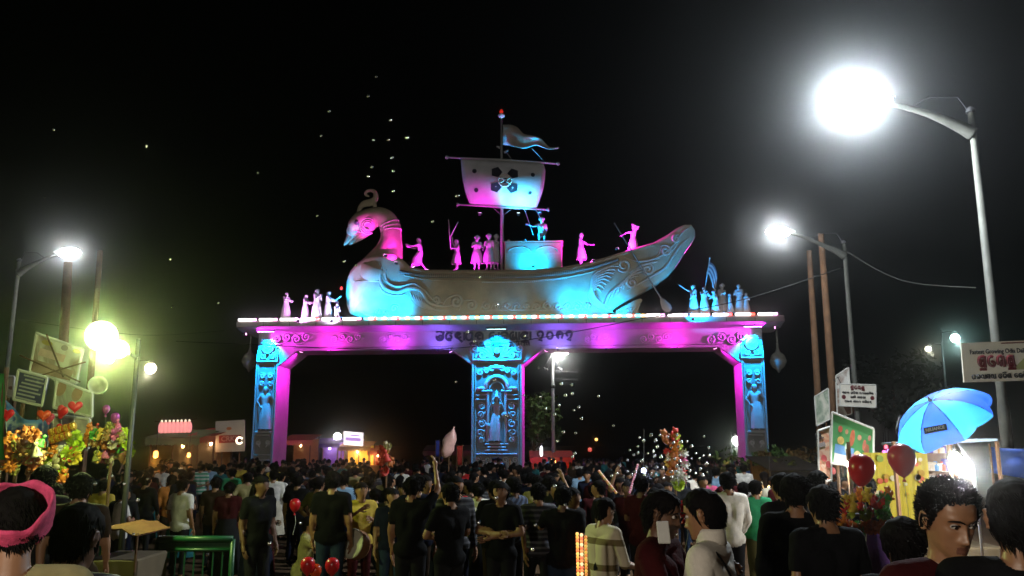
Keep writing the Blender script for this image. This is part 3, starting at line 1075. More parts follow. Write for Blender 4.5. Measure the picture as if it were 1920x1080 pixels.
# stations: px along, top py, bottom py, half beam (m)
ST = [(649, 536, 556, .08), (652, 522, 574, .38), (658, 509, 588, .62), (670, 496, 591, .85), (690, 482, 592, 1.02), (715, 476, 592, 1.12), (740, 478, 592, 1.16),
      (757, 489, 592, 1.18), (772, 503, 592, 1.2), (800, 507, 592, 1.22), (850, 508, 592, 1.25), (920, 508, 592, 1.27), (990, 507, 592, 1.27), (1050, 503, 592, 1.24), (1100, 494, 592, 1.17),
      (1135, 484, 586, 1.08), (1160, 476, 569, .98), (1190, 466, 552, .86), (1225, 456, 533, .72), (1250, 442, 516, .6), (1268, 429, 496, .5), (1283, 422, 472, .42), (1296, 422, 455, .34), (1303, 432, 445, .22)]
HS = []
for px, t, bt, w in ST:
    c = -w * .8
    a = bl(px, t, c); q = bl(px, bt, c)
    HS.append((a.x, a.z, max(q.z, .0) if bt > 585 else q.z, w))
def hull_at(x):
    for i in range(len(HS) - 1):
        if HS[i][0] <= x <= HS[i + 1][0]:
            t = (x - HS[i][0]) / (HS[i + 1][0] - HS[i][0])
            return tuple(HS[i][k] + (HS[i + 1][k] - HS[i][k]) * t for k in range(4))
    return HS[0] if x < HS[0][0] else HS[-1]
def hull_g(u):
    u = min(max(u, 0), 1)
    return .66 + .34 * (1 - (1 - u) ** 2.2) - .05 * max(0, u - .75) * 2
def hull_y(x, z):
    _, zt, zb, w = hull_at(x)
    return -w * hull_g((z - zb) / max(zt - zb, .05))
M_BOAT = mat('boat_cream_cement', (.42, .32, .19), .75, 0, .24, 1.4, .2, detail=7)
M_BOAT2 = mat('boat_dark_band', (.2, .165, .12), .8, 0, .2, 3, .2)
M_SCR = mat('boat_scroll_plaster', (.52, .43, .31), .7, 0, .12, 4)
def build_hull():
    xs = []
    for i in range(len(HS) - 1):
        k = 4
        xs += [HS[i][0] + (HS[i + 1][0] - HS[i][0]) * j / k for j in range(k)]
    xs.append(HS[-1][0])
    nu = 12
    vs = []; ring = 2 * (nu + 1) + 2
    for x in xs:
        _, zt, zb, w = hull_at(x)
        row = []
        for i in range(nu + 1):
            u = i / nu
            row.append((x, -w * hull_g(u), zb + (zt - zb) * u))
        inner = min(w * .75, w - .03)
        row.append((x, -inner, zt)); 
        row2 = [(p[0], -p[1], p[2]) for p in row[::-1]]
        vs += row + row2
    n = len(vs) // len(xs)
    fs = [(i * n + k, i * n + (k + 1) % n, (i + 1) * n + (k + 1) % n, (i + 1) * n + k) for i in range(len(xs) - 1) for k in range(n)]
    fs += [tuple(range(n)), tuple((len(xs) - 1) * n + k for k in range(n))[::-1]]
    b = MB(); b.add(vs, fs)
    o = obj('hull', b, M_BOAT, boat, True)
    return o
hull = build_hull()
def along(pxs, pys, rad, name, m, parent, off=0.02, n=6, flat=1.0, close_up=8):
    """a moulding that follows the hull's near side"""
    pts = []
    for px, py in zip(pxs, pys):
        p = bl(px, py, -1.0)
        for _ in range(3):
            p = bl(px, py, hull_y(p.x, p.z))
        pts.append((p.x, hull_y(p.x, p.z) - off, p.z))
    pts = smooth_path(pts, close_up)
    b = MB(); b.tube(pts, rad if isinstance(rad, (int, float)) else lerp_list(rad, len(pts)), n, flat=flat)
    return obj(name, b, m, parent, True)
RX = [772, 800, 850, 920, 990, 1050, 1100, 1135, 1160, 1190, 1225]
along(RX, [505, 510, 511, 511, 510, 506, 497, 487, 479, 469, 459], .07, 'gunwale', M_BOAT, hull)
along([758, 800, 850, 920, 990, 1050, 1100, 1135, 1160], [516, 524, 526, 527, 526, 521, 512, 501, 493], .05, 'rim_moulding', M_BOAT, hull)
along([750, 770, 800, 850, 920, 990, 1050, 1100, 1135, 1160], [509, 513, 517, 518, 518.5, 518, 513, 504, 494, 486], .11, 'rim_band', M_BOAT2, hull, .0, flat=.9)
along([650, 670, 700, 720], [528, 527, 526, 529], .03, 'breast_moulding', M_BOAT, hull, .01)
# dentils on the dark band
b = MB()
for i in range(84):
    px = 790 + i * (1095 - 790) / 83
    py = np.interp(px, [790, 850, 920, 990, 1050, 1095], [516.5, 518, 518.5, 518, 513.5, 505.5])
    p = bl(px, py, -1.2); y = hull_y(p.x, p.z)
    b.box((p.x, y - .11, p.z), (.045, .05, .17))
o = obj('rim_dentils', b, M_BOAT, hull); o['kind'] = 'stuff'
# row of small white beads under the rim
b = MB()
for i in range(46):
    px = 905 + i * (1062 - 905) / 45
    py = np.interp(px, [905, 990, 1062], [530, 529.5, 522])
    p = bl(px, py, -1.2); b.ball((p.x, hull_y(p.x, p.z) - .03, p.z), .035, 6, 4)
o = obj('bead_row', b, M_WHITE, hull); o['kind'] = 'stuff'

def hscroll(cx, cy_, r, flip, turns=1.6, rot=90, wpx=2.0, lead=None, name='scroll_relief'):
    """a volute on the hull side, sizes in photo pixels of the near side"""
    pts = []
    if lead:
        pts += list(lead)
    n = 24
    for i in range(n + 1):
        t = i / n
        a = R(rot) + flip * t * turns * 2 * PI
        rr = r * (1 - t) ** .9 + r * .1
        pts.append((cx + rr * math.cos(a), cy_ - rr * math.sin(a)))
    P3 = []
    for px, py in pts:
        p = bl(px, py, -1.1); p = bl(px, py, hull_y(p.x, p.z))
        P3.append((p.x, hull_y(p.x, p.z) - .02, p.z))
    b = MB(); b.tube(smooth_path(P3, 2), [wpx * .036 * q for q in lerp_list([.3, 1, 1, .9, .6], len(P3) * 2 - 1)], 6, flat=1.1)
    return obj(name, b, M_SCR, hull, True)
# the wing sweep and the wave of volutes along the foot of the hull
def stroke(pts, wpx, name='scroll_relief'):
    P3 = []
    for px, py in pts:
        p = bl(px, py, -1.1); p = bl(px, py, hull_y(p.x, p.z))
        P3.append((p.x, hull_y(p.x, p.z) - .02, p.z))
    P3 = smooth_path(P3, 6)
    b = MB(); b.tube(P3, [wpx * .036 * q for q in lerp_list([.25, 1, 1, .8, .25], len(P3))], 6, flat=1.1)
    return obj(name, b, M_SCR, hull, True)
stroke([(716, 500), (713, 520), (722, 540), (745, 548), (768, 540), (790, 545), (804, 566), (830, 574), (850, 572)], 3.2)
stroke([(724, 505), (724, 522), (736, 535), (756, 536), (776, 532), (797, 545), (812, 562), (832, 568)], 2.2)
stroke([(712, 535), (722, 549), (742, 554), (762, 552)], 2.2)
for i in range(6):
    stroke([(770 + i * 5, 548 + i * 3), (776 + i * 5, 562 + i * 2), (790 + i * 6, 574 + i * 1.5), (812 + i * 6, 582)], 2.0)
hscroll(818, 562, 8, 1, 1.5, 200)
hscroll(856, 565, 11, -1, 1.6, 100, 2.4, [(830, 575), (838, 560)])
hscroll(884, 572, 9, -1, 1.6, 100, 2.2, [(862, 582), (868, 565)])
hscroll(740, 578, 6, 1, 1.4, 0, 1.8); hscroll(708, 584, 5, -1, 1.4, 90, 1.6); hscroll(724, 586, 5, 1, 1.4, 90, 1.6)
for i in range(11):
    px = 912 + i * 19
    hscroll(px, 573 + (i % 2) * 2, 5.5 if i % 3 else 7, -1 if i % 2 else 1, 1.5, 90 + 30 * (i % 3), 1.9, [(px - 12, 583), (px - 6, 570 + i % 3)])
stroke([(900, 583), (950, 581), (1000, 582), (1060, 581), (1095, 578)], 1.8)
# flame-like leaves towards the stern
for i in range(8):
    a = i / 7
    stroke([(1150 - 10 * a, 586 - 6 * a), (1120 - 6 * a, 574 - 20 * a), (1105 + 8 * a, 555 - 38 * a), (1118 + 26 * a, 540 - 40 * a), (1128 + 34 * a, 548 - 48 * a)], 2.2)
for i in range(6):
    stroke([(1132 + i * 9, 575 - i * 8), (1142 + i * 11, 552 - i * 10), (1160 + i * 12, 538 - i * 9), (1174 + i * 12, 535 - i * 9)], 2.0)
hscroll(1185, 530, 10, 1, 1.6, 60, 2.2, [(1160, 545), (1172, 535)])
hscroll(1215, 505, 11, -1, 1.6, 120, 2.2, [(1180, 512), (1198, 500)])
hscroll(1170, 498, 12, 1, 1.6, 200, 2.2, [(1135, 505), (1150, 512)])
hscroll(1248, 470, 10, -1, 1.6, 140, 2.0, [(1222, 490), (1236, 476)])
hscroll(1268, 448, 8, 1, 1.5, 30, 1.8, [(1250, 478), (1264, 466)])
stroke([(1170, 482), (1200, 490), (1235, 482), (1262, 460), (1280, 435), (1292, 428)], 1.8)
stroke([(1175, 545), (1215, 522), (1246, 503), (1262, 480), (1276, 460), (1292, 446)], 2.2)
# scrolled foot under the stern
b = MB()
p0 = bl(1148, 592, 0).x; p1 = bl(1200, 592, 0).x
poly = [(p0, 0), (p1 - .1, 0), (p1, .25), (p1 - .12, .5), (p1 - .05, .85), (p1 + .12, 1.05), (p1 + .02, 1.15), (p1 - .3, 1.05), (p0 + .2, .55)]
b.prism(poly, -.5, .5)
foot = obj('stern_foot', b, M_BOAT, boat)
b = MB()
for i in range(5):
    xx = p1 - .12 - i * .2
    b.tube(smooth_path([(xx, -.53, .05), (xx - .14, -.53, .3), (xx - .02, -.53, .6), (xx + .1, -.53, .85 - i * .1)], 5), .035, 6)
obj('scroll_relief', b, M_SCR, foot, True)

# neck and head
path = [(712, 512, 46), (722, 490, 36), (730, 468, 27), (733, 448, 21), (733, 430, 19.5), (726, 414, 19.5), (714, 407, 19.5), (701, 408, 20.5), (690, 413, 23), (679, 419, 24.5), (669, 426, 20.5), (663, 433, 14)]
pts = [bl(a_, b_, 0) for a_, b_, _ in path]
rad = [c_ * .0272 for _, _, c_ in path]
sp = smooth_path(pts, 6)
b = MB(); b.tube(sp, lerp_list(rad, len(sp)), 20, flat=1.0, up=(0, 1, 0), round_cap=True)
neck = obj('neck', b, M_BOAT, boat, True)
for i, (k, r) in enumerate(((23, 20.6), (25, 20.8), (27, 21.0))):
    p = Vector(sp[k]); d = (Vector(sp[k + 1]) - Vector(sp[k - 1])).normalized()
    q = d.to_track_quat('Z', 'Y').to_matrix().to_4x4()
    b = MB(); rr = lerp_list(rad, len(sp))[k] + .015
    b.tube([p + q @ Vector((rr * math.cos(a), rr * math.sin(a), 0)) for a in [2 * PI * j / 24 for j in range(25)]], .035, 6)
    obj('neck_ring', b, M_SCR, neck, True)
# beak: upper and lower mandible
hb = [bl(667, 430, 0), bl(659, 441, 0), bl(652, 451, 0), bl(646, 458.5, 0)]
b = MB(); sp2 = smooth_path(hb, 5); b.tube(sp2, lerp_list([.38, .25, .16, .06], len(sp2)), 12, flat=.8, up=(0, 1, 0), round_cap=True)
beak = obj('beak', b, M_BOAT, neck, True)
lb = [bl(686, 434, 0), bl(675, 443, 0), bl(665, 451, 0), bl(656, 457, 0)]
b = MB(); sp2 = smooth_path(lb, 4); b.tube(sp2, lerp_list([.3, .24, .16, .06], len(sp2)), 12, flat=.75, up=(0, 1, 0), round_cap=True)
obj('lower_beak', b, M_BOAT, neck, True)
e_ = bl(670, 417, -.56)
b = MB(); b.lathe([(.17, 0), (.17, .04), (.13, .08), (.1, .05), (.09, .1), (.01, .13)], 16, M=Matrix.Translation(e_) @ Matrix.Rotation(PI / 2, 4, 'X'))
obj('eye', b, mat('swan_eye_dark', (.08, .07, .06), .5, 0, .1, 4), neck, True)
for k, (r, ph) in enumerate(((15, 200), (11, 190), (7.5, 180))):
    b = MB()
    pp = [bl(690 + r * math.cos(R(a)), 424 - r * math.sin(R(a)), -.6 - .02 * k) for a in range(ph - 150, ph + 120, 18)]
    b.tube(pp, .045, 6); obj('cheek_curl', b, M_SCR, neck, True)
b = MB(); pp = smooth_path([bl(664, 437, -.4), bl(674, 436, -.45), bl(684, 432, -.5), bl(697, 436, -.5)], 5); b.tube(pp, .035, 6); obj('mouth_line', b, M_BOAT2, neck, True)
# crest
cp = [bl(672, 399, 0), bl(676, 388, 0), bl(684, 382, 0), bl(697, 379, 0), bl(704, 371, 0), bl(703, 361, 0), bl(696, 357, 0), bl(688, 359, 0), bl(686, 365, 0), bl(691, 368, 0)]
sp2 = smooth_path(cp, 6)
b = MB(); b.tube(sp2, lerp_list([.10, .14, .2, .22, .17, .12, .10, .09, .08, .05], len(sp2)), 12, flat=.7, up=(0, 1, 0), round_cap=True)
crest = obj('crest', b, M_BOAT, boat, True)
cp = [bl(704, 392, 0), bl(702, 384, 0), bl(700, 378, 0)]
b = MB(); b.tube(cp, [.12, .12, .15], 10, round_cap=True); obj('crest_stem', b, M_BOAT, crest, True)

# mast, yards, sail, pennant
mt, mb = bl(940, 216, 0), bl(942, 505, 0)
b = MB(); b.tube([(mb.x, 0, mb.z - .4), (mt.x, 0, mt.z)], [.11, .055], 12)
mast = obj('mast', b, M_STONE, boat, True)
b = MB(); b.lathe([(.05, -.1), (.16, 0), (.19, .06), (.16, .12), (.06, .18), (.05, .3)], 14, (mt.x, 0, bl(940, 219, 0).z)); obj('mast_cap', b, M_WHITE, mast, True)
b = MB(); b.lathe([(.02, 0), (.1, .05), (.11, .13), (.06, .22), (.01, .25)], 12, (mt.x, 0, bl(940, 213, 0).z)); obj('beacon', b, mat('red_beacon', (.5, .02, .02), .3, 0, 0, emit=(1, .03, .01), estr=.5), mast, True)
ya_, yb_ = bl(838, 295, -.25), bl(1046, 307, -.25)
b = MB(); b.tube([ya_, ya_.lerp(yb_, .5) + Vector((0, 0, .03)), yb_], [.05, .075, .05], 8)
for p in (ya_, yb_): b.ball(tuple(p), .11, 8, 6)
obj('upper_yard', b, M_STONE, mast, True)
ya_, yb_ = bl(862, 383.5, -.25), bl(1024, 393, -.25)
b = MB(); b.tube([ya_, ya_.lerp(yb_, .5), yb_], [.05, .075, .05], 8)
for p, s in ((ya_, -1), (yb_, 1)): b.tube([p, p + Vector((s * .16, 0, 0))], [.05, .14], 8)
obj('lower_yard', b, M_STONE, mast, True)
# sail: bellied sheet 4 cm thick
def sail_pt(u, v):
    """u left-right, v top-bottom"""
    left = np.interp(v, [0, .25, .5, .75, 1], [864, 865.5, 868, 873, 881])
    right = np.interp(v, [0, .15, .35, .6, 1], [1019, 1022.5, 1022, 1018, 1006])
    px = left + (right - left) * u
    py = np.interp(v, [0, 1], [297 + 9 * u, 383.5 + 8 * u])
    belly = -.25 - .55 * math.sin(PI * min(max(v, 0), 1)) * (.55 + .45 * math.sin(PI * u))
    return bl(px, py, belly)
def sail_plane(u, v, off):
    p = sail_pt(u, v); return Vector((p.x, p.y - off, p.z))
nu, nv = 18, 14
vs = [tuple(sail_pt(i / nu, j / nv)) for j in range(nv + 1) for i in range(nu + 1)]
k = len(vs)
vs += [(p[0], p[1] + .05, p[2]) for p in vs]
w_ = nu + 1
fs = []
for j in range(nv):
    for i in range(nu):
        a = j * w_ + i
        fs.append((a, a + 1, a + 1 + w_, a + w_)); fs.append((k + a, k + a + w_, k + a + 1 + w_, k + a + 1))
for i in range(nu):
    fs.append((i, i + k, i + 1 + k, i + 1)); a = nv * w_ + i; fs.append((a, a + 1, a + 1 + k, a + k))
for j in range(nv):
    a = j * w_; fs.append((a, a + w_, a + w_ + k, a + k)); a = j * w_ + nu; fs.append((a, a + k, a + w_ + k, a + w_))
b = MB(); b.add(vs, fs)
M_SAIL = mat('sail_cream', (.50, .45, .42), .8, 0, .15, 1.5, .2)
sail = obj('sail', b, M_SAIL, mast, True)
def sail_uv(px, py):
    v = (py - 301) / 87.0; return (px - (864 + 13 * v)) / (158 - 20 * v), min(max((py - 297 - 9 * ((px - 864) / 158)) / 86.5, 0), 1)
def plate(poly, name, m, off=.02):
    pts = [sail_plane(*sail_uv(*q), off) for q in poly]
    c = sum((Vector(p) for p in pts), Vector()) / len(pts)
    n_ = len(pts); bb = MB()
    vs_ = [tuple(p) for p in pts] + [(p.x, p.y + .03, p.z) for p in pts] + [tuple(c)]
    fs_ = [(i, (i + 1) % n_, 2 * n_) for i in range(n_)] + [(i, (i + 1) % n_, (i + 1) % n_ + n_, i + n_) for i in range(n_)]
    bb.add(vs_, fs_); return obj(name, bb, m, sail)
M_EMB = mat('sail_emblem_dark', (.015, .013, .02), .7, 0, .2, 3)
def pent(cx, cy_, r, rot): return [(cx + r * math.cos(R(rot + 72 * i)), cy_ - r * .95 * math.sin(R(rot + 72 * i))) for i in range(5)]
for (cx, cy_, rot) in ((931, 323, 90 + 180 + 20), (961.5, 326, 90 + 180 - 20), (930.5, 351.5, 90 + 20 - 40), (962, 353, 90 - 20 + 40)):
    plate(pent(cx, cy_, 10.8, rot), 'sail_emblem', M_EMB)
def disc(cx, cy_, r): return [(cx + r * math.cos(2 * PI * i / 14), cy_ - r * math.sin(2 * PI * i / 14)) for i in range(14)]
for (cx, cy_, r) in ((890.5, 321, 4.2), (894, 357, 4.2), (997.5, 328, 3.8), (995, 362.5, 3.4)):
    plate(disc(cx, cy_, r), 'sail_dot', M_EMB)
plate(disc(947, 339, 5), 'sail_emblem_centre', M_EMB)
b = MB()
cc = [sail_plane(*sail_uv(947 + 12 * math.cos(a), 339 - 11 * math.sin(a)), .04) for a in [2 * PI * i / 24 for i in range(25)]]
b.tube(cc, .03, 5)
for (cx, cy_) in ((936, 333), (957, 334), (936, 345), (957, 346)):
    b.tube([sail_plane(*sail_uv(947, 339), .04), sail_plane(*sail_uv(cx, cy_), .04)], .03, 5)
obj('sail_rosette', b, M_SCR, sail, True)
# pennant: waving tapered cloth, 3 cm thick
top = [(943, 234), (958, 233), (970, 238), (982, 250), (998, 254), (1014, 260), (1025, 272), (1034, 277), (1048, 275)]
bot = [(943, 271), (955, 272), (968, 276), (982, 279), (994, 276), (1006, 273), (1018, 277), (1030, 280), (1047, 278)]
T_ = smooth_path([bl(x, y, .14 * math.sin(i * 1.4)) for i, (x, y) in enumerate(top)], 4)
B_ = smooth_path([bl(x, y, .14 * math.sin(i * 1.4 + .6)) for i, (x, y) in enumerate(bot)], 4)
vs = []; nv = 6
for a_, b_ in zip(T_, B_):
    for j in range(nv + 1):
        p = a_.lerp(b_, j / nv); vs.append((p.x, p.y + .06 * math.sin(j * 1.3 + p.x * 2), p.z))
k = len(vs); vs += [(p[0], p[1] + .03, p[2]) for p in vs]
w_ = nv + 1; fs = []
for i in range(len(T_) - 1):
    for j in range(nv):
        a = i * w_ + j; fs.append((a, a + 1, a + 1 + w_, a + w_)); fs.append((k + a, k + a + w_, k + a + 1 + w_, k + a + 1))
    a = i * w_; fs.append((a, a + w_, a + w_ + k, a + k)); a += nv; fs.append((a, a + k, a + w_ + k, a + w_))
b = MB(); b.add(vs, fs)
obj('pennant', b, mat('pennant_cement', (.34, .27, .2), .8, 0, .25, 2, .2), mast, True)
b = MB(); b.tube([bl(931, 274, 0), bl(938, 277, 0)], [.04, .09], 6); b.tube([bl(945, 286, 0), bl(953, 282, 0)], [.09, .04], 6)
obj('mast_spur', b, M_STONE, mast, True)
for (p, q) in (((983, 391), (1000, 440)), ((1004, 392), (1018, 418)), ((923, 388), (938, 402)), ((960, 391), (946, 402)), ((997, 278), (1018, 300)), ((950, 286), (960, 300)), ((957, 318), (968, 334))):
    b = MB(); b.tube([bl(*p, -.3), bl(*q, -.2)], .016, 5); obj('rigging_rope', b, M_STONE, mast)
# cabin
a, c_ = bl(946, 455, -.55), bl(1054, 503, -.55)
b = MB(); xm, w_, zt = (a.x + c_.x) / 2, c_.x - a.x, a.z
b.box((xm, 0, (zt + c_.z - .5) / 2), (w_, 1.2, zt - c_.z + .5), bev=.05)
cabin = obj('cabin', b, M_BOAT, boat)
b = MB(); b.box((xm, 0, zt + .03), (w_ + .12, 1.32, .07), bev=.02); obj('cabin_roof', b, M_BOAT, cabin)
for q in (-1, 1):
    b = MB()
    b.tube([(xm + q * w_ * .24 + w_ * .2 * math.cos(t), -.615, zt - .55 + .3 * math.sin(t)) for t in [PI * i / 14 for i in range(15)]], .03, 6)
    obj('cabin_arch', b, M_SCR, cabin, True)
b = MB(); b.box((xm, -.612, zt - .62), (w_ - .1, .024, .03)); obj('cabin_moulding', b, M_SCR, cabin)
b = MB(); b.box((xm - w_ * .27, .1, zt + .13), (w_ * .4, .5, .09), bev=.03); b.ball((xm - w_ * .44, -.1, zt + .2), .09, 8, 6); obj('cabin_chest', b, M_SCR, cabin)
# steering oar
oa, ob = bl(1152, 418, -1.35), bl(1241, 562, -1.35)
b = MB(); b.tube([oa, ob], .035, 8); oar = obj('steering_oar', b, M_STONE, boat, True)
d = (ob - oa).normalized()
b = MB(); b.tube([ob - d * .15, ob + d * .12, ob + d * .4, ob + d * .62, ob + d * .72], [.04, .16, .25, .2, .05], 12, flat=.3, up=(0, 1, 0)); obj('oar_blade', b, M_STONE, oar, True)

# floodlights that colour the boat
floodlight(gl(676, 597, -.8), gl(682, 578, BY - .8), CYAN, 330, 'cyan flood on the cornice below the swan breast', 140, group='floodlights lighting the boat')
floodlight(gl(738, 597, -.85), gl(736, 577, BY - 1.0), CYAN, 300, 'cyan flood on the cornice below the wing curl', 140, group='floodlights lighting the boat')
floodlight(gl(1080, 595, -.75), gl(1082, 556, BY - 1.0), CYAN, 330, 'cyan flood on the cornice below the rear half of the hull', 130, group='floodlights lighting the boat')
floodlight(gl(1165, 593, -.65), gl(1150, 577, BY - .6), CYAN, 200, 'cyan flood on the cornice beside the stern foot', 105, group='floodlights lighting the boat')
floodlight(gl(965, 597, -.85), gl(960, 555, BY - 1.1), CYAN, 10, 'weak cyan flood on the cornice below the middle of the hull', 110, group='floodlights lighting the boat')
floodlight(gl(742, 492, BY - 1.7), gl(724, 455, BY - .4), MAG, 200, 'magenta flood beside the swan neck', 48, (1, .4, .9), group='floodlights lighting the boat')
floodlight(gl(722, 478, BY - 1.9), gl(684, 428, BY - .5), MAG, 420, 'magenta flood aimed at the swan cheek', 30, (1, .4, .9), group='floodlights lighting the boat')
floodlight(gl(775, 500, BY + .9), gl(752, 430, BY + .2), MAG, 300, 'magenta flood behind the swan neck', 70, (1, .4, .9), group='floodlights lighting the boat')
floodlight(gl(640, 595, BY - .9), gl(655, 455, BY), CYAN, 700, 'cyan flood at the foot of the breast aimed up at the beak', 40, group='floodlights lighting the boat')
floodlight(gl(972, 400, BY - 1.35), gl(972, 368, BY - .6), (.03, .5, 1), 300, 'brightest flood under the sail, white-cyan', 100, (.7, 1, 1), group='floodlights lighting the boat')
floodlight(gl(900, 400, BY - 1.5), gl(905, 372, BY - .5), MAG, 30, 'magenta flood under the left half of the sail', 100, (1, .4, .9), group='floodlights lighting the boat')
floodlight(gl(1012, 398, BY + .6), gl(985, 255, BY), CYAN, 2200, 'blue flood behind the sail aimed at the pennant', 40, group='floodlights lighting the boat')
floodlight(gl(1000, 499, BY - 1.5), gl(1000, 490, BY - .6), CYAN, 240, 'cyan flood on the gunwale before the cabin', 120, group='floodlights lighting the boat')
floodlight(gl(880, 508, BY - .9), gl(880, 465, BY), MAG, 110, 'magenta flood on the gunwale among the standing crew', 140, (1, .4, .9), group='floodlights lighting the boat')
floodlight(gl(800, 506, BY - .9), gl(785, 470, BY), MAG, 110, 'magenta flood on the gunwale beside the rower', 140, (1, .4, .9), group='floodlights lighting the boat')
floodlight(gl(1112, 488, BY - 1.25), gl(1092, 465, BY), MAG, 420, 'magenta flood on the gunwale before the pointing statue', 120, (1, .4, .9), group='floodlights lighting the boat')
floodlight(gl(1158, 466, BY - 1.1), gl(1186, 440, BY), MAG, 600, 'magenta flood on the gunwale before the steersman', 120, (1, .4, .9), group='floodlights lighting the boat')
floodlight(gl(985, 450, BY - .5), gl(1012, 432, BY), CYAN, 200, 'cyan flood on the cabin roof', 120, group='floodlights lighting the boat')
floodlight(gl(1320, 540, BY + 2.0), gl(1286, 455, BY), MAG, 1200, 'magenta flood behind the stern tip', 60, (1, .4, .9), group='floodlights lighting the boat')
# ------------------------------------------------------------------ statues on the boat and on the cornice
M_STAT = mat('statue_plaster', (.50, .47, .43), .7, 0, .12, 5, .2)
def turban(J):
    up = (J['head'] - J['nape']).normalized(); h = J['head']
    return [('head', h + up * .07 + Vector((-.05, 0, 0)), h + up * .08 + Vector((.05, 0, 0)), .085, .085), ('head', h + up * .13, h + up * .17, .05, .035)]
STAND_R = dict(elR=(-.30, -.05, 1.12), wrR=(-.2, -.22, 1.05))
def statue(label, loc, rotz, key, J, scale=1.0, legs='dhoti', female=False, hat=True, hair='short', group=None, sleeves='short'):
    d = figure(key, J, female, 1.05, .026, sleeves, legs, hair, True, turban if hat else None)
    t = thing('statue', label, 'statue', loc, rotz, group)
    for k in ('body', 'shirt', 'skirt', 'trousers', 'hair', 'hair_bun', 'hair_length'):
        if k in d and d[k] is not None:
            o = inst({'skirt': 'robe', 'shirt': 'tunic', 'body': 'body', 'trousers': 'legwear'}.get(k, k), d[k], M_STAT, t)
    t.scale = (scale,) * 3
    return t
LEFT, RIGHT = -PI / 2 - PSI, PI / 2 - PSI       # facing directions along the gateway
S = 1.05
G_CREW = 'statues of the boat crew'
G_L = 'statues on the left end of the cornice'
G_R = 'statues on the right end of the cornice'
def on_boat(px, py, c=0.0, dz=0.0):
    p = gl(px, py, BY + c); return gw((p.x, p.y, p.z + dz))
J = shift_upper(pose(elL=(.2, -.3, 1.25), wrL=(.15, -.55, 1.35), elR=(-.2, -.3, 1.22), wrR=(-.15, -.56, 1.3), kneeL=(.1, -.3, .55), ankL=(.1, -.45, .1), toeL=(.11, -.6, .05), ankR=(-.1, .3, .1), toeR=(-.11, .15, .04)), 0, -.05)
statue('rower statue leaning to the swan neck with both arms stretched forward', on_boat(787, 508), LEFT, 'rower', J, S, group=G_CREW)
J = pose(elR=(-.25, -.12, 1.5), wrR=(-.27, -.15, 1.76), elL=(.3, -.1, 1.15), wrL=(.25, -.32, 1.15))
t = statue('statue raising crossed staffs above its head', on_boat(856, 507), LEFT + .5, 'staffs', J, S * .93, group=G_CREW)
p = t.location
def staff(a, b_, label, name='wooden_staff', cat='staff', r=.03):
    a, b_ = Vector(a), Vector(b_)
    bb = MB(); bb.tube([(0, 0, 0), (b_ - a) * .5, b_ - a], [r, r * 1.2, r * .7], 6)
    o = obj(name, bb, M_STAT, None, True, a); return tag(o, label, cat)
staff(on_boat(845, 465), on_boat(841, 412), 'upright staff held up by the statue near the mast')
staff(on_boat(843, 447, -.1), on_boat(859, 416, -.1), 'slanting staff crossing behind the upright one')
J = pose(elR=(-.25, -.08, 1.12), wrR=(-.12, -.22, 1.2), elL=(.25, -.08, 1.12), wrL=(.1, -.22, 1.15))
statue('standing crew statue in a cap, second left of the mast', on_boat(894, 507), .2 - PSI, 'folded', J, S * 1.05, group=G_CREW)
J = pose(elR=(-.26, -.02, 1.1), wrR=(-.22, -.2, .98))
statue('standing crew statue in pale robe just left of the mast', on_boat(917, 507), -.3 - PSI, 'plain', J, S * 1.1, group=G_CREW)
statue('crew statue half hidden behind another, touching the mast', on_boat(930, 507, .5), .6 - PSI, 'folded', J, S * 1.1, group=G_CREW)
J = pose(elR=(-.42, -.1, 1.25), wrR=(-.62, -.25, 1.28), elL=(.25, -.05, 1.1), wrL=(.2, -.2, .95), kneeL=(.12, -.3, .72), ankL=(.12, .1, .62), toeL=(.12, .2, .58), kneeR=(-.12, -.3, .72), ankR=(-.12, .1, .62), toeR=(-.12, .2, .58))
statue('crowned statue on the cabin roof stretching an arm to the left', on_boat(1016, 453, .1, -.62), .1 - PSI, 'helm', J, S * 1.08, legs='trousers', group=G_CREW)
J = pose(elL=(.28, -.25, 1.15), wrL=(.2, -.52, 1.1), elR=(-.26, -.02, 1.1), wrR=(-.22, -.1, .88))
statue('statue right of the cabin pointing a hand to the stern', on_boat(1090, 499), RIGHT - .3, 'point', J, S, group=G_CREW)
J = shift_upper(pose(elR=(-.3, -.3, 1.35), wrR=(-.25, -.5, 1.2), elL=(.35, .12, 1.5), wrL=(.15, -.05, 1.62)), 0, .08)
statue('steersman statue at the stern with one arm over its head', on_boat(1188, 483, -.1), LEFT + .2, 'steer', J, S, group=G_CREW)
ledge = lambda px, c: gw(Vector((gl(px, 597, c).x, c, Z_TOP)))
J = pose(elR=(-.25, -.12, 1.12), wrR=(-.15, -.32, 1.15), elL=(.25, -.12, 1.12), wrL=(.15, -.32, 1.15))
statue('leftmost statue on the cornice, robed, holding out a tray', ledge(535, -.3), RIGHT - .5, 'offer', J, .95, 'sari', True, False, 'bun', G_L)
statue('wide robed statue second from the left on the cornice', ledge(572, -.2), RIGHT - .2, 'offer2', J, .88, 'sari', True, False, 'long', G_L)
J = pose(elR=(-.25, -.1, 1.12), wrR=(-.06, -.22, 1.28), elL=(.25, -.1, 1.12), wrL=(.06, -.22, 1.28))
statue('tallest statue of the left cornice group, palms joined', ledge(593, -.45), RIGHT - .4, 'pray', J, 1.02, 'sari', True, False, 'bun', G_L)
J = pose(elL=(.3, -.3, 1.22), wrL=(.25, -.52, 1.38), elR=(-.25, -.25, 1.1), wrR=(-.2, -.48, 1.08))
statue('statue of the left cornice group stretching both arms towards the boat', ledge(614, -.1), RIGHT, 'lampgirl', J, .98, 'sari', True, False, 'bun', G_L)
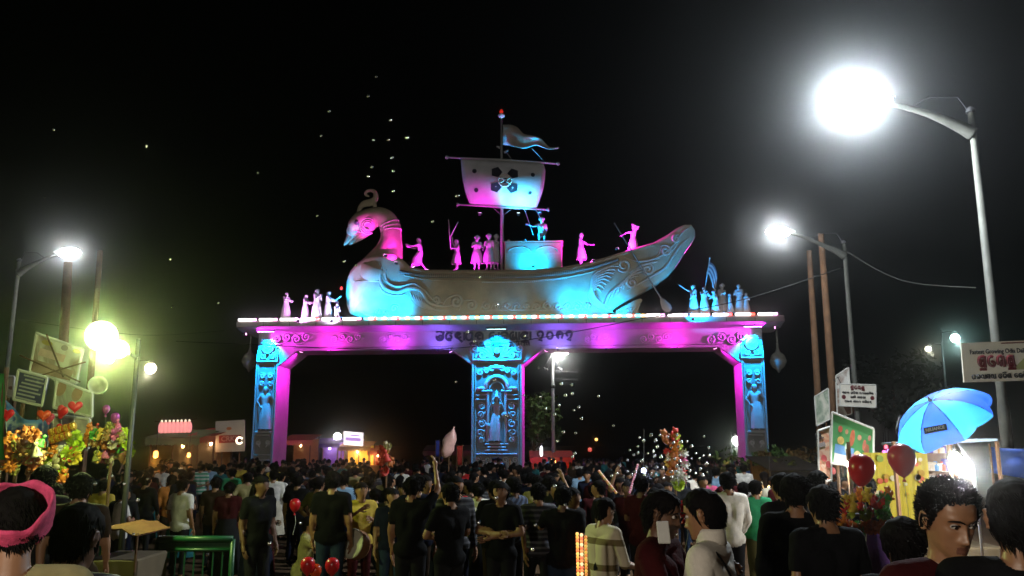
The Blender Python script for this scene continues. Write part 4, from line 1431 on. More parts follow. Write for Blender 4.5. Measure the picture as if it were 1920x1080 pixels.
J = pose(elR=(-.22, -.1, 1.12), wrR=(-.06, -.2, 1.3), elL=(.22, -.1, 1.12), wrL=(.06, -.2, 1.3))
for k in J:
    J[k] = J[k] - Vector((0, 0, .42)) if J[k].z > .6 else J[k]
J['kneeL'] = Vector((.11, -.28, .1)); J['kneeR'] = Vector((-.11, -.28, .1)); J['ankL'] = Vector((.11, .16, .08)); J['ankR'] = Vector((-.11, .16, .08)); J['toeL'] = Vector((.11, .28, .05)); J['toeR'] = Vector((-.11, .28, .05))
statue('small kneeling statue beside the swan breast', ledge(631, -.5), RIGHT - .6, 'kneel', J, .75, 'trousers', True, False, 'bun', G_L)
b = MB(); b.ball((0, 0, .03), (.06, .06, .07), 10, 7); b.lathe([(.02, -.06), (.07, -.02), (.075, .0)], 10)
tag(obj('lamp_bowl', b, mat('red_lamp', (.4, .02, .02), .4, 0, 0, emit=(1, .04, .02), estr=3), None, True, gw(gl(640, 541, -.1))), 'tiny red lamp held out by a statue left of the boat', 'lamp')
J = pose(elR=(-.3, -.2, 1.45), wrR=(-.36, -.42, 1.6), elL=(.26, -.05, 1.1), wrL=(.2, -.2, 1.0))
statue('statue on the right cornice with an arm raised towards the boat', ledge(1302, -.2), LEFT + .5, 'wave', J, 1.02, 'sari', True, False, 'bun', G_R)
J = pose(elR=(-.26, -.2, 1.2), wrR=(-.12, -.3, 1.3), elL=(.3, -.16, 1.16), wrL=(.1, -.34, 1.2))
statue('statue in a long robe gripping the flag pole on the cornice', ledge(1322, -.4), .3, 'flagman', J, .92, 'sari', False, False, 'short', G_R)
J = pose(elR=(-.3, -.25, 1.1), wrR=(-.25, -.5, 1.2), elL=(.3, -.2, 1.12), wrL=(.2, -.42, 1.2))
J = shift_upper(J, 0, -.12, -.05)
statue('stooping statue between the flag bearer and his neighbours', ledge(1344, -.45), LEFT + .4, 'stoop', J, .84, 'dhoti', False, False, 'short', G_R)
statue('tall statue with turban right of the flag on the cornice', ledge(1356, -.1), .4, 'tallr', pose(elR=(-.28, -.1, 1.12), wrR=(-.2, -.3, 1.15)), 1.02, 'dhoti', False, True, 'short', G_R)
statue('child statue between the two tallest on the right cornice', ledge(1370, -.3), RIGHT, 'plain2', pose(), .72, 'dhoti', False, False, 'short', G_R)
statue('robed statue second from the right on the cornice', ledge(1388, -.25), LEFT + .9, 'offer3', pose(elR=(-.25, -.12, 1.12), wrR=(-.1, -.32, 1.15), elL=(.25, -.12, 1.12), wrL=(.1, -.3, 1.1)), 1.0, 'sari', True, False, 'bun', G_R)
statue('rightmost small statue on the cornice in pink light', ledge(1401, -.45), RIGHT + .5, 'pray2', pose(elR=(-.25, -.1, 1.12), wrR=(-.06, -.22, 1.28), elL=(.25, -.1, 1.12), wrL=(.06, -.22, 1.28)), .72, 'sari', True, False, 'bun', G_R)
# striped flag of the right group
fa, fb = gw(gl(1319, 560, -.4)), gw(gl(1331, 484, -.4))
t = thing('flag', 'striped flag on a leaning pole carried by the right cornice statues', 'flag', fa)
b = MB(); b.tube([(0, 0, 0), fb - fa], .022, 6); b.ball(tuple(fb - fa), .05, 8, 6); obj('flag_pole', b, M_STAT, t)
top = [(1330, 492), (1336, 494), (1342, 503), (1345, 517), (1344, 532)]; bot = [(1325, 512), (1330, 516), (1334, 527), (1337, 540), (1342, 546)]
T_ = smooth_path([gw(gl(x, y, -.4 + .1 * math.sin(i * 2))) - fa for i, (x, y) in enumerate(top)], 4); B_ = smooth_path([gw(gl(x, y, -.4 + .1 * math.sin(i * 2 + 1))) - fa for i, (x, y) in enumerate(bot)], 4)
for j in range(6):
    b = MB(); vs = []
    for a_, b_ in zip(T_, B_):
        for q in (j / 6, (j + 1) / 6):
            p = a_.lerp(b_, q); vs.append(p); vs.append(p + Vector((0, .02, 0)))
    fs = []
    for i in range(len(T_) - 1):
        o_ = i * 4
        fs += [(o_, o_ + 2, o_ + 6, o_ + 4), (o_ + 1, o_ + 5, o_ + 7, o_ + 3), (o_, o_ + 4, o_ + 5, o_ + 1), (o_ + 2, o_ + 3, o_ + 7, o_ + 6)]
    b.add(vs, fs)
    obj('flag_stripe', b, M_STAT if j % 2 else mat('flag_dark_stripe', (.12, .1, .12), .8, 0, .1, 4), t)
# floods for the two cornice groups
floodlight(gl(560, 600, -1.3), gl(580, 565, -.2), (.8, .25, 1.0), 170, 'pink white flood before the left cornice statues', 140, (1, .7, 1))
floodlight(gl(622, 600, -1.4), gl(625, 570, -.3), (.65, .5, 1.0), 100, 'violet white flood before the kneeling statue', 140, (.8, .7, 1))
floodlight(gl(1300, 597, -1.5), gl(1315, 560, -.3), CYAN, 300, 'cyan flood before the right cornice statues', 130)
floodlight(gl(1415, 595, -.6), gl(1395, 565, -.3), MAG, 110, 'magenta flood beside the rightmost cornice statue', 130, (1, .4, .9))
# ------------------------------------------------------------------ other lamps, poles, boards, stalls
def gpos(px, D, py=900):
    """ground point under a pixel column at distance D"""
    x = (px - 960) / F_PX * D * (1 / (math.cos(PITCH) - (540 - py) / F_PX * math.sin(PITCH)))
    return Vector((x, D, ground_z(D)))

def pole_lamp(px, py, D, colour, power, label, rad=.1, head='globe', pole_px=None, glow=40, name='pole_lamp', two=None, gs=1.0):
    """a lamp on a plain post, lit"""
    L = at(px, py, D)
    g = ground_z(D)
    X = L.x if pole_px is None else at(pole_px, py, D).x
    t = thing(name, label, 'lamp post', (X, D + .15, g))
    b = MB(); b.tube([(0, 0, 0), (0, 0, L.z - g + .25)], [.05, .035], 8)
    obj('post', b, M_DARKMETAL, t, True)
    heads = [L] + ([at(*two, D)] if two else [])
    for i, q in enumerate(heads):
        r = Vector((q.x - X, -.15, q.z - g))
        b = MB(); b.tube([(0, 0, r.z + .12), (r.x * .6, -.08, r.z + .16), (r.x, -.12, r.z + .1)], .022, 6); obj('bracket_arm', b, M_DARKMETAL, t, True)
        b = MB()
        b.lathe([(.02, .16), (.1, .13), (.16, .04), (.17, .0), (.15, .0), (.08, .09), (.02, .11)], 14, tuple(r)); obj('lamp_shade', b, M_LAMPBODY, t, True)
        b = MB(); b.lathe([(.01, -.11 * gs), (.05 * gs, -.1 * gs), (.09 * gs, -.06 * gs), (.11 * gs, 0), (.09 * gs, .06 * gs), (.04 * gs, .1 * gs)], 14, tuple(r + Vector((0, 0, .02 - .1 * gs))))
        obj('lamp_glass', b, mat('lit_glass_' + str(colour), (1, 1, 1), .3, 0, 0, emit=colour, estr=glow), t, True)
        lamp('POINT', r + Vector((0, -.11 * gs - rad, -.2 * gs - rad)), colour, power * (1 if i == 0 else .5), t, rad)
    return t
FLOODY = (.78, 1.0, .3)
def flood_post():
    D = 9.3
    g = ground_z(D); a = at(190, 630, D); X = at(178, 630, D).x
    t = thing('flood_post', 'yellow-green flood lamps on a post, brightest light at left', 'lamp post', (X, D + 1.1, g))
    b = MB(); b.tube([(0, 0, 0), (0, 0, a.z - g + .1)], [.04, .03], 8); obj('post', b, M_DARKMETAL, t, True)
    b = MB(); b.tube([(0, 0, a.z - g - .12), (.1, -1.05, a.z - g - .12), (.4, -1.05, a.z - g - .2)], .02, 6); obj('cross_arm', b, M_DARKMETAL, t)
    for px, py, r, pw in ((190, 630, .17, 170), (224, 655, .1, 30)):
        c = at(px, py, D) - t.location
        q = Matrix.Translation(c) @ Vector((.55, -1, -.35)).to_track_quat('Z', 'Y').to_matrix().to_4x4()
        b = MB(); b.lathe([(r * .3, -r * .8), (r * .8, -r * .55), (r * 1.04, -.02), (r * 1.04, .0), (r * .98, .0)], 20, M=q); obj('reflector', b, M_LAMPBODY, t, True)
        b = MB(); b.lathe([(r * .97, -.005), (r * .8, r * .25), (r * .45, r * .42), (.01, r * .48)], 20, M=q); obj('lamp_glass', b, mat('flood_glass', (1, 1, 1), .3, 0, 0, emit=(.95, 1, .6), estr=300, alpha=.12), t, True)
        lamp('POINT', q @ Vector((0, 0, r * .22)), FLOODY, pw * 2.4, t, .05)
    c = at(206, 672, D - .5) - t.location  # added bulb below the floods, brightens the hoardings and toys
    b = MB(); b.tube([(0, 0, c.z + .16), (c.x, c.y, c.z + .14), (c.x, c.y, c.z + .05)], .01, 6); obj('cord', b, M_BLACK, t)
    b = MB(); b.ball(tuple(c), (.04, .04, .05), 12, 8); obj('added_fill_bulb', b, mat('flood_glass'), t, True)
    lamp('POINT', c, FLOODY, 190, t, .03)
flood_post()
def added_rear_lamp():  # added lamp, unseen behind the camera, lights the nearest faces
    t = thing('added_rear_lamp', 'lamp on a post standing behind the viewer', 'lamp post', (-1.9, -.9, 0))
    b = MB(); b.tube([(0, 0, 0), (0, 0, 2.9)], .025, 8); obj('post', b, M_DARKMETAL, t, True)
    b = MB(); b.lathe([(.16, 2.78), (.1, 2.9), (.03, 2.93), (.03, 2.96)], 14); obj('lamp_shade', b, M_LAMPBODY, t, True)
    b = MB(); b.ball((0, 0, 2.72), (.06, .06, .08), 12, 8); obj('lamp_glass', b, mat('added_rear_lamp_glass', (1, 1, 1), .3, 0, 0, emit=(1, .9, .75), estr=30), t, True)
    lamp('POINT', (0, .1, 2.55), (1, .88, .72), 470, t, .1)
added_rear_lamp()
pole_lamp(283, 682, 36, (1, .88, .6), 50, 'small warm lamp post right of the yellow flood lamps', .12, glow=14, pole_px=252, gs=2.2)
pole_lamp(1790, 627, 40, (.6, 1, .9), 80, 'greenish white lamp on the far post at right', .12, pole_px=1768, gs=2.0, glow=14)
pole_lamp(1740, 650, 40, (1, .95, .7), 20, 'dim warm lamp on the far post at right', .1, pole_px=1768.6, gs=1.3, glow=8)
pole_lamp(633, 812, 58, (1, 1, .9), 60, 'white lamp beside the glowing sign beyond the left arch', .12, gs=2.6, glow=10)
pole_lamp(1381, 818, 52, (.9, 1, .85), 90, 'round white lamp touching the edge of the right pillar', .14, gs=2.8, glow=10, pole_px=1372)

# lamp mast beyond the right arch
def mast_lamp():
    D = 52
    g = ground_z(D); a = at(1036, 662, D); X = a.x
    t = thing('lamp_mast', 'tall mast with a bright lamp head beyond the right arch', 'lamp post', (X, D, g))
    h = a.z - g
    b = MB(); b.tube([(0, 0, 0), (0, 0, h)], [.13, .08], 10); obj('post', b, mat('mast_grey', (.45, .47, .45), .6, .2, .1, 4), t, True)
    b = MB(); b.box((.4, 0, h + .08), (1.1, .5, .2), bev=.04); obj('lamp_housing', b, M_WHITE, t)
    b = MB(); b.box((.55, -.02, h - .04), (.8, .4, .05)); obj('lamp_lens', b, mat('mast_lens', (1, 1, 1), .3, 0, 0, emit=(1, 1, .95), estr=40), t)
    lamp('POINT', (.55, -.3, h - .3), (1, 1, .96), 150, t, .15)
    for s in (-1, 1):
        for yy in (-1, 1):
            b = MB(); b.tube([(0, 0, h), (s * .45 + .1 * yy, yy * .4, h - .95)], .02, 6); b.ball((s * .45 + .1 * yy, yy * .4, h - 1.0), .09, 8, 6); obj('strut', b, M_WHITE, t, True)
    for z in (h - 1.6, h - 1.1):
        b = MB(); b.tube([(0, 0, z), (1.6, .3, z - .08)], .012, 5); obj('wire_stub', b, M_WHITE, t)
    b = MB(); b.lathe([(.1, h - 2.2), (.15, h - 2.15), (.15, h - 2.05), (.09, h - 2.0)], 10); obj('collar', b, M_STEEL, t)
mast_lamp()

def timber_pole(px0, py0, px1, D, label, r=.11):
    a = at(px0, py0, D); g = ground_z(D)
    b = MB(); x1 = at(px1, 760, D).x
    b.tube([(0, 0, 0), ((a.x - x1) * .5 + .03, 0, (a.z - g) * .5), (a.x - x1, 0, a.z - g)], [r, r * .92, r * .75], 8)
    o = obj('timber_pole', b, M_WOODPOLE, None, True, (x1, D, g))
    return tag(o, label, 'pole', 'bare timber poles')
timber_pole(128, 492, 118, 16, 'orange brown timber pole behind the tilted white hoarding')
timber_pole(188, 470, 166, 18, 'thin timber pole rising behind the yellow flood lamps', .08)
timber_pole(1517, 470, 1530, 27, 'left of two brown timber poles behind the right boards', .12)
timber_pole(1539, 438, 1560, 26, 'right of two brown timber poles behind the right boards', .13)

# ------------------------------------------------------------------ boards
def board(name, label, cat, px4, D, m, frame=None, depth=.05, posts=True, group=None, dy=(0, 0, 0, 0)):
    """flat board from its four corners (clockwise from top left), with frame bars and posts; returns (thing, matrix of its face)"""
    P4 = [at(x, y, D + q) for (x, y), q in zip(px4, dy)]
    c = sum(P4, Vector()) / 4
    g = ground_z(D)
    t = thing(name, label, cat, (c.x, D + depth, g), 0, group)
    o = Vector((c.x, D + depth, g))
    Q = [p - o for p in P4]
    b = MB()
    back = [q + Vector((0, depth, 0)) for q in Q]
    b.add(Q + back, [(0, 1, 2, 3), (7, 6, 5, 4), (0, 4, 5, 1), (1, 5, 6, 2), (2, 6, 7, 3), (3, 7, 4, 0)])
    obj('panel', b, m, t)
    if frame is not None:
        for i in range(4):
            b = MB(); b.tube([Q[i] + Vector((0, -.006, 0)), Q[(i + 1) % 4] + Vector((0, -.006, 0))], .02, 6); obj('frame_bar', b, frame, t)
    if posts:
        for s in (.2, .8):
            p = (Q[3].lerp(Q[2], s)); q = Q[0].lerp(Q[1], s)
            b = MB(); b.tube([(p.x, p.y + .09, 0), (p.x, p.y + .09, p.z), (q.x, q.y + .09, q.z)], .03, 6); obj('post', b, M_WOODPOLE, t)
    # face frame for lettering
    ux = (Q[1] - Q[0] + Q[2] - Q[3]); W = ux.length / 2; ux.normalize()
    uz = (Q[0] - Q[3] + Q[1] - Q[2]); H = uz.length / 2; uz = (uz - ux * uz.dot(ux)).normalized()
    uy = uz.cross(ux)
    cc = sum(Q, Vector()) / 4
    M = Matrix(((ux.x, uy.x, uz.x, cc.x), (ux.y, uy.y, uz.y, cc.y), (ux.z, uy.z, uz.z, cc.z), (0, 0, 0, 1)))
    return t, M, W, H

def latin(name, text, size, M, m, parent, x=0, z=0, width=None, bold=0.0):
    """block lettering cut from the built-in font, centred at (x, z) of the face"""
    cu = bpy.data.curves.new('txt', 'FONT')
    cu.body = text; cu.size = size; cu.align_x = 'CENTER'; cu.align_y = 'CENTER'; cu.extrude = .004; cu.offset = bold; cu.resolution_u = 2
    o = bpy.data.objects.new('txt', cu); col.objects.link(o)
    dg = bpy.context.evaluated_depsgraph_get(); dg.update()
    me = bpy.data.meshes.new_from_object(o.evaluated_get(dg))
    bpy.data.objects.remove(o); bpy.data.curves.remove(cu)
    if width:
        xs = [v.co.x for v in me.vertices]; k = width / max(max(xs) - min(xs), 1e-6)
    else:
        k = 1
    for v in me.vertices:
        q = M @ Vector((x + v.co.x * k, -.012 - v.co.z, z + v.co.y)); v.co = q
    me.materials.clear(); me.materials.append(m)
    o = bpy.data.objects.new(name, me); col.objects.link(o); o.parent = parent
    return o

def patch(name, M, m, parent, x, z, w, h, shape='rect', lift=.008):
    """a flat printed area on a board, as a thin sheet"""
    b = MB()
    if shape == 'rect':
        b.box((x, -lift, z), (w, .006, h), M)
    else:
        b.prism([(x + w / 2 * math.cos(2 * PI * i / 16), z + h / 2 * math.sin(2 * PI * i / 16)) for i in range(16)], -lift - .004, -lift + .002, M)
    return obj(name, b, m, parent)

INK = mat('sign_ink_black', (.02, .02, .025), .6, 0, .1, 8)
MAROON = mat('sign_ink_maroon', (.10, .008, .012), .5, 0, .1, 8)
INKG = mat('sign_ink_green', (.05, .12, .06), .6, 0, .1, 8)
BOARDW = mat('sign_board_white', (.62, .58, .50), .6, 0, .1, 3)
FRAME = mat('board_frame_pale', (.55, .54, .5), .6, 0, .1, 6)

def hearts(x, z, s):
    return [(x + s * .052 * 16 * math.sin(t) ** 3, z + s * .052 * (13 * math.cos(t) - 5 * math.cos(2 * t) - 2 * math.cos(3 * t) - math.cos(4 * t))) for t in [2 * PI * i / 20 for i in range(20)]]

# newspaper sign on the nearest lamp pole
t, M, W, H = board('signboard', 'cream newspaper signboard fixed to the near right lamp pole', 'signboard', [(1802, 643), (1934, 638), (1938, 713), (1808, 717)], 13.8, BOARDW, None, .03, False)
latin('slogan', 'Fastest Growing Odia Daily', .11, M, INK, t, .03, .165, W * .82, .0015)
lettering('odia_name', ['pra', 'e', 'ma', 'ya2'], .19, M @ Matrix.Translation((-.02, -.012, -.1)), MAROON, t, .13, fit=W * .54)
lettering('odia_line', ['sa', 'ra', 'na', '|', 'pa', 'na', '|', ' ', 'ta', 'ra', 'i', 'ya', ' ', 'e', 'ba', 'na', 'i', 'ka'], .075, M @ Matrix.Translation((.03, -.012, -.285)), INK, t, .1, fit=W * .86)
patch('slogan_strip', M, MAROON, t, .3, .3, W * .35, .018)
b = MB(); b.prism([(.22, -.15), (W / 2 - .02, -.15), (W / 2 - .02, .14)], -.01, -.005, M); obj('green_flash', b, mat('sign_green_flash', (.3, .33, .14), .6, 0, .15, 5), t)
for s in (-1, 1):
    b = MB(); b.tube([M @ Vector((s * .1 + .1, .02, .2)), M @ Vector((s * .1 + .1, .18, .2))], .015, 5); obj('clamp', b, M_DARKMETAL, t)

# the sign on the second lamp pole
t, M, W, H = board('signboard', 'white notice with two red emblems on the second right lamp pole', 'signboard', [(1575, 720), (1642, 722), (1642, 764), (1575, 761)], 23.75, BOARDW, FRAME, .03, False)
lettering('odia_name', ['pra', 'e', 'ma', 'ya2'], .1, M @ Matrix.Translation((.0, -.012, .17)), MAROON, t, .14, fit=W * .4)
lettering('odia_line', ['ka', 'ta', 'ka', ' ', 'ra', 'sa', 'i', 'pa', '|', ' ', 'na', 'ga', 'ra', 'ba', 'la', 'i', 'ma'], .055, M @ Matrix.Translation((0, -.012, .045)), INK, t, .1, fit=W * .88)
lettering('odia_line', ['ba', '|', 'la', 'i', ' ', 'ya', '|', 'ta', 'ra', '|'], .055, M @ Matrix.Translation((0, -.012, -.075)), INK, t, .1, fit=W * .42)
lettering('odia_line', ['sa', 'ba', 'ka', ' ', 'pa', '|', 'na', 'ga', ' ', 'ma', 'ra', 'i', 'ta', 'ha'], .055, M @ Matrix.Translation((0, -.012, -.2)), INK, t, .1, fit=W * .76)
for s in (-1, 1):
    patch('red_emblem', M, MAROON, t, s * W * .4, -.055, .12, .12, 'disc')
    b = MB(); b.tube([M @ Vector((s * .06 - .05, .02, .1)), M @ Vector((s * .06 - .05, .18, .1))], .012, 5); obj('clamp', b, M_DARKMETAL, t)

# boards of the right cluster
t, M, W, H = board('hoarding', 'pale green printed hoarding at the left of the right board cluster', 'hoarding', [(1527, 744), (1553, 728), (1556, 786), (1531, 799)], 25.2, patches('print_pale_green', [(.62, .6, .52), (.5, .52, .42), (.2, .27, .2), (.55, .6, .45)], 2.2), FRAME)
t, M, W, H = board('hoarding', 'tall white hoarding with brown foot behind the notice', 'hoarding', [(1567, 705), (1591, 689), (1597, 776), (1570, 784)], 25.0, patches('print_white_brown', [(.66, .64, .6), (.6, .58, .54), (.3, .2, .15), (.6, .55, .5)], 1.6), FRAME)
patch('brown_block', M, mat('print_brown', (.25, .14, .1), .6, 0, .3, 4), t, 0, -H * .34, W * .8, H * .26)
latin('letters', 'YT', .3, M, INK, t, .02, H * .3, W * .5)
t, M, W, H = board('hoarding', 'orange pink hoarding lettered B.R. under the pale green one', 'hoarding', [(1533, 808), (1556, 800), (1559, 900), (1536, 906)], 15.6, patches('print_salmon', [(.6, .36, .24), (.62, .42, .3), (.55, .2, .12), (.65, .5, .3)], 2.5), FRAME)
latin('letters', 'B.R.', .16, M, INK, t, .02, H * .36, W * .6, .004)
patch('grey_block', M, mat('print_grey', (.3, .25, .24), .6, 0, .2, 5), t, .02, H * .2, W * .5, H * .08)
for i in range(3): patch('printed_figure', M, mat('print_rose', (.5, .08, .08), .6, 0, .3, 8), t, -.03 + .04 * i, -.05 - .13 * i, .1, .13, 'disc')
GREENB = mat('banner_green', (.07, .27, .09), .65, 0, .15, 3)
t, M, W, H = board('banner', 'green printed banner with small figures beside the bare bulb', 'banner', [(1560, 773), (1638, 804), (1638, 880), (1558, 868)], 15.0, GREENB, FRAME, .02, dy=(0, .25, .25, 0))
for (x, z, w, h, c) in ((-.3, .22, .09, .12, (.45, .1, .06)), (-.16, .2, .06, .09, (.4, .22, .12)), (-.03, .12, .1, .3, (.45, .12, .06)), (.12, .16, .08, .1, (.5, .25, .15)), (.24, .05, .07, .2, (.5, .15, .1)), (.3, -.02, .1, .2, (.35, .12, .07)),
                        (-.26, .02, .14, .14, (.6, .42, .12)), (-.1, -.08, .12, .2, (.5, .6, .5)), (.12, -.2, .16, .24, (.65, .5, .25)), (.04, -.2, .1, .1, (.35, .2, .3)), (.33, .2, .06, .1, (.5, .2, .15))):
    patch('printed_figure', M, mat('print_' + str(c), c, .6, 0, .3, 12), t, x, z - .03, w, h, 'disc')
patch('blue_print', M, mat('print_sky_blue', (.12, .28, .55), .6, 0, .25, 6), t, -.16, -.17, .4, .16)
patch('white_print', M, mat('print_white', (.62, .62, .6), .6, 0, .15, 6), t, -.2, -.33, .3, .16)

# boards of the left cluster
t, M, W, H = board('hoarding', 'tilted white picture hoarding with crossed ropes, largest at left', 'hoarding', [(69, 625), (155, 655), (143, 719), (56, 699)], 11.6, patches('print_cream_brown', [(.68, .66, .62), (.62, .58, .52), (.3, .2, .14), (.62, .56, .5), (.66, .66, .66)], 1.5), FRAME)
patch('brown_print', M, mat('print_brown2', (.32, .2, .14), .7, 0, .4, 5), t, .0, -H * .3, W * .85, H * .3)
patch('yellow_seal', M, mat('print_ochre', (.4, .3, .06), .6, 0, .2, 5), t, -W * .3, H * .36, .16, .07, 'disc')
patch('yellow_seal', M, mat('print_ochre'), t, W * .34, H * .36, .12, .06, 'disc')
patch('grey_seal', M, mat('print_grey'), t, W * .08, H * .36, .1, .08, 'disc')
patch('rose_print', M, mat('print_rose_pale', (.6, .4, .34), .7, 0, .3, 5), t, -.08, H * .08, W * .55, H * .2)
for p, q in (((-.25, .3), (.2, -.2)), ((-.5, -.08), (.45, -.2)), ((-.2, -.32), (.42, .08))):
    b = MB(); b.tube([M @ Vector((p[0], -.03, p[1])), M @ Vector((q[0], -.03, q[1]))], .012, 5); obj('rope', b, M_WOODPOLE, t)
t, M, W, H = board('hoarding', 'dark blue text hoarding left of the tilted white one', 'hoarding', [(35, 694), (89, 708), (79, 761), (26, 749)], 11.4, mat('print_navy', (.035, .035, .12), .6, 0, .2, 4), FRAME)
for i in range(7):
    patch('text_line', M, mat('print_grey_line', (.35, .34, .38), .6, 0, .2, 9), t, random.uniform(-.03, .03), H * .38 - i * H * .13, W * random.uniform(.5, .82), .022)
t, M, W, H = board('hoarding', 'grey green portrait hoarding below the tilted white one', 'hoarding', [(108, 712), (173, 737), (172, 782), (101, 764)], 11.35, patches('print_grey_green', [(.5, .52, .42), (.42, .46, .36), (.25, .22, .2), (.52, .55, .5)], 1.8), FRAME)
for x in (-.22, .02): patch('portrait', M, mat('print_skin', (.3, .17, .1), .6, 0, .25, 9), t, x, .08, .14, .2, 'disc')
t, M, W, H = board('hoarding', 'low white hoarding under the portrait one', 'hoarding', [(100, 778), (168, 786), (165, 842), (97, 830)], 11.2, patches('print_dull_white', [(.5, .45, .4), (.42, .36, .33), (.2, .18, .22), (.5, .42, .4)], 2.0), FRAME)
t, M, W, H = board('hoarding', 'small white notice beside the far left lamp pole', 'hoarding', [(5, 704), (27, 707), (25, 744), (4, 741)], 11.8, BOARDW, FRAME)
for i in range(3): patch('stamp', M, mat('print_brown'), t, (-.05, .05, -.02)[i], (.1, -.02, -.12)[i], .07, .05, 'disc')

# sagging blue banner and green strip
def cloth(name, label, cat, tl, tr, br, bl_, D, m, sag=.1, n=14, mrow=6, wave=.05):
    P4 = [at(x, y, D) for (x, y) in (tl, tr, br, bl_)]
    o = Vector((P4[3].x, D, ground_z(D)))
    vs = []
    for j in range(mrow + 1):
        for i in range(n + 1):
            u, v = i / n, j / mrow
            p = P4[0].lerp(P4[1], u).lerp(P4[3].lerp(P4[2], u), v) - o
            p.z -= sag * math.sin(PI * u) * (1 - .3 * v)
            p.y += wave * math.sin(u * 9 + v * 2) + wave * .5 * math.sin(v * 7)
            vs.append(p)
    k = len(vs); vs += [p + Vector((0, .012, 0)) for p in vs]
    w = n + 1; fs = []
    for j in range(mrow):
        for i in range(n):
            a = j * w + i; fs += [(a, a + 1, a + 1 + w, a + w), (k + a, k + a + w, k + a + 1 + w, k + a + 1)]
    for i in range(n):
        fs += [(i, i + k, i + 1 + k, i + 1)]; a = mrow * w + i; fs += [(a, a + 1, a + 1 + k, a + k)]
    b = MB(); b.add(vs, fs)
    t = thing(name, label, cat, o)
    obj('cloth', b, m, t, True)
    for i, q in ((0, 0), (1, n)):
        p = vs[q]; b = MB(); b.tube([(p.x, p.y + .03, 0), (p.x, p.y + .03, p.z + .05)], .02, 6); obj('post', b, M_WOODPOLE, t)
    return t
cloth('banner', 'sagging blue and white banner behind the toy sellers at left', 'banner', (8, 748), (95, 778), (92, 840), (8, 818), 11.3, patches('print_blue_banner', [(.06, .16, .5), (.1, .25, .6), (.4, .5, .6), (.05, .1, .35), (.1, .25, .6)], 1.8), .16)
cloth('banner', 'narrow green cloth strip at the left edge', 'banner', (-30, 700), (6, 700), (9, 862), (-30, 862), 6.5, mat('strip_green', (.03, .3, .04), .7, 0, .15, 4), 0, 6, 8, .02)

# loudspeaker horn
def horn():
    D = 11.6; c = at(184, 722, D); g = ground_z(D)
    t = thing('loudspeaker', 'pale horn loudspeaker on a thin post beside the left hoardings', 'loudspeaker', (c.x - .18, D + .1, g))
    r = Vector((.18, -.1, c.z - g))
    q = Matrix.Translation(r) @ Vector((.35, -.9, -.1)).to_track_quat('Z', 'Y').to_matrix().to_4x4()
    b = MB(); b.lathe([(.03, -.28), (.035, -.2), (.05, -.1), (.08, -.02), (.12, .04), (.13, .05), (.11, .045), (.06, -.03), (.02, -.1)], 18, M=q); obj('horn', b, mat('horn_cream', (.6, .6, .5), .5, 0, .1, 5), t, True)
    b = MB(); b.lathe([(.06, -.42), (.075, -.4), (.075, -.3), (.04, -.26)], 14, M=q); obj('driver', b, M_LAMPBODY, t, True)
    b = MB(); b.tube([(0, 0, 0), (0, 0, r.z + .1)], .025, 6); obj('post', b, M_WOODPOLE, t)
    b = MB(); b.tube([(0, 0, r.z), (.1, -.02, r.z)], .02, 6); obj('bracket', b, M_DARKMETAL, t)
horn()

# overhead cable across the gateway
pts = [(330, 640), (470, 646), (600, 652), (760, 656), (850, 653), (950, 643), (1050, 627), (1120, 614), (1190, 600), (1260, 588), (1400, 560), (1585, 500)]
P3 = [at(x, y, 33 - i * .7) for i, (x, y) in enumerate(pts)]
b = MB(); b.tube(smooth_path([p - P3[0] for p in P3], 5), .016, 5)
tag(obj('overhead_cable', b, M_BLACK, None, True, P3[0]), 'black overhead cable crossing before the gateway beam', 'cable')
for i, (a, c, D0, D1, lab) in enumerate((((36, 600), (420, 620), 26, 40, 'thin wire from the far left lamp pole past the flood lamps'), ((1585, 470), (1830, 540), 24, 16, 'thin wire between the two right lamp poles'))):
    p, q = at(*a, D0), at(*c, D1); m_ = (p + q) / 2 - Vector((0, 0, .35))
    b = MB(); b.tube(smooth_path([Vector(), m_ - p, q - p], 8), .008, 4); tag(obj('overhead_wire', b, M_STEEL, None, False, p), lab, 'wire')
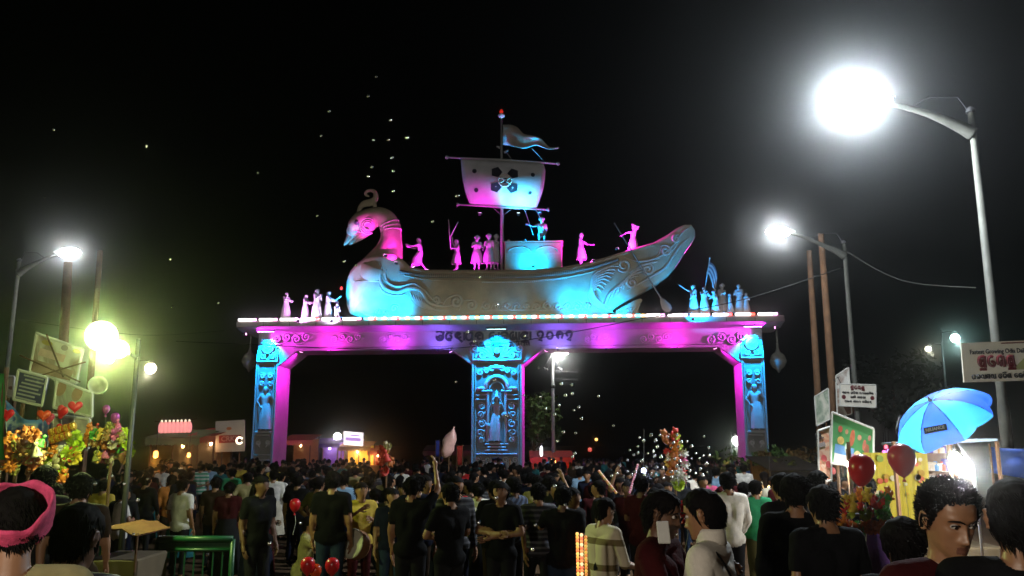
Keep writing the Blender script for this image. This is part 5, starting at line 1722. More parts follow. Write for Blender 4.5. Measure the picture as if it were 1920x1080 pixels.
# ------------------------------------------------------------------ stalls and far background
def stall(label, px0, px1, D, top_py, cloth_m, depth=2.2, wall_m=None, canopy_slope=.35, bulb=None, bulb_power=60, name='market_stall', counter_m=None, bulb_px=None):
    """four posts, a sloping cloth canopy with a scalloped valance, back cloth and a counter"""
    a, c = at(px0, top_py, D), at(px1, top_py, D)
    g = ground_z(D); xm = (a.x + c.x) / 2; w = c.x - a.x; h = a.z - g
    t = thing(name, label, 'stall', (xm, D, g))
    for s in (-1, 1):
        for y in (0, depth):
            b = MB(); b.tube([(s * w / 2, y, 0), (s * w / 2, y, h + (canopy_slope if y else 0))], .035, 6); obj('post', b, M_WOODPOLE, t)
    b = MB(); n = 12; vs = []
    for j in range(5):
        for i in range(n + 1):
            u, v = i / n, j / 4
            vs.append(((u - .5) * (w + .3), -.25 + v * (depth + .4), h + v * canopy_slope - .08 * math.sin(PI * u) * math.sin(PI * v) + .02))
    k = len(vs); vs += [(p[0], p[1], p[2] + .02) for p in vs]; W_ = n + 1; fs = []
    for j in range(4):
        for i in range(n):
            q = j * W_ + i; fs += [(q, q + W_, q + W_ + 1, q + 1), (k + q, k + q + 1, k + q + W_ + 1, k + q + W_)]
    b.add(vs, fs); obj('canopy', b, cloth_m, t, True)
    b = MB(); m_ = 9
    for i in range(m_):
        x0, x1 = (i / m_ - .5) * (w + .3), ((i + 1) / m_ - .5) * (w + .3)
        pts = [(x0, h + .01)] + [(x0 + (x1 - x0) * q / 6, h - .22 - .07 * math.sin(PI * q / 6)) for q in range(7)] + [(x1, h + .01)]
        b.prism(pts, -.27, -.26)
    obj('valance', b, cloth_m, t)
    if wall_m:
        b = MB(); b.box((0, depth + .02, h * .5 + .1), (w, .03, h)); obj('back_cloth', b, wall_m, t)
    b = MB(); b.box((0, .3, .45), (w * .92, .6, .9), bev=.02); obj('counter', b, counter_m or M_WOODPOLE, t)
    if bulb:
        bx = 0 if bulb_px is None else at(bulb_px, top_py, D).x - xm
        b = MB(); b.tube([(bx, depth * .4, h + .1), (bx, depth * .4, h - .2)], .008, 5); obj('bulb_cord', b, M_BLACK, t)
        b = MB(); b.ball((bx, depth * .4, h - .3), (.06, .06, .085), 12, 8); obj('bulb_glass', b, mat('lit_bulb_' + str(bulb), (1, 1, 1), .3, 0, 0, emit=bulb, estr=25), t, True)
        lamp('POINT', (bx, depth * .4 - .2, h - .45), bulb, bulb_power, t, .08)
    return t, xm, w, h, g
C_DK = mat('canvas_drab', (.12, .09, .05), .85, 0, .25, 3)
C_OR = mat('canvas_orange', (.4, .16, .05), .85, 0, .2, 3)
C_RD = mat('canvas_red', (.4, .04, .03), .85, 0, .2, 3)
C_PU = mat('canvas_violet', (.16, .06, .35), .85, 0, .2, 3)
C_YE = mat('canvas_yellow', (.62, .5, .06), .8, 0, .15, 3)
C_BL = mat('canvas_blue', (.04, .1, .4), .8, 0, .2, 3)
C_GR = mat('canvas_olive', (.12, .15, .07), .85, 0, .25, 3)

stall('drab canvas stall under the glowing pink frill', 284, 372, 34, 822, C_GR, wall_m=C_DK, bulb=(1, .5, .15), bulb_power=6)
stall('red canvas stall between the pink frill and the white board', 362, 402, 35, 818, C_RD, wall_m=C_OR, bulb=(1, .55, .25), bulb_power=6)
stall('orange brown stall showing just right of the left pillar', 533, 582, 50, 826, C_OR, wall_m=C_OR, bulb=(1, .5, .2), bulb_power=4)
stall('violet stall in the distance beyond the left arch', 592, 634, 56, 832, C_PU, wall_m=C_PU, bulb=(.6, .4, 1), bulb_power=14)
stall('brightly lit orange stall under the glowing sign', 640, 692, 57, 838, C_OR, wall_m=C_YE, bulb=(1, .55, .15), bulb_power=120)
stall('small red lit stall right of the orange one', 694, 716, 58, 846, C_RD, wall_m=C_RD, bulb=(1, .3, .12), bulb_power=60)
stall('low red stall with a fire glow at the foot of the lamp mast', 998, 1072, 50, 858, C_RD, wall_m=C_RD, bulb=(1, .35, .1), bulb_power=70, bulb_px=1036)
stall('dim drab stall left of the middle pillar', 798, 884, 54, 846, C_DK, wall_m=C_GR)
stall('dark stall behind the crowd right of the right pillar', 1450, 1536, 24, 884, mat('canvas_near_black', (.02, .016, .012), .9, 0, .3, 3, spec=.05), wall_m=C_DK, bulb=(1, .6, .2), bulb_power=25, bulb_px=1462)  # canopy cloth in a near-black tone

# pink pieces of the stall's canopy frill, backlight put into their emission
def scallops():
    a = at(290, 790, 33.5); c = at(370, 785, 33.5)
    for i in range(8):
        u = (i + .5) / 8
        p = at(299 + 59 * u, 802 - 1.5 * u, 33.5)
        t = thing('glow_scallop', 'the eight pink canopy frill pieces with added glow over the left stall', 'scallop', (p.x, p.y, p.z - .2), 0, 'pink lanterns over the left stall')
        b = MB(); b.lathe([(.03, -.02), (.09, .0), (.115, .1), (.12, .22), (.1, .34), (.04, .42), (.02, .43)], 12); obj('scallop_cloth', b, mat('frill_cloth_glow', (.7, .3, .3), .7, 0, .1, 9, emit=(1, .32, .3), estr=.9), t, True)
        b = MB(); b.lathe([(.02, .42), (.045, .43), (.045, .47), (.02, .5)], 8); obj('cap', b, mat('frill_top_glow', (.7, .6, .5), .6, 0, 0, emit=(1, .85, .6), estr=1.2), t)
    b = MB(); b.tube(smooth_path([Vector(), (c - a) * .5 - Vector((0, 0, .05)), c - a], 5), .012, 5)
    tag(obj('frill_rope', b, M_WOODPOLE, None, False, a), 'rope from which the eight pink frill pieces hang', 'rope')
scallops()

# white shop board with red panel
t, M, W, H = board('hoarding', 'white board with a red lettered panel left of the left pillar', 'hoarding', [(404, 790), (459, 787), (459, 846), (404, 848)], 36, mat('print_beige', (.5, .44, .36), .7, 0, .1, 2), None)
patch('red_panel', M, mat('print_deep_red', (.3, .02, .02), .6, 0, .15, 4), t, 0, -.12, W * .75, .32)
latin('letters', 'CRKY', .3, M @ Matrix.Translation((0, -.008, 0)), mat('print_pale_red', (.6, .3, .25), .6, 0, .1, 5), t, -.0, -.12, W * .62, .006)
patch('orange_seal', M, mat('print_orange', (.5, .16, .04), .6, 0, .2, 6), t, -.05, .32, .22, .14, 'disc')
def ring_light():
    c = at(449, 826, 35.5)
    t = thing('ring_light', 'glowing white ring lamp on the edge of the white board', 'lamp', (c.x, c.y, c.z))
    b = MB(); b.tube([(.13 * math.cos(a), 0, .13 * math.sin(a)) for a in [R(30) + R(300) * i / 20 for i in range(21)]], .035, 8); obj('tube', b, mat('ring_lit', (1, 1, 1), .3, 0, 0, emit=(1, .8, .55), estr=3), t, True)
    b = MB(); b.box((0, .04, 0), (.06, .04, .3), bev=.01); obj('holder', b, M_DARKMETAL, t)
ring_light()
# glowing sign beyond the left arch
t, M, W, H = board('lightbox_sign', 'glowing white and violet lightbox beyond the left arch', 'sign', [(644, 808), (681, 811), (680, 837), (644, 834)], 57, mat('lightbox_white', (.8, .8, .8), .5, 0, 0, emit=(1, .92, .95), estr=1.6), FRAME, .2)
patch('violet_band', M, mat('lightbox_violet', (.5, .3, .7), .5, 0, .2, 5, emit=(.55, .3, .9), estr=.8), t, 0, -.05, W * .8, H * .26)
patch('violet_band', M, mat('lightbox_violet'), t, .1, .22, W * .5, H * .1)
# little tube lamps and coloured bulbs in the distance
def small_lamp(px, py, D, size, colour, strength, label, name='tube_lamp', power=0):
    c = at(px, py, D)
    t = thing(name, label, 'lamp', c)
    b = MB(); b.lathe([(size[0] * .4, -size[1]), (size[0], -size[1] * .7), (size[0], size[1] * .6), (size[0] * .4, size[1])], 10); obj('glass', b, mat('lit_%s_%s' % (colour, strength), (1, 1, 1), .3, 0, 0, emit=colour, estr=strength), t, True)
    b = MB(); b.lathe([(size[0] * .5, size[1]), (size[0] * .6, size[1] * 1.2), (size[0] * .2, size[1] * 1.5)], 8); obj('socket', b, M_DARKMETAL, t)
    b = MB(); b.tube([(0, 0, size[1] * 1.4), (.02, 0, size[1] * 1.4 + .6)], .008, 5); obj('cord', b, M_BLACK, t)
    if power:
        lamp('POINT', (0, -.12, -size[1] - .1), colour, power, t, .06)
small_lamp(1015, 846, 49, (.08, .3), (1, 1, 1), 4, 'slim white tube lamp hanging right of the middle pillar')
small_lamp(1036, 868, 48, (.18, .2), (1, .4, .08), 8, 'orange flame coloured lamp before the low red stall', 'flame_lamp', 40)
small_lamp(1118, 824, 60, (.1, .1), (1, .45, .1), 3, 'tiny orange lamp far beyond the right arch', 'far_lamp')
small_lamp(1106, 843, 60, (.14, .14), (.7, .05, .02), 1.2, 'faint red lamp far beyond the right arch', 'far_lamp')
small_lamp(722, 872, 56, (.12, .25), (1, .25, .08), 4, 'red orange lamp in the stall right of the orange one', 'far_lamp')
small_lamp(1207, 882, 13.5, (.035, .035), (.55, .6, 1), 14, 'blue white LED toy among the soap bubbles', 'led_toy', 6)
small_lamp(292, 852, 28, (.08, .12), (1, .35, .05), 4, 'orange lamp low in the crowd under the pink frill', 'far_lamp', 14)
small_lamp(354, 853, 28, (.06, .08), (1, .4, .08), 3, 'second orange lamp low in the crowd, nearer the pillar', 'far_lamp', 8)
small_lamp(1372, 876, 30, (.05, .06), (1, .5, .2), 5, 'tiny orange lamp in the crowd left of the right pillar', 'far_lamp', 6)
small_lamp(1444, 915, 19, (.05, .06), (1, .6, .25), 8, 'orange lamp by the path right of the right pillar', 'far_lamp', 30)
for i, (px, py, c) in enumerate(((1661, 838, (1, .05, .1)), (1667, 846, (.15, .2, 1)), (1658, 848, (1, .1, .5)), (1656, 872, (1, .04, .02)), (1660, 893, (1, .05, .02)))):
    small_lamp(px, py, 30, (.07, .07), c, 3, ['topmost red bulb between the green banner and the balloon', 'blue bulb between the green banner and the balloon', 'pink bulb between the green banner and the balloon', 'middle red bulb below the blue one', 'lowest red bulb above the toy rack'][i], 'coloured_bulb')
small_lamp(1664, 876, 30, (.06, .25), (1, 1, 1), 4, 'white tube lamp between the two right balloons')
small_lamp(1669, 900, 30, (.2, .12), (1, .8, .4), 3, 'warm lamp low between the two right balloons', 'far_lamp')
# bare bulb before the green banner
def bare_bulb(px, py, D, colour, power, label, strength=60, r=.07):
    c = at(px, py, D); g = ground_z(D)
    t = thing('bare_bulb', label, 'lamp', (c.x, c.y + .12, g))
    h = c.z - g
    b = MB(); b.tube([(0, 0, 0), (0, 0, h + .25)], .018, 6); obj('stand', b, M_WOODPOLE, t)
    b = MB(); b.tube([(0, 0, h + .24), (0, -.12, h + .2), (0, -.12, h + .1)], .012, 6); obj('cord', b, M_BLACK, t)
    b = MB(); b.lathe([(.02, .05), (.025, .05), (.025, .11), (.015, .12)], 8, (0, -.12, h)); obj('socket', b, M_DARKMETAL, t)
    b = MB(); b.lathe([(.005, -r * 1.2), (r * .6, -r), (r, -r * .3), (r * .9, r * .3), (r * .4, r * .9)], 12, (0, -.12, h)); obj('glass', b, mat('bare_bulb_' + str(colour), (1, 1, 1), .3, 0, 0, emit=colour, estr=strength), t, True)
    lamp('POINT', (0, -.12 - r * 1.5, h - r * 1.6), colour, power, t, r)
bare_bulb(1595, 870, 14.4, (1, .97, .88), 90, 'bare white bulb before the green banner')
bare_bulb(1790, 858, 10.3, (1, .98, .9), 230, 'blinding bare bulb under the blue umbrella')

# the toy stall at right
def toy_stall():
    D = 11.2; g = ground_z(D)
    a, c = at(1676, 842, D), at(1870, 842, D)
    t = thing('toy_stall', 'lit stall with yellow cloth front under the blue umbrella', 'stall', ((a.x + c.x) / 2, D, g))
    X0_, X1_ = a.x - t.location.x, c.x - t.location.x
    h = a.z - g
    for x in (X0_, 0.1, X1_):
        for y in (0, 1.5):
            b = MB(); b.tube([(x, y, 0), (x, y, h + .1)], .03, 6); obj('post', b, M_WOODPOLE, t)
    zt = at(1700, 850, D).z - g; zb = at(1700, 925, D).z - g
    b = MB(); vs = []; n = 20
    xe = at(1812, 880, D).x - t.location.x
    for i in range(n + 1):
        x = X0_ + (xe - X0_) * i / n
        y = 1.0 + .04 * math.sin(i * 1.7)
        vs += [(x, y, zt), (x, y, zb - .5), (x, y + .02, zt), (x, y + .02, zb - .5)]
    fs = []
    for i in range(n):
        o_ = i * 4; fs += [(o_, o_ + 1, o_ + 5, o_ + 4), (o_ + 2, o_ + 6, o_ + 7, o_ + 3)]
    b.add(vs, fs); obj('yellow_cloth', b, mat('yellow_cloth', (.62, .5, .05), .8, 0, .12, 2.5), t, True)
    rr_ = random.Random(3)
    for i in range(26):
        x = X0_ + .1 + rr_.random() * (xe - X0_ - .2); z = zt - .06 - rr_.random() * .6
        b = MB(); s_ = rr_.uniform(.02, .05); b.prism([(x + s_ * math.cos(2 * PI * k / 10), z + s_ * rr_.uniform(.8, 1.2) * math.sin(2 * PI * k / 10)) for k in range(10)], .93, .95)
        obj('printed_spot', b, mat('cloth_spot_%d' % (i % 4), [(.6, .12, .05), (.65, .6, .4), (.5, .3, .03), (.3, .4, .08)][i % 4], .8, 0, .2, 9), t)
    b = MB(); b.box(((X0_ + X1_) / 2 + .3, .6, zt + .14), (X1_ - X0_ - .4, 1.3, .03), Matrix.Rotation(R(-3), 4, 'Y')); obj('awning', b, mat('awning_sky', (.3, .4, .55), .8, 0, .2, 3), t)
    b = MB(); b.box(((xe + X1_) / 2, 1.35, (zt + zb) / 2 - .2), (X1_ - xe, .03, zt - zb + .5)); obj('back_cloth', b, mat('stall_back_brown', (.28, .15, .09), .85, 0, .3, 4), t)
    for z in (zt - .28, zt - .52):
        b = MB(); b.box(((xe + X1_) / 2, 1.1, z), (X1_ - xe, .35, .025)); obj('shelf', b, M_WOODPOLE, t)
    rnd = random.Random(4)
    for z in (zt - .27, zt - .51, zt - .02):
        for i in range(7):
            x = xe + .06 + (X1_ - xe - .1) * i / 7
            cc = rnd.choice([(.6, .1, .06), (.6, .5, .4), (.15, .08, .3), (.55, .3, .1), (.65, .6, .55), (.1, .25, .5)])
            p = t.location + Vector((x, 1.02, z + .012))
            hh = rnd.uniform(.1, .19)
            b = MB()
            if i % 2: b.lathe([(.045, 0), (.05, .02), (.05, hh * .6), (.025, hh * .75), (.025, hh), (.03, hh)], 10)
            else: b.box((0, 0, hh / 2), (.1, .07, hh), bev=.01)
            tag(obj('packaged_toy', b, mat('toybox_' + str(cc), cc, .4, 0, .25, 20), None, False, p), 'packaged toys shelved in the lit right stall', 'toy', 'packaged toys in the lit stall')
    b = MB(); b.box(((X0_ + X1_) / 2, .45, .4), (X1_ - X0_, .9, .8), bev=.02); obj('counter', b, C_DK, t)
    # blue tarpaulin beyond
    a = at(1862, 836, 12.5)
    cloth('tarpaulin', 'dark blue tarpaulin at the right edge behind the lit stall', 'tarpaulin', (1858, 838), (1990, 832), (1990, 900), (1862, 886), 12.8, C_BL, .05)
toy_stall()

# blue beach umbrella
def umbrella():
    D = 10.0
    apex = at(1745, 752, D - .1)
    rim = at(1772, 797, D)
    axis = Vector((apex.x - rim.x, -.07, apex.z - rim.z)).normalized()
    q = axis.to_track_quat('Z', 'Y').to_matrix().to_4x4()
    g = ground_z(D)
    Rr, hh = .59, .28
    foot = apex - axis * .95
    t = thing('beach_umbrella', 'tilted blue beach umbrella over the lit stall', 'umbrella', (foot.x, foot.y, g))
    o = t.location
    spin = R(11)
    cols = [mat('umbrella_deep_blue', (.03, .13, .75), .55, 0, .08, 5), mat('umbrella_sky_blue', (.04, .38, .9), .55, 0, .08, 5)]
    Mx = Matrix.Translation(apex - o) @ q
    for m_ in cols:                                  # thin cloth: some light passes through
        nt = m_.node_tree; bs = nt.nodes['Principled BSDF']; tl = nt.nodes.new('ShaderNodeBsdfTranslucent'); mx = nt.nodes.new('ShaderNodeMixShader')
        mx.inputs[0].default_value = .45
        nt.links.new(bs.inputs['Base Color'].links[0].from_socket, tl.inputs['Color'])
        out = [n for n in nt.nodes if n.type == 'OUTPUT_MATERIAL'][0]
        nt.links.new(bs.outputs[0], mx.inputs[1]); nt.links.new(tl.outputs[0], mx.inputs[2]); nt.links.new(mx.outputs[0], out.inputs['Surface'])
    def cp(a, s):
        # canopy surface: s 0 at the crown, 1 at the rim; sags between the ribs
        rib = abs(((a - spin) / (2 * PI / 8)) % 1 - .5) * 2        # 1 on a rib, 0 between
        r = Rr * math.sin(s * 1.25) / math.sin(1.25)
        z = -hh * (1 - math.cos(s * 1.25)) / (1 - math.cos(1.25)) - .0
        r *= 1 - .13 * (1 - rib) * s * s
        return Vector((r * math.cos(a), r * math.sin(a), z + .03 * (1 - rib) * s * s))
    for k in range(8):
        b = MB(); vs = []; na, ns = 8, 8
        for i in range(na + 1):
            a = spin + 2 * PI * (k + i / na) / 8
            for j in range(ns + 1):
                vs.append(Mx @ cp(a, max(j / ns, .02)))
        W_ = ns + 1
        fs = [(i * W_ + j, i * W_ + j + 1, (i + 1) * W_ + j + 1, (i + 1) * W_ + j) for i in range(na) for j in range(ns)]
        # hanging valance
        k0 = len(vs)
        for i in range(na + 1):
            a = spin + 2 * PI * (k + i / na) / 8
            p = cp(a, 1.0); vs.append(Mx @ (p + Vector((0, 0, -.05 - .02 * math.sin(PI * i / na)))))
        fs += [(i * W_ + ns, (i + 1) * W_ + ns, k0 + i + 1, k0 + i) for i in range(na)]
        b.add(vs, fs)
        obj('canopy_panel', b, cols[k % 2], t, True)
        a = spin + 2 * PI * k / 8
        b = MB(); b.tube([Mx @ (cp(a, s) * .985) for s in (.05, .3, .6, .85, 1.0)], .006, 5); obj('rib', b, M_DARKMETAL, t)
        b = MB(); b.tube([Mx @ Vector((0, 0, -.5)), Mx @ (cp(a, .55) * .97)], .005, 5); obj('strut', b, M_DARKMETAL, t)
    b = MB(); b.lathe([(.02, -.02), (.025, .01), (.012, .04), (.004, .07)], 10, M=Mx); obj('ferrule', b, M_WHITE, t, True)
    b = MB(); b.tube([Mx @ Vector((0, 0, 0)), Mx @ Vector((0, 0, -.95)), Vector((0, 0, .9)), Vector((0, 0, 0))], .016, 8); obj('shaft', b, M_WHITE, t, True)
    # dark printed name plates on the deep blue panels that face the street
    ink, wht = mat('umbrella_plate', (.012, .02, .06), .5, 0, .1, 8), mat('umbrella_print', (.6, .65, .7), .5, 0, .05, 8)
    for k in (4, 6):
        a = spin + 2 * PI * (k + .5) / 8
        p, p2, p3 = cp(a, .72), cp(a + .05, .72), cp(a, .70)
        ux = (p2 - p).normalized(); uz = (p3 - p).normalized(); uz = (uz - ux * uz.dot(ux)).normalized(); nn = ux.cross(uz)
        if nn.z < 0: ux = -ux; nn = -nn
        if (Mx.to_3x3() @ uz).z < 0: pass
        c = p + nn * .02
        Mp = Mx @ Matrix(((ux.x, -nn.x, uz.x, c.x), (ux.y, -nn.y, uz.y, c.y), (ux.z, -nn.z, uz.z, c.z), (0, 0, 0, 1)))
        b = MB(); b.box((0, 0, 0), (.26, .004, .075), Mp); obj('name_plate', b, ink, t)
        latin('name_lettering', 'RELIANCE', .05, Mp, wht, t, 0, 0, .21, .001)
umbrella()

# ------------------------------------------------------------------ trees and bushes in the dark
def tree(px, D, h, rx, label, seed, leaf_c, n=1500, trunk_h=.45, group='trees in the dark background', name='tree', ls=.22):
    rnd = random.Random(seed)
    p = gpos(px, D)
    t = thing(name, label, 'tree' if name == 'tree' else 'bush', p, rnd.uniform(0, 6), group)
    b = MB()
    b.tube(smooth_path([(0, 0, -.1), (.1, .05, h * .25), (-.05, .1, h * .5), (.05, 0, h * .75)], 4), lerp_list([.03 * h, .022 * h, .015 * h, .006 * h], 13), 8)
    for i in range(7):
        a = rnd.uniform(0, 2 * PI); z0 = h * rnd.uniform(.3, .6)
        b.tube(smooth_path([(0, 0, z0), (rx * .4 * math.cos(a), rx * .4 * math.sin(a), z0 + h * .12), (rx * .8 * math.cos(a), rx * .8 * math.sin(a), z0 + h * .22)], 3), lerp_list([.012 * h, .008 * h, .003 * h], 7), 6)
    obj('trunk', b, M_WOODPOLE, t, True)
    vs = []; fs = []
    clumps = [(rnd.gauss(0, rx * .42), rnd.gauss(0, rx * .42), h * rnd.uniform(trunk_h, .98), rnd.uniform(.18, .38) * rx) for _ in range(26)]
    for i in range(n):
        cx, cy_, cz, cr = clumps[rnd.randrange(26)]
        d = Vector((rnd.gauss(0, 1), rnd.gauss(0, 1), rnd.gauss(0, .8))).normalized() * cr * rnd.uniform(.5, 1.05)
        c = Vector((cx, cy_, cz)) + d
        u = Vector((rnd.gauss(0, 1), rnd.gauss(0, 1), rnd.gauss(0, 1))).normalized(); w = u.orthogonal().normalized()
        s = ls * rnd.uniform(.6, 1.3)
        k = len(vs)
        vs += [c - u * s, c + w * s * .45, c + u * s, c - w * s * .45]; fs.append((k, k + 1, k + 2, k + 3))
    b = MB(); b.add(vs, fs)
    obj('crown', b, mat('leaf_%s' % str(leaf_c), leaf_c, .6, 0, .5, 1.2), t)
tree(1004, 56, 5.4, 2.0, 'small green tree lit by the mast lamp beside the middle pillar', 3, (.06, .11, .02), 1500, .55, ls=.2)
tree(1690, 78, 10, 5, 'large dark tree behind the right street lamps', 7, (.03, .05, .02), 2000, ls=.35)
tree(1478, 26, 1.7, 1.3, 'greenish yellow bush left of the orange pink hoarding', 10, (.10, .12, .015), 1400, .15, 'bushes by the right boards', 'bush', .1)
tree(1452, 30, 1.9, 1.4, 'dark green bush touching the right pillar', 11, (.05, .1, .02), 1200, .15, 'bushes by the right boards', 'bush', .11)
tree(1512, 28, 2.0, 1.2, 'reddish brown bush nearest the orange pink hoarding', 12, (.12, .07, .02), 1000, .2, 'bushes by the right boards', 'bush', .1)
# ------------------------------------------------------------------ the crowd
SKIN = [mat('skin_brown', (.29, .145, .075), .42, 0, .14, 22), mat('skin_deep', (.13, .062, .034), .55, 0, .1, 14), mat('skin_warm', (.27, .14, .075), .55, 0, .1, 14)]
HAIR = mat('hair_black', (.006, .005, .005), .75, 0, .3, 60, spec=.05)
def fab(name, c, rough=.9):
    return mat('cloth_' + name, c, rough, 0, .25, 9, .25, spec=.06)
FAB = {
    'black': fab('black', (.006, .006, .007)), 'charcoal': fab('charcoal', (.014, .014, .016)), 'navy': fab('navy', (.008, .010, .022)), 'brown': fab('brown', (.028, .017, .010)),
    'maroon': fab('maroon', (.04, .006, .007)), 'red': fab('red', (.35, .02, .02)), 'white': fab('white', (.66, .63, .57)), 'cream': fab('cream', (.52, .47, .36)),
    'khaki': fab('khaki', (.28, .24, .11)), 'yellow': fab('yellow', (.5, .36, .06)), 'olive': fab('olive', (.07, .062, .022)), 'green': fab('green', (.03, .22, .1)),
    'teal': fab('teal', (.02, .13, .14)), 'blue': fab('blue', (.05, .12, .35)), 'denim': fab('denim', (.022, .036, .065)), 'pink': fab('pink', (.5, .08, .18)), 'grey': fab('grey', (.2, .2, .2)),
    'orange': fab('orange', (.5, .18, .04)), 'lightblue': fab('lightblue', (.2, .32, .45)), 'violet': fab('violet', (.04, .014, .07)),
    'green_stripe': stripes('cloth_green_stripe', (.03, .3, .16), (.5, .55, .48), 3.2), 'rust': fab('rust', (.22, .07, .03)),
    'dark stripes': stripes('cloth_dark_stripes', (.008, .008, .012), (.07, .07, .08), 5.0, 'Z', .6), 'brown checks': stripes('cloth_brown_checks', (.02, .012, .008), (.12, .07, .04), 6.0, 'X', .62),
    'blue checks': stripes('cloth_blue_checks', (.008, .012, .03), (.06, .09, .16), 6.0, 'DIAGONAL', .6),
}
POSES = {
    'stand': (pose(), {}),
    'hips': (pose(elR=(-.33, .08, 1.12), wrR=(-.2, -.05, .96), elL=(.33, .08, 1.12), wrL=(.2, -.05, .96)), {}),
    'walk': (pose(kneeL=(.09, -.16, .5), ankL=(.09, -.2, .09), toeL=(.1, -.36, .05), kneeR=(-.09, .03, .47), ankR=(-.09, .22, .12), toeR=(-.1, .1, .03), elL=(.22, .1, 1.1), wrL=(.2, .12, .87), elR=(-.22, -.06, 1.1), wrR=(-.2, -.2, .92)), {}),
    'raise': (pose(elR=(-.26, -.12, 1.52), wrR=(-.2, -.2, 1.74)), {}),
    'phone': (pose(elR=(-.28, -.08, 1.15), wrR=(-.12, -.28, 1.3), elL=(.26, -.06, 1.12), wrL=(.08, -.26, 1.18)), {}),
    'fold': (pose(elR=(-.27, -.06, 1.12), wrR=(.02, -.2, 1.12), elL=(.27, -.06, 1.12), wrL=(-.02, -.2, 1.07)), {}),
    'reach': (pose(elL=(.3, -.2, 1.2), wrL=(.25, -.45, 1.25)), {}),
    'kurta': (pose(), dict(sleeves='long', legs='dhoti')),
    'sari': (pose(elR=(-.22, -.04, 1.1), wrR=(-.16, -.2, .98)), dict(female=True, legs='sari', hair='bun')),
    'sari_long': (pose(elL=(.24, -.04, 1.1), wrL=(.1, -.22, 1.05)), dict(female=True, legs='sari', hair='long')),
    'long': (pose(elR=(-.24, -.02, 1.1), wrR=(-.2, -.16, .92)), dict(sleeves='long')),
    'crouch': (None, {}),
}
J = pose(elR=(-.24, -.2, .72), wrR=(-.12, -.42, .62), elL=(.24, -.2, .72), wrL=(.12, -.42, .62))
for k in list(J):
    if J[k].z > .6 and k[:2] not in ('el', 'wr', 'ha'):
        J[k] = J[k] - Vector((0, -.05 if k in ('pel', 'hipL', 'hipR') else .02, .52))
J['kneeL'] = Vector((.14, -.32, .5)); J['kneeR'] = Vector((-.14, -.32, .5)); J['haL'] = Vector((.12, -.5, .58)); J['haR'] = Vector((-.12, -.5, .58))
POSES['crouch'] = (J, {})
VOX = .026
def person(loc, rotz, posekey, shirt, lower, label, group=None, scale=1.0, skin=0, hair=True, shoe='black', key=None):
    J, kw = POSES[posekey]
    d = figure('p_' + (key or posekey), J, voxel=VOX, **kw)
    o = inst('person', d['body'], SKIN[skin % 3], None, loc, (0, 0, rotz), scale)
    tag(o, label, 'person', group)
    if d['shirt']: inst('blouse' if kw.get('female') else 'shirt', d['shirt'], FAB[shirt], o)
    if d.get('trousers'): inst('trousers', d['trousers'], FAB[lower], o)
    if d.get('skirt'): inst('sari' if kw.get('legs') == 'sari' else 'dhoti', d['skirt'], FAB[lower], o)
    if d['shoe']: inst('shoes', d['shoe'], FAB[shoe], o)
    if hair:
        inst('hair', d['hair'], HAIR, o)
        for k in ('hair_bun', 'hair_length'):
            if k in d: inst(k, d[k], HAIR, o)
    return o
PLACED = []
PICK = []
def put(px, D, face, posekey, shirt, lower, label, scale=1.0, group='people one can pick out in the crowd', **kw):
    """face: degrees, 0 = towards the camera, 180 = away"""
    p = gpos(px, D, 950)
    PLACED.append((p.x, D)); PICK.append((px, D))
    return person(p, R(face), posekey, shirt, lower, label, group, scale, **kw)

# people lit by the yellow floods, left half
put(510, 18.5, 190, 'kurta', 'white', 'cream', 'man in a long white kurta standing right of the khaki uniform', 1.02)
put(462, 18, 200, 'hips', 'khaki', 'khaki', 'man in pale khaki shirt and trousers, hands on hips', 1.0)
put(340, 14.5, 160, 'stand', 'white', 'charcoal', 'man in a white shirt behind the green barrier', 1.0)
put(318, 17.5, 205, 'long', 'orange', 'brown', 'person in a tan orange wrap above the white shirt man', .98)
put(228, 13.5, 130, 'fold', 'white', 'brown', 'person bending in a white shawl right of the toy sellers', .93)
put(190, 15, 175, 'stand', 'yellow', 'green', 'thin person in yellow with a green wrap by the toy sellers', .98)
put(300, 25, 170, 'stand', 'white', 'denim', 'person in a white top under the pink frill', 1.0)
put(372, 25, 185, 'stand', 'green_stripe', 'navy', 'person in a green and white striped shirt', 1.02)
put(388, 26.5, 200, 'stand', 'lightblue', 'navy', 'person in a pale blue shirt beside the striped one', 1.0)
put(412, 24, 175, 'stand', 'teal', 'black', 'person in a teal shirt left of the left pillar', 1.0)
put(432, 22, 190, 'long', 'green', 'black', 'person in dark green before the left pillar', .98)
put(448, 27, 170, 'stand', 'yellow', 'black', 'person in a yellow shirt right below the white board', 1.02)
put(512, 24.5, 200, 'stand', 'yellow', 'brown', 'person in a mustard shirt below the left pillar', 1.03)
put(524, 20.5, 150, 'fold', 'white', 'black', 'person in a white shirt leaning below the mustard shirt', .95)
put(596, 14.5, 150, 'hips', 'olive', 'brown', 'man with elbows out behind the black-clad tall man', 1.02)
put(622, 11.0, 178, 'stand', 'black', 'denim', 'tall man in black shirt and jeans in the left foreground', 1.06)
put(641, 16.5, 200, 'long', 'lightblue', 'navy', 'person in a white and blue shirt right of the tall man', 1.0)
put(575, 12.5, 100, 'crouch', 'khaki', 'brown', 'crouching person in khaki left of the tall man in black', 1.0)
put(676, 11.6, 30, 'phone', 'yellow', 'maroon', 'drummer in yellow holding a big white drum', .98, skin=0)
put(664, 22, 185, 'stand', 'khaki', 'black', 'man in a pale shirt with dark centre stripe beyond the drummer', 1.0)
put(722, 17.5, 150, 'long', 'cream', 'maroon', 'person in a cream shawl below the red toy pole', 1.0)
put(752, 24, 165, 'stand', 'white', 'black', 'person in a small white collar right of the red toy pole', 1.0)
put(780, 21, 15, 'stand', 'white', 'black', 'man facing the camera in an open white shirt', 1.0)
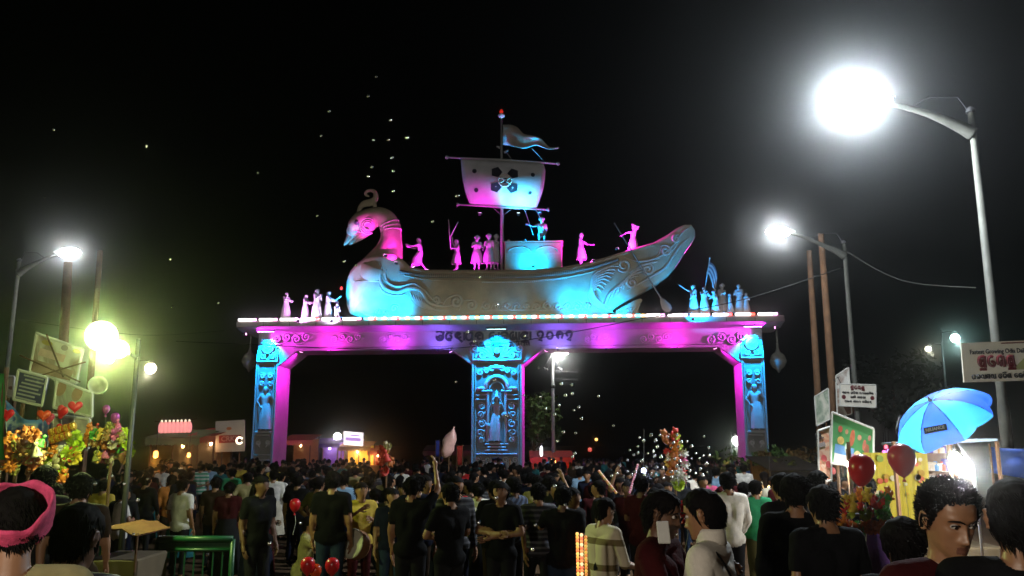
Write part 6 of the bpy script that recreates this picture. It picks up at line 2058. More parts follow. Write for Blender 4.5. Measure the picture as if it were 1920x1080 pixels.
put(800, 19, 190, 'stand', 'orange', 'black', 'person in an ochre top left of the middle pillar foot', .97)
put(835, 18, 200, 'long', 'olive', 'brown', 'person in an olive top beside the ochre one', .98)
put(842, 22, 120, 'stand', 'cream', 'black', 'person in cream behind the olive top', 1.0)
put(868, 24, 180, 'stand', 'red', 'black', 'person in red at the left of the middle pillar foot', 1.0)
put(896, 12.5, 190, 'sari', 'white', 'charcoal', 'woman with a white blouse and dark sari below the middle pillar', .98)
put(945, 20, 170, 'stand', 'white', 'charcoal', 'person with a white shoulder right under the middle pillar', 1.0)
put(1008, 14, 185, 'stand', 'khaki', 'olive', 'stocky man in a dull khaki shirt in the middle of the crowd', 1.04)
put(1088, 21, 175, 'stand', 'lightblue', 'grey', 'person in a pale blue shirt among the soap bubbles', 1.0)
put(1105, 22.5, 190, 'long', 'lightblue', 'violet', 'person in grey blue behind the pale blue shirt', 1.0)
put(1200, 19, 180, 'stand', 'white', 'black', 'slim person in white among the thickest bubbles', 1.0)
# right half
put(1305, 20, 195, 'stand', 'white', 'navy', 'person in white right of the toy pole with pinwheels', 1.0)
put(1366, 10.8, 185, 'long', 'white', 'charcoal', 'man in a loose white long-sleeved shirt near the right pillar', 1.05)
put(1398, 24, 170, 'stand', 'white', 'denim', 'person in a white T-shirt under the right pillar', 1.02)
put(1396, 13.5, 180, 'stand', 'red', 'brown', 'person in a red shirt behind the white long-sleeved man', .98)
put(1418, 12.6, 185, 'long', 'green', 'olive', 'person in dark green walking by the path', 1.0)
put(1436, 19.5, 175, 'sari_long', 'cream', 'pink', 'woman in a cream and pink sari on the path', .98)
put(1450, 17.8, 10, 'stand', 'cream', 'denim', 'person in a cream top with blue jeans by the orange lamp', .95)
put(1466, 15.5, 185, 'stand', 'maroon', 'black', 'man in maroon at the edge of the path', 1.02)
put(1345, 22, 160, 'stand', 'lightblue', 'black', 'person in a light blue shirt left of the red shirt', 1.0)
put(1330, 18.5, 200, 'stand', 'pink', 'navy', 'person in a pink top left of the loose white shirt', .96)
put(1318, 16.0, 30, 'stand', 'charcoal', 'black', 'man facing the camera left of the loose white shirt', 1.0, skin=2)
put(1412, 27, 180, 'stand', 'blue', 'black', 'person in blue just right of the right pillar foot', 1.0)

put(1492, 5.6, 165, 'long', 'black', 'black', 'black clad person in the right foreground, left of the toy rack', 1.0)
put(1546, 5.0, 190, 'stand', 'black', 'black', 'person with hair lit from behind just left of the toy rack', .97)
put(1470, 7.6, 200, 'stand', 'charcoal', 'black', 'dark person at the near end of the dirt path', 1.0)
put(1690, 3.6, 175, 'long', 'black', 'black', 'black clad person between the toy rack and the young man', .93)
put(402, 15.5, 185, 'stand', 'brown', 'black', 'dark brown shirted person right of the white shirt man', 1.0)
put(270, 16.5, 170, 'long', 'black', 'charcoal', 'black clad person left of the tan orange wrap', 1.0)
put(428, 14.8, 190, 'sari', 'maroon', 'charcoal', 'woman in dark maroon left of the khaki uniform', .96)
put(556, 16.2, 175, 'stand', 'black', 'navy', 'black clad person right of the long white kurta', 1.0)
# the rest of the crowd: mostly dark clothes, backs to the camera
def crowd():
    rnd = random.Random(21)
    zones = [  # px range, D range, count, clothes, label, group
        ((250, 520), (22, 29), 18, ['black', 'charcoal', 'brown', 'olive', 'navy', 'khaki', 'maroon', 'dark stripes', 'brown checks'], 'packed before the left pillar', 'packed crowd before the left pillar'),
        ((540, 870), (22, 29), 24, ['black', 'charcoal', 'brown', 'navy', 'maroon', 'olive', 'dark stripes', 'blue checks'], 'packed under the left arch', 'packed crowd under the left arch'),
        ((880, 1060), (21, 29), 18, ['black', 'charcoal', 'navy', 'maroon', 'brown'], 'packed at the middle pillar foot', 'packed crowd at the middle pillar'),
        ((1070, 1410), (21, 29), 26, ['black', 'charcoal', 'navy', 'violet', 'maroon', 'brown', 'teal'], 'packed under the right arch', 'packed crowd under the right arch'),
        ((180, 690), (19.6, 24), 40, ['black', 'charcoal', 'brown', 'maroon', 'navy', 'brown checks', 'dark stripes'], 'among the yellow lit people at left', 'dark people among the yellow lit ones'),
        ((690, 1080), (10, 21), 38, ['black', 'charcoal', 'dark stripes', 'brown', 'navy', 'blue checks'], 'in the unlit middle of the crowd', 'unlit middle of the crowd'),
        ((1080, 1400), (10.5, 21), 24, ['black', 'charcoal', 'navy', 'maroon'], 'below the soap bubbles right of middle', 'dark people among the bubbles'),
        ((1452, 1660), (8.5, 20), 16, ['black', 'charcoal', 'brown', 'maroon', 'navy'], 'before the right boards', 'dark people before the right boards'),
        ((230, 690), (9.5, 19), 30, ['black', 'charcoal', 'navy', 'black', 'dark stripes'], 'between the yellow lit people at left', 'dark people between the yellow lit ones'),
        ((720, 1085), (8.6, 12), 14, ['black', 'black', 'charcoal', 'navy'], 'as silhouettes at lower middle', 'foreground silhouettes in the middle'),
        ((70, 250), (6.5, 8.6), 3, ['black', 'charcoal', 'brown'], 'as silhouettes by the toy poles', 'foreground silhouettes by the barrier'),
    ]
    keys = ['stand', 'hips', 'walk', 'fold', 'phone', 'long', 'sari', 'sari_long', 'stand', 'long', 'raise', 'reach']
    for (a, b_), (d0, d1), n, cl, lab, grp in zones:
        done = 0; tries = 0
        near = d1 < 10
        while done < n and tries < n * 40:
            tries += 1
            D = rnd.uniform(d0, d1); px = rnd.uniform(a, b_)
            p = gpos(px, D, 950)
            if any((p.x - q[0]) ** 2 + (D - q[1]) ** 2 < (.62 if D > 10 else .7) ** 2 for q in PLACED):
                continue
            if 1424 < px < 1458 and D < 17: continue                    # the path stays open
            if 290 < px < 450 and 9.6 < D < 10.6: continue
            if any(D < q[1] and abs(px - q[0]) < 10 + 150 / D for q in PICK if q[0] < 700 or q[0] > 1280): continue
            PLACED.append((p.x, D))
            k = rnd.choice(keys)
            if k == 'raise' and rnd.random() < .6: k = 'stand'
            if near and k in ('raise', 'reach'): k = 'long'
            c = rnd.choice(cl)
            low = rnd.choice(['black', 'charcoal', 'navy', 'brown', 'denim']) if 'sari' not in k else rnd.choice(['maroon', 'charcoal', 'violet', 'teal', 'navy'])
            if near: low = 'black'
            face = rnd.gauss(180, 45) if rnd.random() < .8 else rnd.uniform(-60, 60)
            if near: face = rnd.gauss(180, 22)
            person(p, R(face), k, c, low, 'people in %s %s' % (c, lab), grp, rnd.uniform(.92, 1.04), rnd.randrange(3))
            done += 1
crowd()

def far_crowd():
    """the mass of people round the gateway's feet, too far off to tell apart"""
    rnd = random.Random(5)
    kinds = []
    for pk in ('stand', 'hips', 'fold', 'long'):
        J, kw = POSES[pk]
        L = prims(J); me = remesh(caps_mesh(L, 8), .05, 1)
        tags, C = nearest_tags(me, L)
        mi = np.where(np.isin(tags, ['head']) & ((C[:, 2] > 1.56) | (C[:, 1] > -.03)), 0, np.where(np.isin(tags, ['head', 'face', 'ear', 'neck', 'hand', 'farm']), 1, np.where(np.isin(tags, ['torso', 'uarm']), 2, 3)))
        kinds.append((np.array([tuple(v.co) for v in me.vertices]), [tuple(p_.vertices) for p_ in me.polygons], mi))
        bpy.data.meshes.remove(me)
    cl = ['black', 'charcoal', 'navy', 'maroon', 'brown', 'olive', 'white', 'teal']
    V = []; F_ = []; MI = []; k0 = 0
    for i in range(210):
        D = rnd.uniform(29.5, 41); px = rnd.uniform(300, 1500)
        p = gpos(px, D, 870)
        v, f, mi = kinds[rnd.randrange(4)]
        a = rnd.gauss(PI, .7); c_, s_ = math.cos(a), math.sin(a); sc = rnd.uniform(.92, 1.04)
        w = np.stack([v[:, 0] * c_ - v[:, 1] * s_, v[:, 0] * s_ + v[:, 1] * c_, v[:, 2]], 1) * sc + np.array(p)
        V.append(w); F_ += [tuple(q + k0 for q in ff) for ff in f]; k0 += len(v)
        top = 2 + rnd.choice([0, 0, 0, 1, 1, 2, 3, 4, 5, 6, 7])
        MI += [0 if q == 0 else 1 if q == 1 else top if q == 2 else 2 for q in mi]
    me = bpy.data.meshes.new('crowd'); me.from_pydata(np.concatenate(V).tolist(), [], F_)
    for m_ in [HAIR, SKIN[1]] + [FAB[c_] for c_ in cl]: me.materials.append(m_)
    me.polygons.foreach_set('material_index', MI); me.polygons.foreach_set('use_smooth', [True] * len(F_))
    o = bpy.data.objects.new('crowd', me); col.objects.link(o)
    o['kind'] = 'stuff'; o['label'] = 'distant packed crowd round the feet of the gateway'; o['category'] = 'crowd'
far_crowd()

# ------------------------------------------------------------------ things held or standing in the crowd
def drum():
    c = at(667, 1021, 11.2)
    ax = Vector((-.45, -.85, .25)).normalized()
    q = Matrix.Translation((0, 0, 0)) @ ax.to_track_quat('Z', 'Y').to_matrix().to_4x4()
    t = thing('drum', 'big round white drum held by the man in yellow', 'drum', c)
    b = MB(); b.lathe([(.165, -.12), (.185, -.08), (.19, 0), (.185, .06), (.17, .075)], 24, M=q, sx=.9); obj('shell', b, mat('drum_wood', (.2, .09, .03), .5, 0, .2, 6), t, True)
    b = MB(); b.lathe([(.0, .085), (.165, .085), (.172, .08), (.17, .07)], 24, M=q, sx=.9); obj('skin', b, mat('drum_skin', (.62, .6, .46), .6, 0, .12, 6), t)
    b = MB(); b.tube([q @ Vector((.18 * .9 * math.cos(a), .18 * math.sin(a), .075)) for a in [2 * PI * i / 24 for i in range(25)]], .012, 6); obj('hoop', b, mat('drum_hoop', (.5, .48, .36), .5, 0, .1, 6), t, True)
drum()
def barrier():
    D = 10.1
    a, c = at(296, 1011, D), at(437, 1008, D); g = ground_z(D)
    t = thing('barrier', 'green painted steel crowd barrier at lower left', 'barrier', ((a.x + c.x) / 2, D, g))
    w = c.x - a.x; h = a.z - g
    m = mat('barrier_green', (.004, .05, .018), .4, 0, .2, 6)
    for s in (-1, 1):
        b = MB(); b.tube([(s * w / 2, 0, 0), (s * w / 2, 0, h)], .032, 8); obj('post', b, m, t, True)
        b = MB(); b.box((s * w / 2, 0, .02), (.08, .5, .04), bev=.01); obj('foot', b, m, t)
    for z, r in ((h, .04), (h - .12, .02), (.3, .025)):
        b = MB(); b.tube([(-w / 2, 0, z), (w / 2, 0, z)], r, 8); obj('rail', b, m, t, True)
    b = MB(); b.box((0, .012, h - .06), (w, .01, .1)); obj('top_plate', b, m, t)
    for i in range(7):
        x = -w / 2 + w * (i + 1) / 8
        b = MB(); b.tube([(x, 0, .3), (x, 0, h - .12)], .01, 6); obj('bar', b, m, t)
barrier()
# cart with an orange awning at lower left
def cart():
    D = 9.2; g = ground_z(D); a, c = at(160, 1000, D), at(262, 1000, D)
    t = thing('hand_cart', 'hand cart with a small orange cloth top at lower left', 'cart', ((a.x + c.x) / 2, D, g)); w = c.x - a.x; h = a.z - g
    b = MB(); b.box((0, .4, h - .42), (w, .8, .3), bev=.02); obj('box', b, C_DK, t)
    n = 10; vs = []
    for i in range(n + 1):
        u = i / n
        for y in (-.05, .85):
            z = h - .04 + .09 * math.sin(PI * u) + .012 * math.sin(u * 20)
            vs += [((u - .5) * w, y, z), ((u - .5) * w, y, z + .015)]
    fs = []
    for i in range(n):
        o_ = 4 * i; fs += [(o_, o_ + 2, o_ + 6, o_ + 4), (o_ + 1, o_ + 5, o_ + 7, o_ + 3), (o_, o_ + 4, o_ + 5, o_ + 1)]
    b = MB(); b.add(vs, fs); obj('cloth_top', b, mat('cart_orange', (.1, .035, .008), .85, 0, .2, 6), t, True)
    for s in (-1, 1):
        b = MB(); b.tube([(s * w * .46, 0, h - .4), (s * w * .46, 0, h)], .015, 6); obj('upright', b, M_WOODPOLE, t)
        M = Matrix.Translation((s * w * .3, .02, .3)) @ Matrix.Rotation(PI / 2, 4, 'X')
        b = MB(); b.tube([M @ Vector((.28 * math.cos(q), .28 * math.sin(q), 0)) for q in [2 * PI * i / 20 for i in range(21)]], .025, 6)
        wh = obj('wheel', b, M_BLACK, t, True)
        b = MB()
        for k in range(6): b.tube([M @ Vector((0, 0, 0)), M @ Vector((.28 * math.cos(k * PI / 3), .28 * math.sin(k * PI / 3), 0))], .008, 5)
        obj('spokes', b, M_STEEL, wh)
cart()
# ------------------------------------------------------------------ people nearest the camera, with modelled heads
def head_basis(J):
    up = (J['head'] - J['nape']).normalized()
    fwd = J.get('face', Vector((0, -1, 0))); fwd = (fwd - up * fwd.dot(up)).normalized()
    side = fwd.cross(up).normalized()          # the figure's right-hand side seen from behind
    return up, fwd, side
def head_shape(J, n=56, m=64):
    up, fwd, side = head_basis(J)
    h = J['head'] + up * .0
    U = [-.117, -.113, -.105, -.09, -.07, -.045, -.02, .005, .03, .055, .08, .1, .112, .1185]
    Wd = [.016, .026, .037, .049, .058, .065, .069, .071, .072, .0705, .063, .046, .029, .008]
    Fr = [.062, .078, .086, .086, .087, .083, .082, .085, .09, .087, .074, .051, .03, .008]
    Bk = [-.01, .0, .012, .03, .055, .076, .088, .095, .098, .096, .085, .06, .034, .008]
    vs = []; fs = []
    us = [-.117 + .2355 * (.5 - .5 * math.cos(PI * i / (m - 1))) * 1.0 for i in range(m)]
    us = [(-.117 + .2355 * i / (m - 1)) * .6 + q * .4 for i, q in enumerate(us)]
    for u in us:
        w = np.interp(u, U, Wd); f0 = np.interp(u, U, Fr); b0 = np.interp(u, U, Bk)
        for k in range(n):
            a = 2 * PI * k / n
            x = w * math.sin(a); ca = math.cos(a)
            f = f0 * abs(ca) ** .8 if ca > 0 else -b0 * abs(ca) ** .9
            if ca > 0:
                g = lambda x0, u0, sx, su, am: am * math.exp(-((abs(x) - x0) / sx) ** 2 - ((u - u0) / su) ** 2)
                nose = np.interp(u, [-.062, -.055, -.046, -.036, -.02, .0, .012, .02], [0, .012, .031, .029, .019, .010, .004, 0])
                sx = np.interp(u, [-.055, -.045, -.02, .01], [.018, .015, .0105, .009])
                f += nose * math.exp(-(x / sx) ** 2)
                f += g(.016, -.047, .006, .007, .008)                       # nostril wings
                f += g(.032, .004, .017, .012, -.012)                      # sockets
                f += g(.03, .027, .024, .008, .006)                        # brow
                f += g(.047, -.022, .02, .02, .005)                        # cheekbone
                f += g(.0, -.066, .022, .005, .007) + g(.0, -.081, .02, .006, .008) + g(.0, -.0735, .024, .0025, -.004)   # lips
                f += g(0, -.104, .018, .01, .006)
            vs.append(h + side * x + fwd * f + up * u)
    for i in range(m - 1):
        for k in range(n):
            a, b_ = i * n + k, i * n + (k + 1) % n
            fs.append((a, b_, b_ + n, a + n))
    fs.append(tuple(range(n))[::-1]); fs.append(tuple((m - 1) * n + k for k in range(n)))
    b = MB(); b.add(vs, fs)
    for q in (-1, 1):                                                       # ears
        c = h + side * (q * .074) - fwd * .004 + up * -.006
        pts = [c + fwd * (.004 + .016 * math.cos(t)) - fwd * .012 + up * (.03 * math.sin(t)) + side * q * (.008 + .006 * math.sin(t * .5)) for t in [R(a_) for a_ in range(-80, 271, 25)]]
        b.tube(pts, [.0055 + .0025 * math.sin(i * .4) for i in range(len(pts))], 6, round_cap=True)
        b.tube([c + side * q * .002 - up * .016, c + side * q * .007, c + side * q * .002 + up * .018], [.009, .013, .009], 8, round_cap=True)
    return b

def near_person(name_label, loc, rotz, J, shirt, lower, scale=1.0, skin=0, sleeves='long', hair_len=.035, voxel=.0055, comb=None, curl=.35, hair_n=700, group=None, face=True, hat=None, hairline=.055, collar=None):
    L = prims(J)
    Ltag = L
    body_L = [q for q in L if q[0] not in ('head', 'face', 'ear')]
    b = caps_mesh(body_L, 16)
    hs = head_shape(J)
    b.add(hs.v, hs.f)
    for s in 'LR': fingers(b, J, s)
    me = remesh(b, voxel, 2)
    tags, C = nearest_tags(me, Ltag)
    up, fwd, side = head_basis(J); h = J['head']
    rel = C - np.array(h); fu, ff, fs_ = rel @ np.array(up), rel @ np.array(fwd), rel @ np.array(side)
    hd = np.isin(tags, ['head', 'neck', 'ear', 'face']) & (fu > -.14)
    ear = (np.abs(fs_) > .0735) & (np.abs(fu + .006) < .045) & (np.abs(ff) < .04)
    az = np.degrees(np.arctan2(np.abs(fs_), ff))
    hm = hd & ~ear & (fu > np.interp(az, [0, 30, 48, 60, 72, 82, 95, 110, 140, 180], [hairline + .012, hairline + .01, hairline - .005, .03, -.005, -.028, -.03, -.055, -.085, -.095]) + .004 * np.sin(fs_ * 400))
    top = np.isin(tags, ['torso', 'uarm', 'farm'] if sleeves == 'long' else ['torso', 'uarm']) | ((tags == 'pelvis') & (C[:, 2] > J['pel'].z - .09))
    if collar: top |= (tags == 'neck') & (fu < -.125)
    top &= ~((tags == 'torso') & (C[:, 2] > J['neck'].z + .025) & (not collar))
    low = np.isin(tags, ['pelvis', 'thigh', 'shin'])
    sh = shell(me, top, .010, 'shirt', .005, 10); tr = shell(me, low, .009, 'trousers', .005)
    shoe = shell(me, np.isin(tags, ['foot']) & (C[:, 2] < .1), .008, 'shoes')
    hr = shell(me, hm, .007, 'hair', .006, 60)
    N = np.empty(len(me.polygons) * 3, np.float32); me.polygons.foreach_get('normal', N); N = N.reshape(-1, 3)
    me.name = 'body'
    me.polygons.foreach_set('use_smooth', [True] * len(me.polygons))
    me.materials.append(SKIN[skin]); me.materials.append(mat('lips_brown', (.17, .07, .045), .45, 0, .1, 20))
    lip = (np.abs(fs_) < .021) & (fu > -.0865) & (fu < -.0625) & (ff > .075)
    me.polygons.foreach_set('material_index', lip.astype(np.int32))
    o = bpy.data.objects.new('person', me); col.objects.link(o)
    o.location = loc; o.rotation_euler = (0, 0, rotz); o.scale = (scale,) * 3
    tag(o, name_label, 'person', group)
    for nm, m_, mt in (('shirt', sh, shirt), ('trousers', tr, lower), ('shoes', shoe, 'black')):
        if m_: inst(nm, m_, FAB[mt] if isinstance(mt, str) else mt, o)
    if hr:
        inst('hair', hr, HAIR, o)
        cm = comb or (lambda p, nn: (-fwd * .25 + up * -.2 + side * .15 + Vector((0, 0, -.3))).normalized())
        lb = locks(C[hm] + N[hm] * .006, N[hm], cm, hair_len, .0026, hair_n, 5, curl)
        hl = obj('hair_locks', lb, HAIR, o, True)
    if face:
        for q in (-1, 1):
            e = h + side * (q * .031) + fwd * .0775 + up * .003
            b = MB(); b.ball(tuple(e - fwd * .004), (.0138, .0122, .0085), 14, 10); ey = obj('eye', b, mat('eye_white', (.55, .5, .46), .2, 0, .05, 30), o, True)
            look = (fwd + side * -.12).normalized()
            b = MB(); b.ball(tuple(e - fwd * .004 + look * .0075), (.0072, .0072, .0072), 10, 8); obj('iris', b, mat('iris_dark', (.012, .007, .005), .1, 0, 0), ey, True)
            b = MB(); b.tube([e + side * (.0155 * math.cos(t)) + up * (.0015 + .0055 * math.sin(t)) + fwd * (.0098 - .006 * abs(math.cos(t))) for t in [PI * i / 8 for i in range(9)]], .0024, 5); obj('eyelid', b, HAIR, ey, True)
            b = MB(); b.tube([h + side * (q * .012) + fwd * .0985 + up * .0205, h + side * (q * .028) + fwd * .0955 + up * .027, h + side * (q * .045) + fwd * .083 + up * .0245, h + side * (q * .054) + fwd * .069 + up * .018], [.0028, .0042, .0036, .0012], 6, flat=.8); obj('eyebrow', b, HAIR, o, True)
    return o, (up, fwd, side, h)

# young man looking to the right
J = pose(); J['head'] = J['head'] + Vector((0, -.01, .015))
p = gpos(1768, 3.0, 980)
near_person('young man with thick wavy black hair looking to the right, right foreground', p, R(8), J, 'maroon', 'denim', 1.025, 0, hair_len=.026, voxel=.0046, curl=.8, hair_n=2600, group=None, hairline=.068, comb=lambda p_, n_: (n_ * .5 + Vector((.25, .25, .25))).normalized())
# dark head at the right edge
J = pose()
p = gpos(1906, 2.8, 980)
near_person('person with black hair seen from behind at the right edge', p, R(150), J, 'black', 'black', 1.045, 0, hair_len=.035, voxel=.007, hair_n=700, face=False)
# man with a pink scarf round his head
J = pose(); J['head'] = J['head'] + Vector((.0, -.02, .0))
p = gpos(28, 2.75, 985)
o, (up, fwd, side, h) = near_person('man with a pink scarf tied round his head at the lower left corner', p, R(213), J, 'khaki', 'black', 1.03, 2, hair_len=.02, voxel=.007, hair_n=1500, face=False)
ax = Matrix.Rotation(-R(213), 3, 'Z') @ Vector((.34, -.64, .69)).normalized()
q = Matrix.Translation(h + up * .018 + ax * .03) @ ax.to_track_quat('Z', 'Y').to_matrix().to_4x4()
b = MB(); vs = []; n = 60; mm = 14
for i in range(n):
    a = 2 * PI * i / n
    rM = .101 + .006 * math.sin(3 * a)
    w = .056 + .012 * math.sin(a * 2 + 1) + .006 * math.sin(a * 7)
    for k in range(mm):
        t = 2 * PI * k / mm
        rr = .012 * (1 + .4 * noise.noise(Vector((a * 3, t * 2, 1))) + .35 * math.sin(5 * t + 3 * a) + .25 * math.sin(9 * t - 4 * a))
        vs.append(q @ Vector(((rM * 1.0 + rr * math.cos(t)) * math.cos(a) * .98, (rM + rr * math.cos(t)) * math.sin(a) * .97, w * math.sin(t) * 1.1 - .005)))
fs = [(i * mm + k, i * mm + (k + 1) % mm, ((i + 1) % n) * mm + (k + 1) % mm, ((i + 1) % n) * mm + k) for i in range(n) for k in range(mm)]
b.add(vs, fs)
obj('scarf', b, mat('scarf_pink', (.62, .06, .16), .85, 0, .3, 40, .4), o, True)
# person in a striped shirt beside him
J = pose()
p = gpos(138, 3.1, 1000)
near_person('person in a dark striped shirt beside the pink scarf', p, R(170), J, stripes('shirt_black_stripes', (.012, .012, .014), (.30, .30, .29), 9.0, 'Z', .55), 'black', .985, 1, hair_len=.03, voxel=.008, hair_n=500, face=False)
# woman in a white turtleneck and the person facing her
J = pose(elR=(-.26, -.05, 1.1), wrR=(-.1, -.22, 1.12))
p = gpos(1328, 4.15, 1000)
o, (up, fwd, side, h) = near_person('person in a white high-collared top, back turned, right of centre foreground', p, R(-118), J, mat('knit_white', (.66, .62, .55), .9, 0, .08, 60, .3), 'charcoal', .985, 0, hair_len=.03, voxel=.007, hair_n=1800, curl=.2, collar=True)
b = MB(); b.tube(smooth_path([(.05, .13, 1.12), (.1, .13, 1.26), (.14, .05, 1.395), (.12, -.06, 1.33)], 5), .006, 5); obj('bag_strap', b, HAIR, o)
b = MB()
nk = J['neck'] + Vector((0, 0, .035))
b.lathe([(.074, -.03), (.071, .0), (.069, .03), (.066, .045), (.06, .04)], 20, tuple(nk)); obj('high_collar', b, mat('knit_white'), o, True)
J = pose(elR=(-.24, -.1, 1.15), wrR=(-.1, -.3, 1.25), elL=(.24, -.1, 1.15), wrL=(.08, -.3, 1.2))
p = gpos(1236, 4.4, 1000)
o, bs = near_person('person in maroon holding a phone, facing the white high-collared top', p, R(62), J, 'maroon', 'black', .975, 1, sleeves='short', hair_len=.035, voxel=.007, hair_n=700)
b = MB(); b.box((0, 0, 0), (.06, .012, .11), Matrix.Rotation(R(-25), 4, 'X'), .004)
c = at(1244, 998, 4.15)
tag(obj('mobile_phone', b, mat('phone_white', (.6, .6, .58), .3, 0, .05, 20), None, False, c), 'white phone held up by the person in maroon', 'phone')
# boy in the striped polo
J = pose(elR=(-.24, -.05, 1.1), wrR=(-.14, -.25, 1.05))
p = gpos(1132, 7.0, 1000)
POLO = stripes('polo_cream_brown', (.56, .5, .36), (.16, .12, .05), 1.35, 'Z', .86)
near_person('boy in a cream polo shirt with brown stripes, lower centre right', p, R(120), J, POLO, 'black', .88, 0, 'short', .03, .011, hair_n=300)

# ------------------------------------------------------------------ balloons, toys, bubbles
def balloon_mesh():
    b = MB(); b.lathe([(.004, -.19), (.012, -.175), (.05, -.15), (.1, -.095), (.135, -.02), (.143, .045), (.128, .11), (.09, .155), (.04, .178), (.004, .182)], 24)
    me = b.mesh('balloon'); fix_normals(me); me.polygons.foreach_set('use_smooth', [True] * len(me.polygons)); return me
def heart_mesh():
    b = MB(); vs = []; n = 28; m_ = 7
    for j in range(-m_, m_ + 1):
        t = j / (m_ + .35); s = math.sqrt(max(1 - t * t, 0)) ** .8
        for i in range(n):
            a = 2 * PI * i / n
            x = .0105 * 16 * math.sin(a) ** 3; z = .0105 * (13 * math.cos(a) - 5 * math.cos(2 * a) - 2 * math.cos(3 * a) - math.cos(4 * a))
            vs.append((x * s, .075 * t, (z + .02) * s - .02))
    fs = [(j * n + i, j * n + (i + 1) % n, (j + 1) * n + (i + 1) % n, (j + 1) * n + i) for j in range(2 * m_) for i in range(n)]
    fs += [tuple(range(n))[::-1], tuple(2 * m_ * n + k for k in range(n))]
    b.add(vs, fs); me = b.mesh('heart'); fix_normals(me); me.polygons.foreach_set('use_smooth', [True] * len(me.polygons)); return me
BAL, HEA = balloon_mesh(), heart_mesh()
RUB = mat('balloon_red', (.50, .012, .02), .28, 0, .08, 6)
def balloon(px, py, D, scale, label, me=None, m=None, rz=0.0, string=1.0, group=None, lean=0.0):
    c = at(px, py, D)
    t = thing('balloon', label, 'balloon', c, 0, group)
    inst('envelope', me or BAL, m or RUB, t, (0, 0, 0), (0, lean, rz), scale)
    if me is None or me is BAL:
        b = MB(); b.lathe([(.004, 0), (.016, -.02), (.019, -.03), (.008, -.03)], 10, (-.17 * math.sin(lean) * scale, 0, -.185 * scale)); obj('knot', b, m or RUB, t, True)
    b = MB(); b.tube(smooth_path([(0, 0, -.19 * scale), (.02, 0, -.19 * scale - string * .4), (-.01, 0, -.19 * scale - string)], 4), .0022, 4); obj('string', b, M_WHITE, t)
balloon(1615, 883, 8.0, .86, 'round red balloon touching the bare bulb at right', lean=.1, string=.5)
balloon(1691, 864, 7.8, .86, 'round red balloon beside the yellow cloth, further right', lean=-.05, string=.9)
RUB2 = mat('balloon_orange_red', (.55, .06, .015), .3, 0, .08, 6)
G_H = 'red heart balloons over the toy sellers'
balloon(141, 762, 10.6, .52, 'highest red heart balloon at left', HEA, RUB, .3, .8, G_H)
balloon(117, 771, 10.5, .56, 'heart balloon leaning left of the highest one', HEA, RUB, -.5, .8, G_H, .3)
balloon(82, 778, 10.6, .5, 'orange red heart balloon left of the hoarding posts', HEA, RUB2, .2, .7, G_H)
balloon(92, 784, 10.7, .48, 'pinkish heart balloon overlapping the orange red one', HEA, mat('balloon_pink', (.5, .04, .09), .3, 0, .08, 6), -.3, .7, G_H)
balloon(14, 777, 10.4, .5, 'red heart balloon at the left edge', HEA, RUB, 0, .7, G_H)
balloon(117, 802, 10.4, .4, 'small dark red heart balloon under the leaning one', HEA, RUB, .4, .5, G_H)
FOIL = mat('foil_violet', (.45, .08, .4), .18, .5, .2, 8)
for (px, py, s, lab) in ((199, 768, .34, 'tall violet foil balloon over the second toy pole'), (216, 784, .4, 'round violet foil balloon right of the tall one'), (209, 818, .22, 'small pink foil balloon low on the second toy pole')):
    balloon(px, py, 10.8, s, lab, None, FOIL, 0, .5, 'violet foil balloons')
balloon(553, 948, 12.2, .55, 'red balloon low in the crowd left of the tall man in black', None, RUB, 0, .3)
balloon(623, 1063, 8.6, .5, 'red balloon at the bottom edge right of the jeans', None, RUB, 0, .2)
balloon(577, 1062, 8.6, .5, 'red balloon at the bottom edge left of the jeans', None, RUB, 0, .2)
balloon(592, 1072, 8.7, .42, 'small red balloon at the bottom edge between the other two', None, RUB2, 0, .2)
for i, (px, py, s) in enumerate(((858, 942, .42), (872, 940, .4), (864, 957, .45), (878, 955, .38))):
    balloon(px, py, 11.4, s, ['upper left', 'upper right', 'lower left', 'lower right'][i] + ' shiny red balloon of the bunch below the middle pillar', None, RUB, 0, .3, 'bunch of shiny red balloons')
balloon(1282, 955, 5.0, .28, 'faint red balloon by the shoulder of the maroon shirt', None, RUB, 0, .2)

def toy_bear():
    b = MB()
    b.ball((0, 0, .075), (.055, .05, .07)); b.ball((0, -.01, .17), (.048, .045, .045)); b.ball((0, -.05, .16), (.02, .018, .016), 8, 5)
    for s in (-1, 1):
        b.ball((s * .037, 0, .208), (.018, .01, .018), 8, 5); b.ball((s * .06, -.02, .11), (.02, .022, .04), 8, 5); b.ball((s * .035, -.04, .02), (.024, .035, .024), 8, 5)
    return b
def toy_frill(seed):
    r = random.Random(seed); b = MB()
    for i in range(70):
        d = Vector((r.gauss(0, 1), r.gauss(0, 1), r.gauss(0, 1))).normalized(); w = d.orthogonal().normalized() * .022
        c = d * .03; e = d * r.uniform(.08, .11); z = d.cross(w).normalized() * .012
        b.add([c - w * .5, c + w * .5, e + w + z, e - w - z], [(0, 1, 2, 3)])
    return b
def toy_flower():
    b = MB(); b.ball((0, -.02, 0), (.03, .02, .03), 10, 6)
    for i in range(9):
        a = 2 * PI * i / 9; M_ = Matrix.Rotation(a, 4, 'Y')
        b.ball((0, 0, .062), (.026, .012, .04), 8, 5, M_)
    return b
def toy_wheel():
    b = MB()
    for i in range(8):
        M_ = Matrix.Rotation(2 * PI * i / 8, 4, 'Y')
        b.add([(0, -.01, 0), (.03, -.035, .05), (.005, -.005, .095), (-.012, 0, .05)], [(0, 1, 2), (0, 2, 3)], M_)
    b.ball((0, -.02, 0), .012, 8, 5); b.tube([(0, .005, 0), (0, .005, -.22)], .004, 5)
    return b
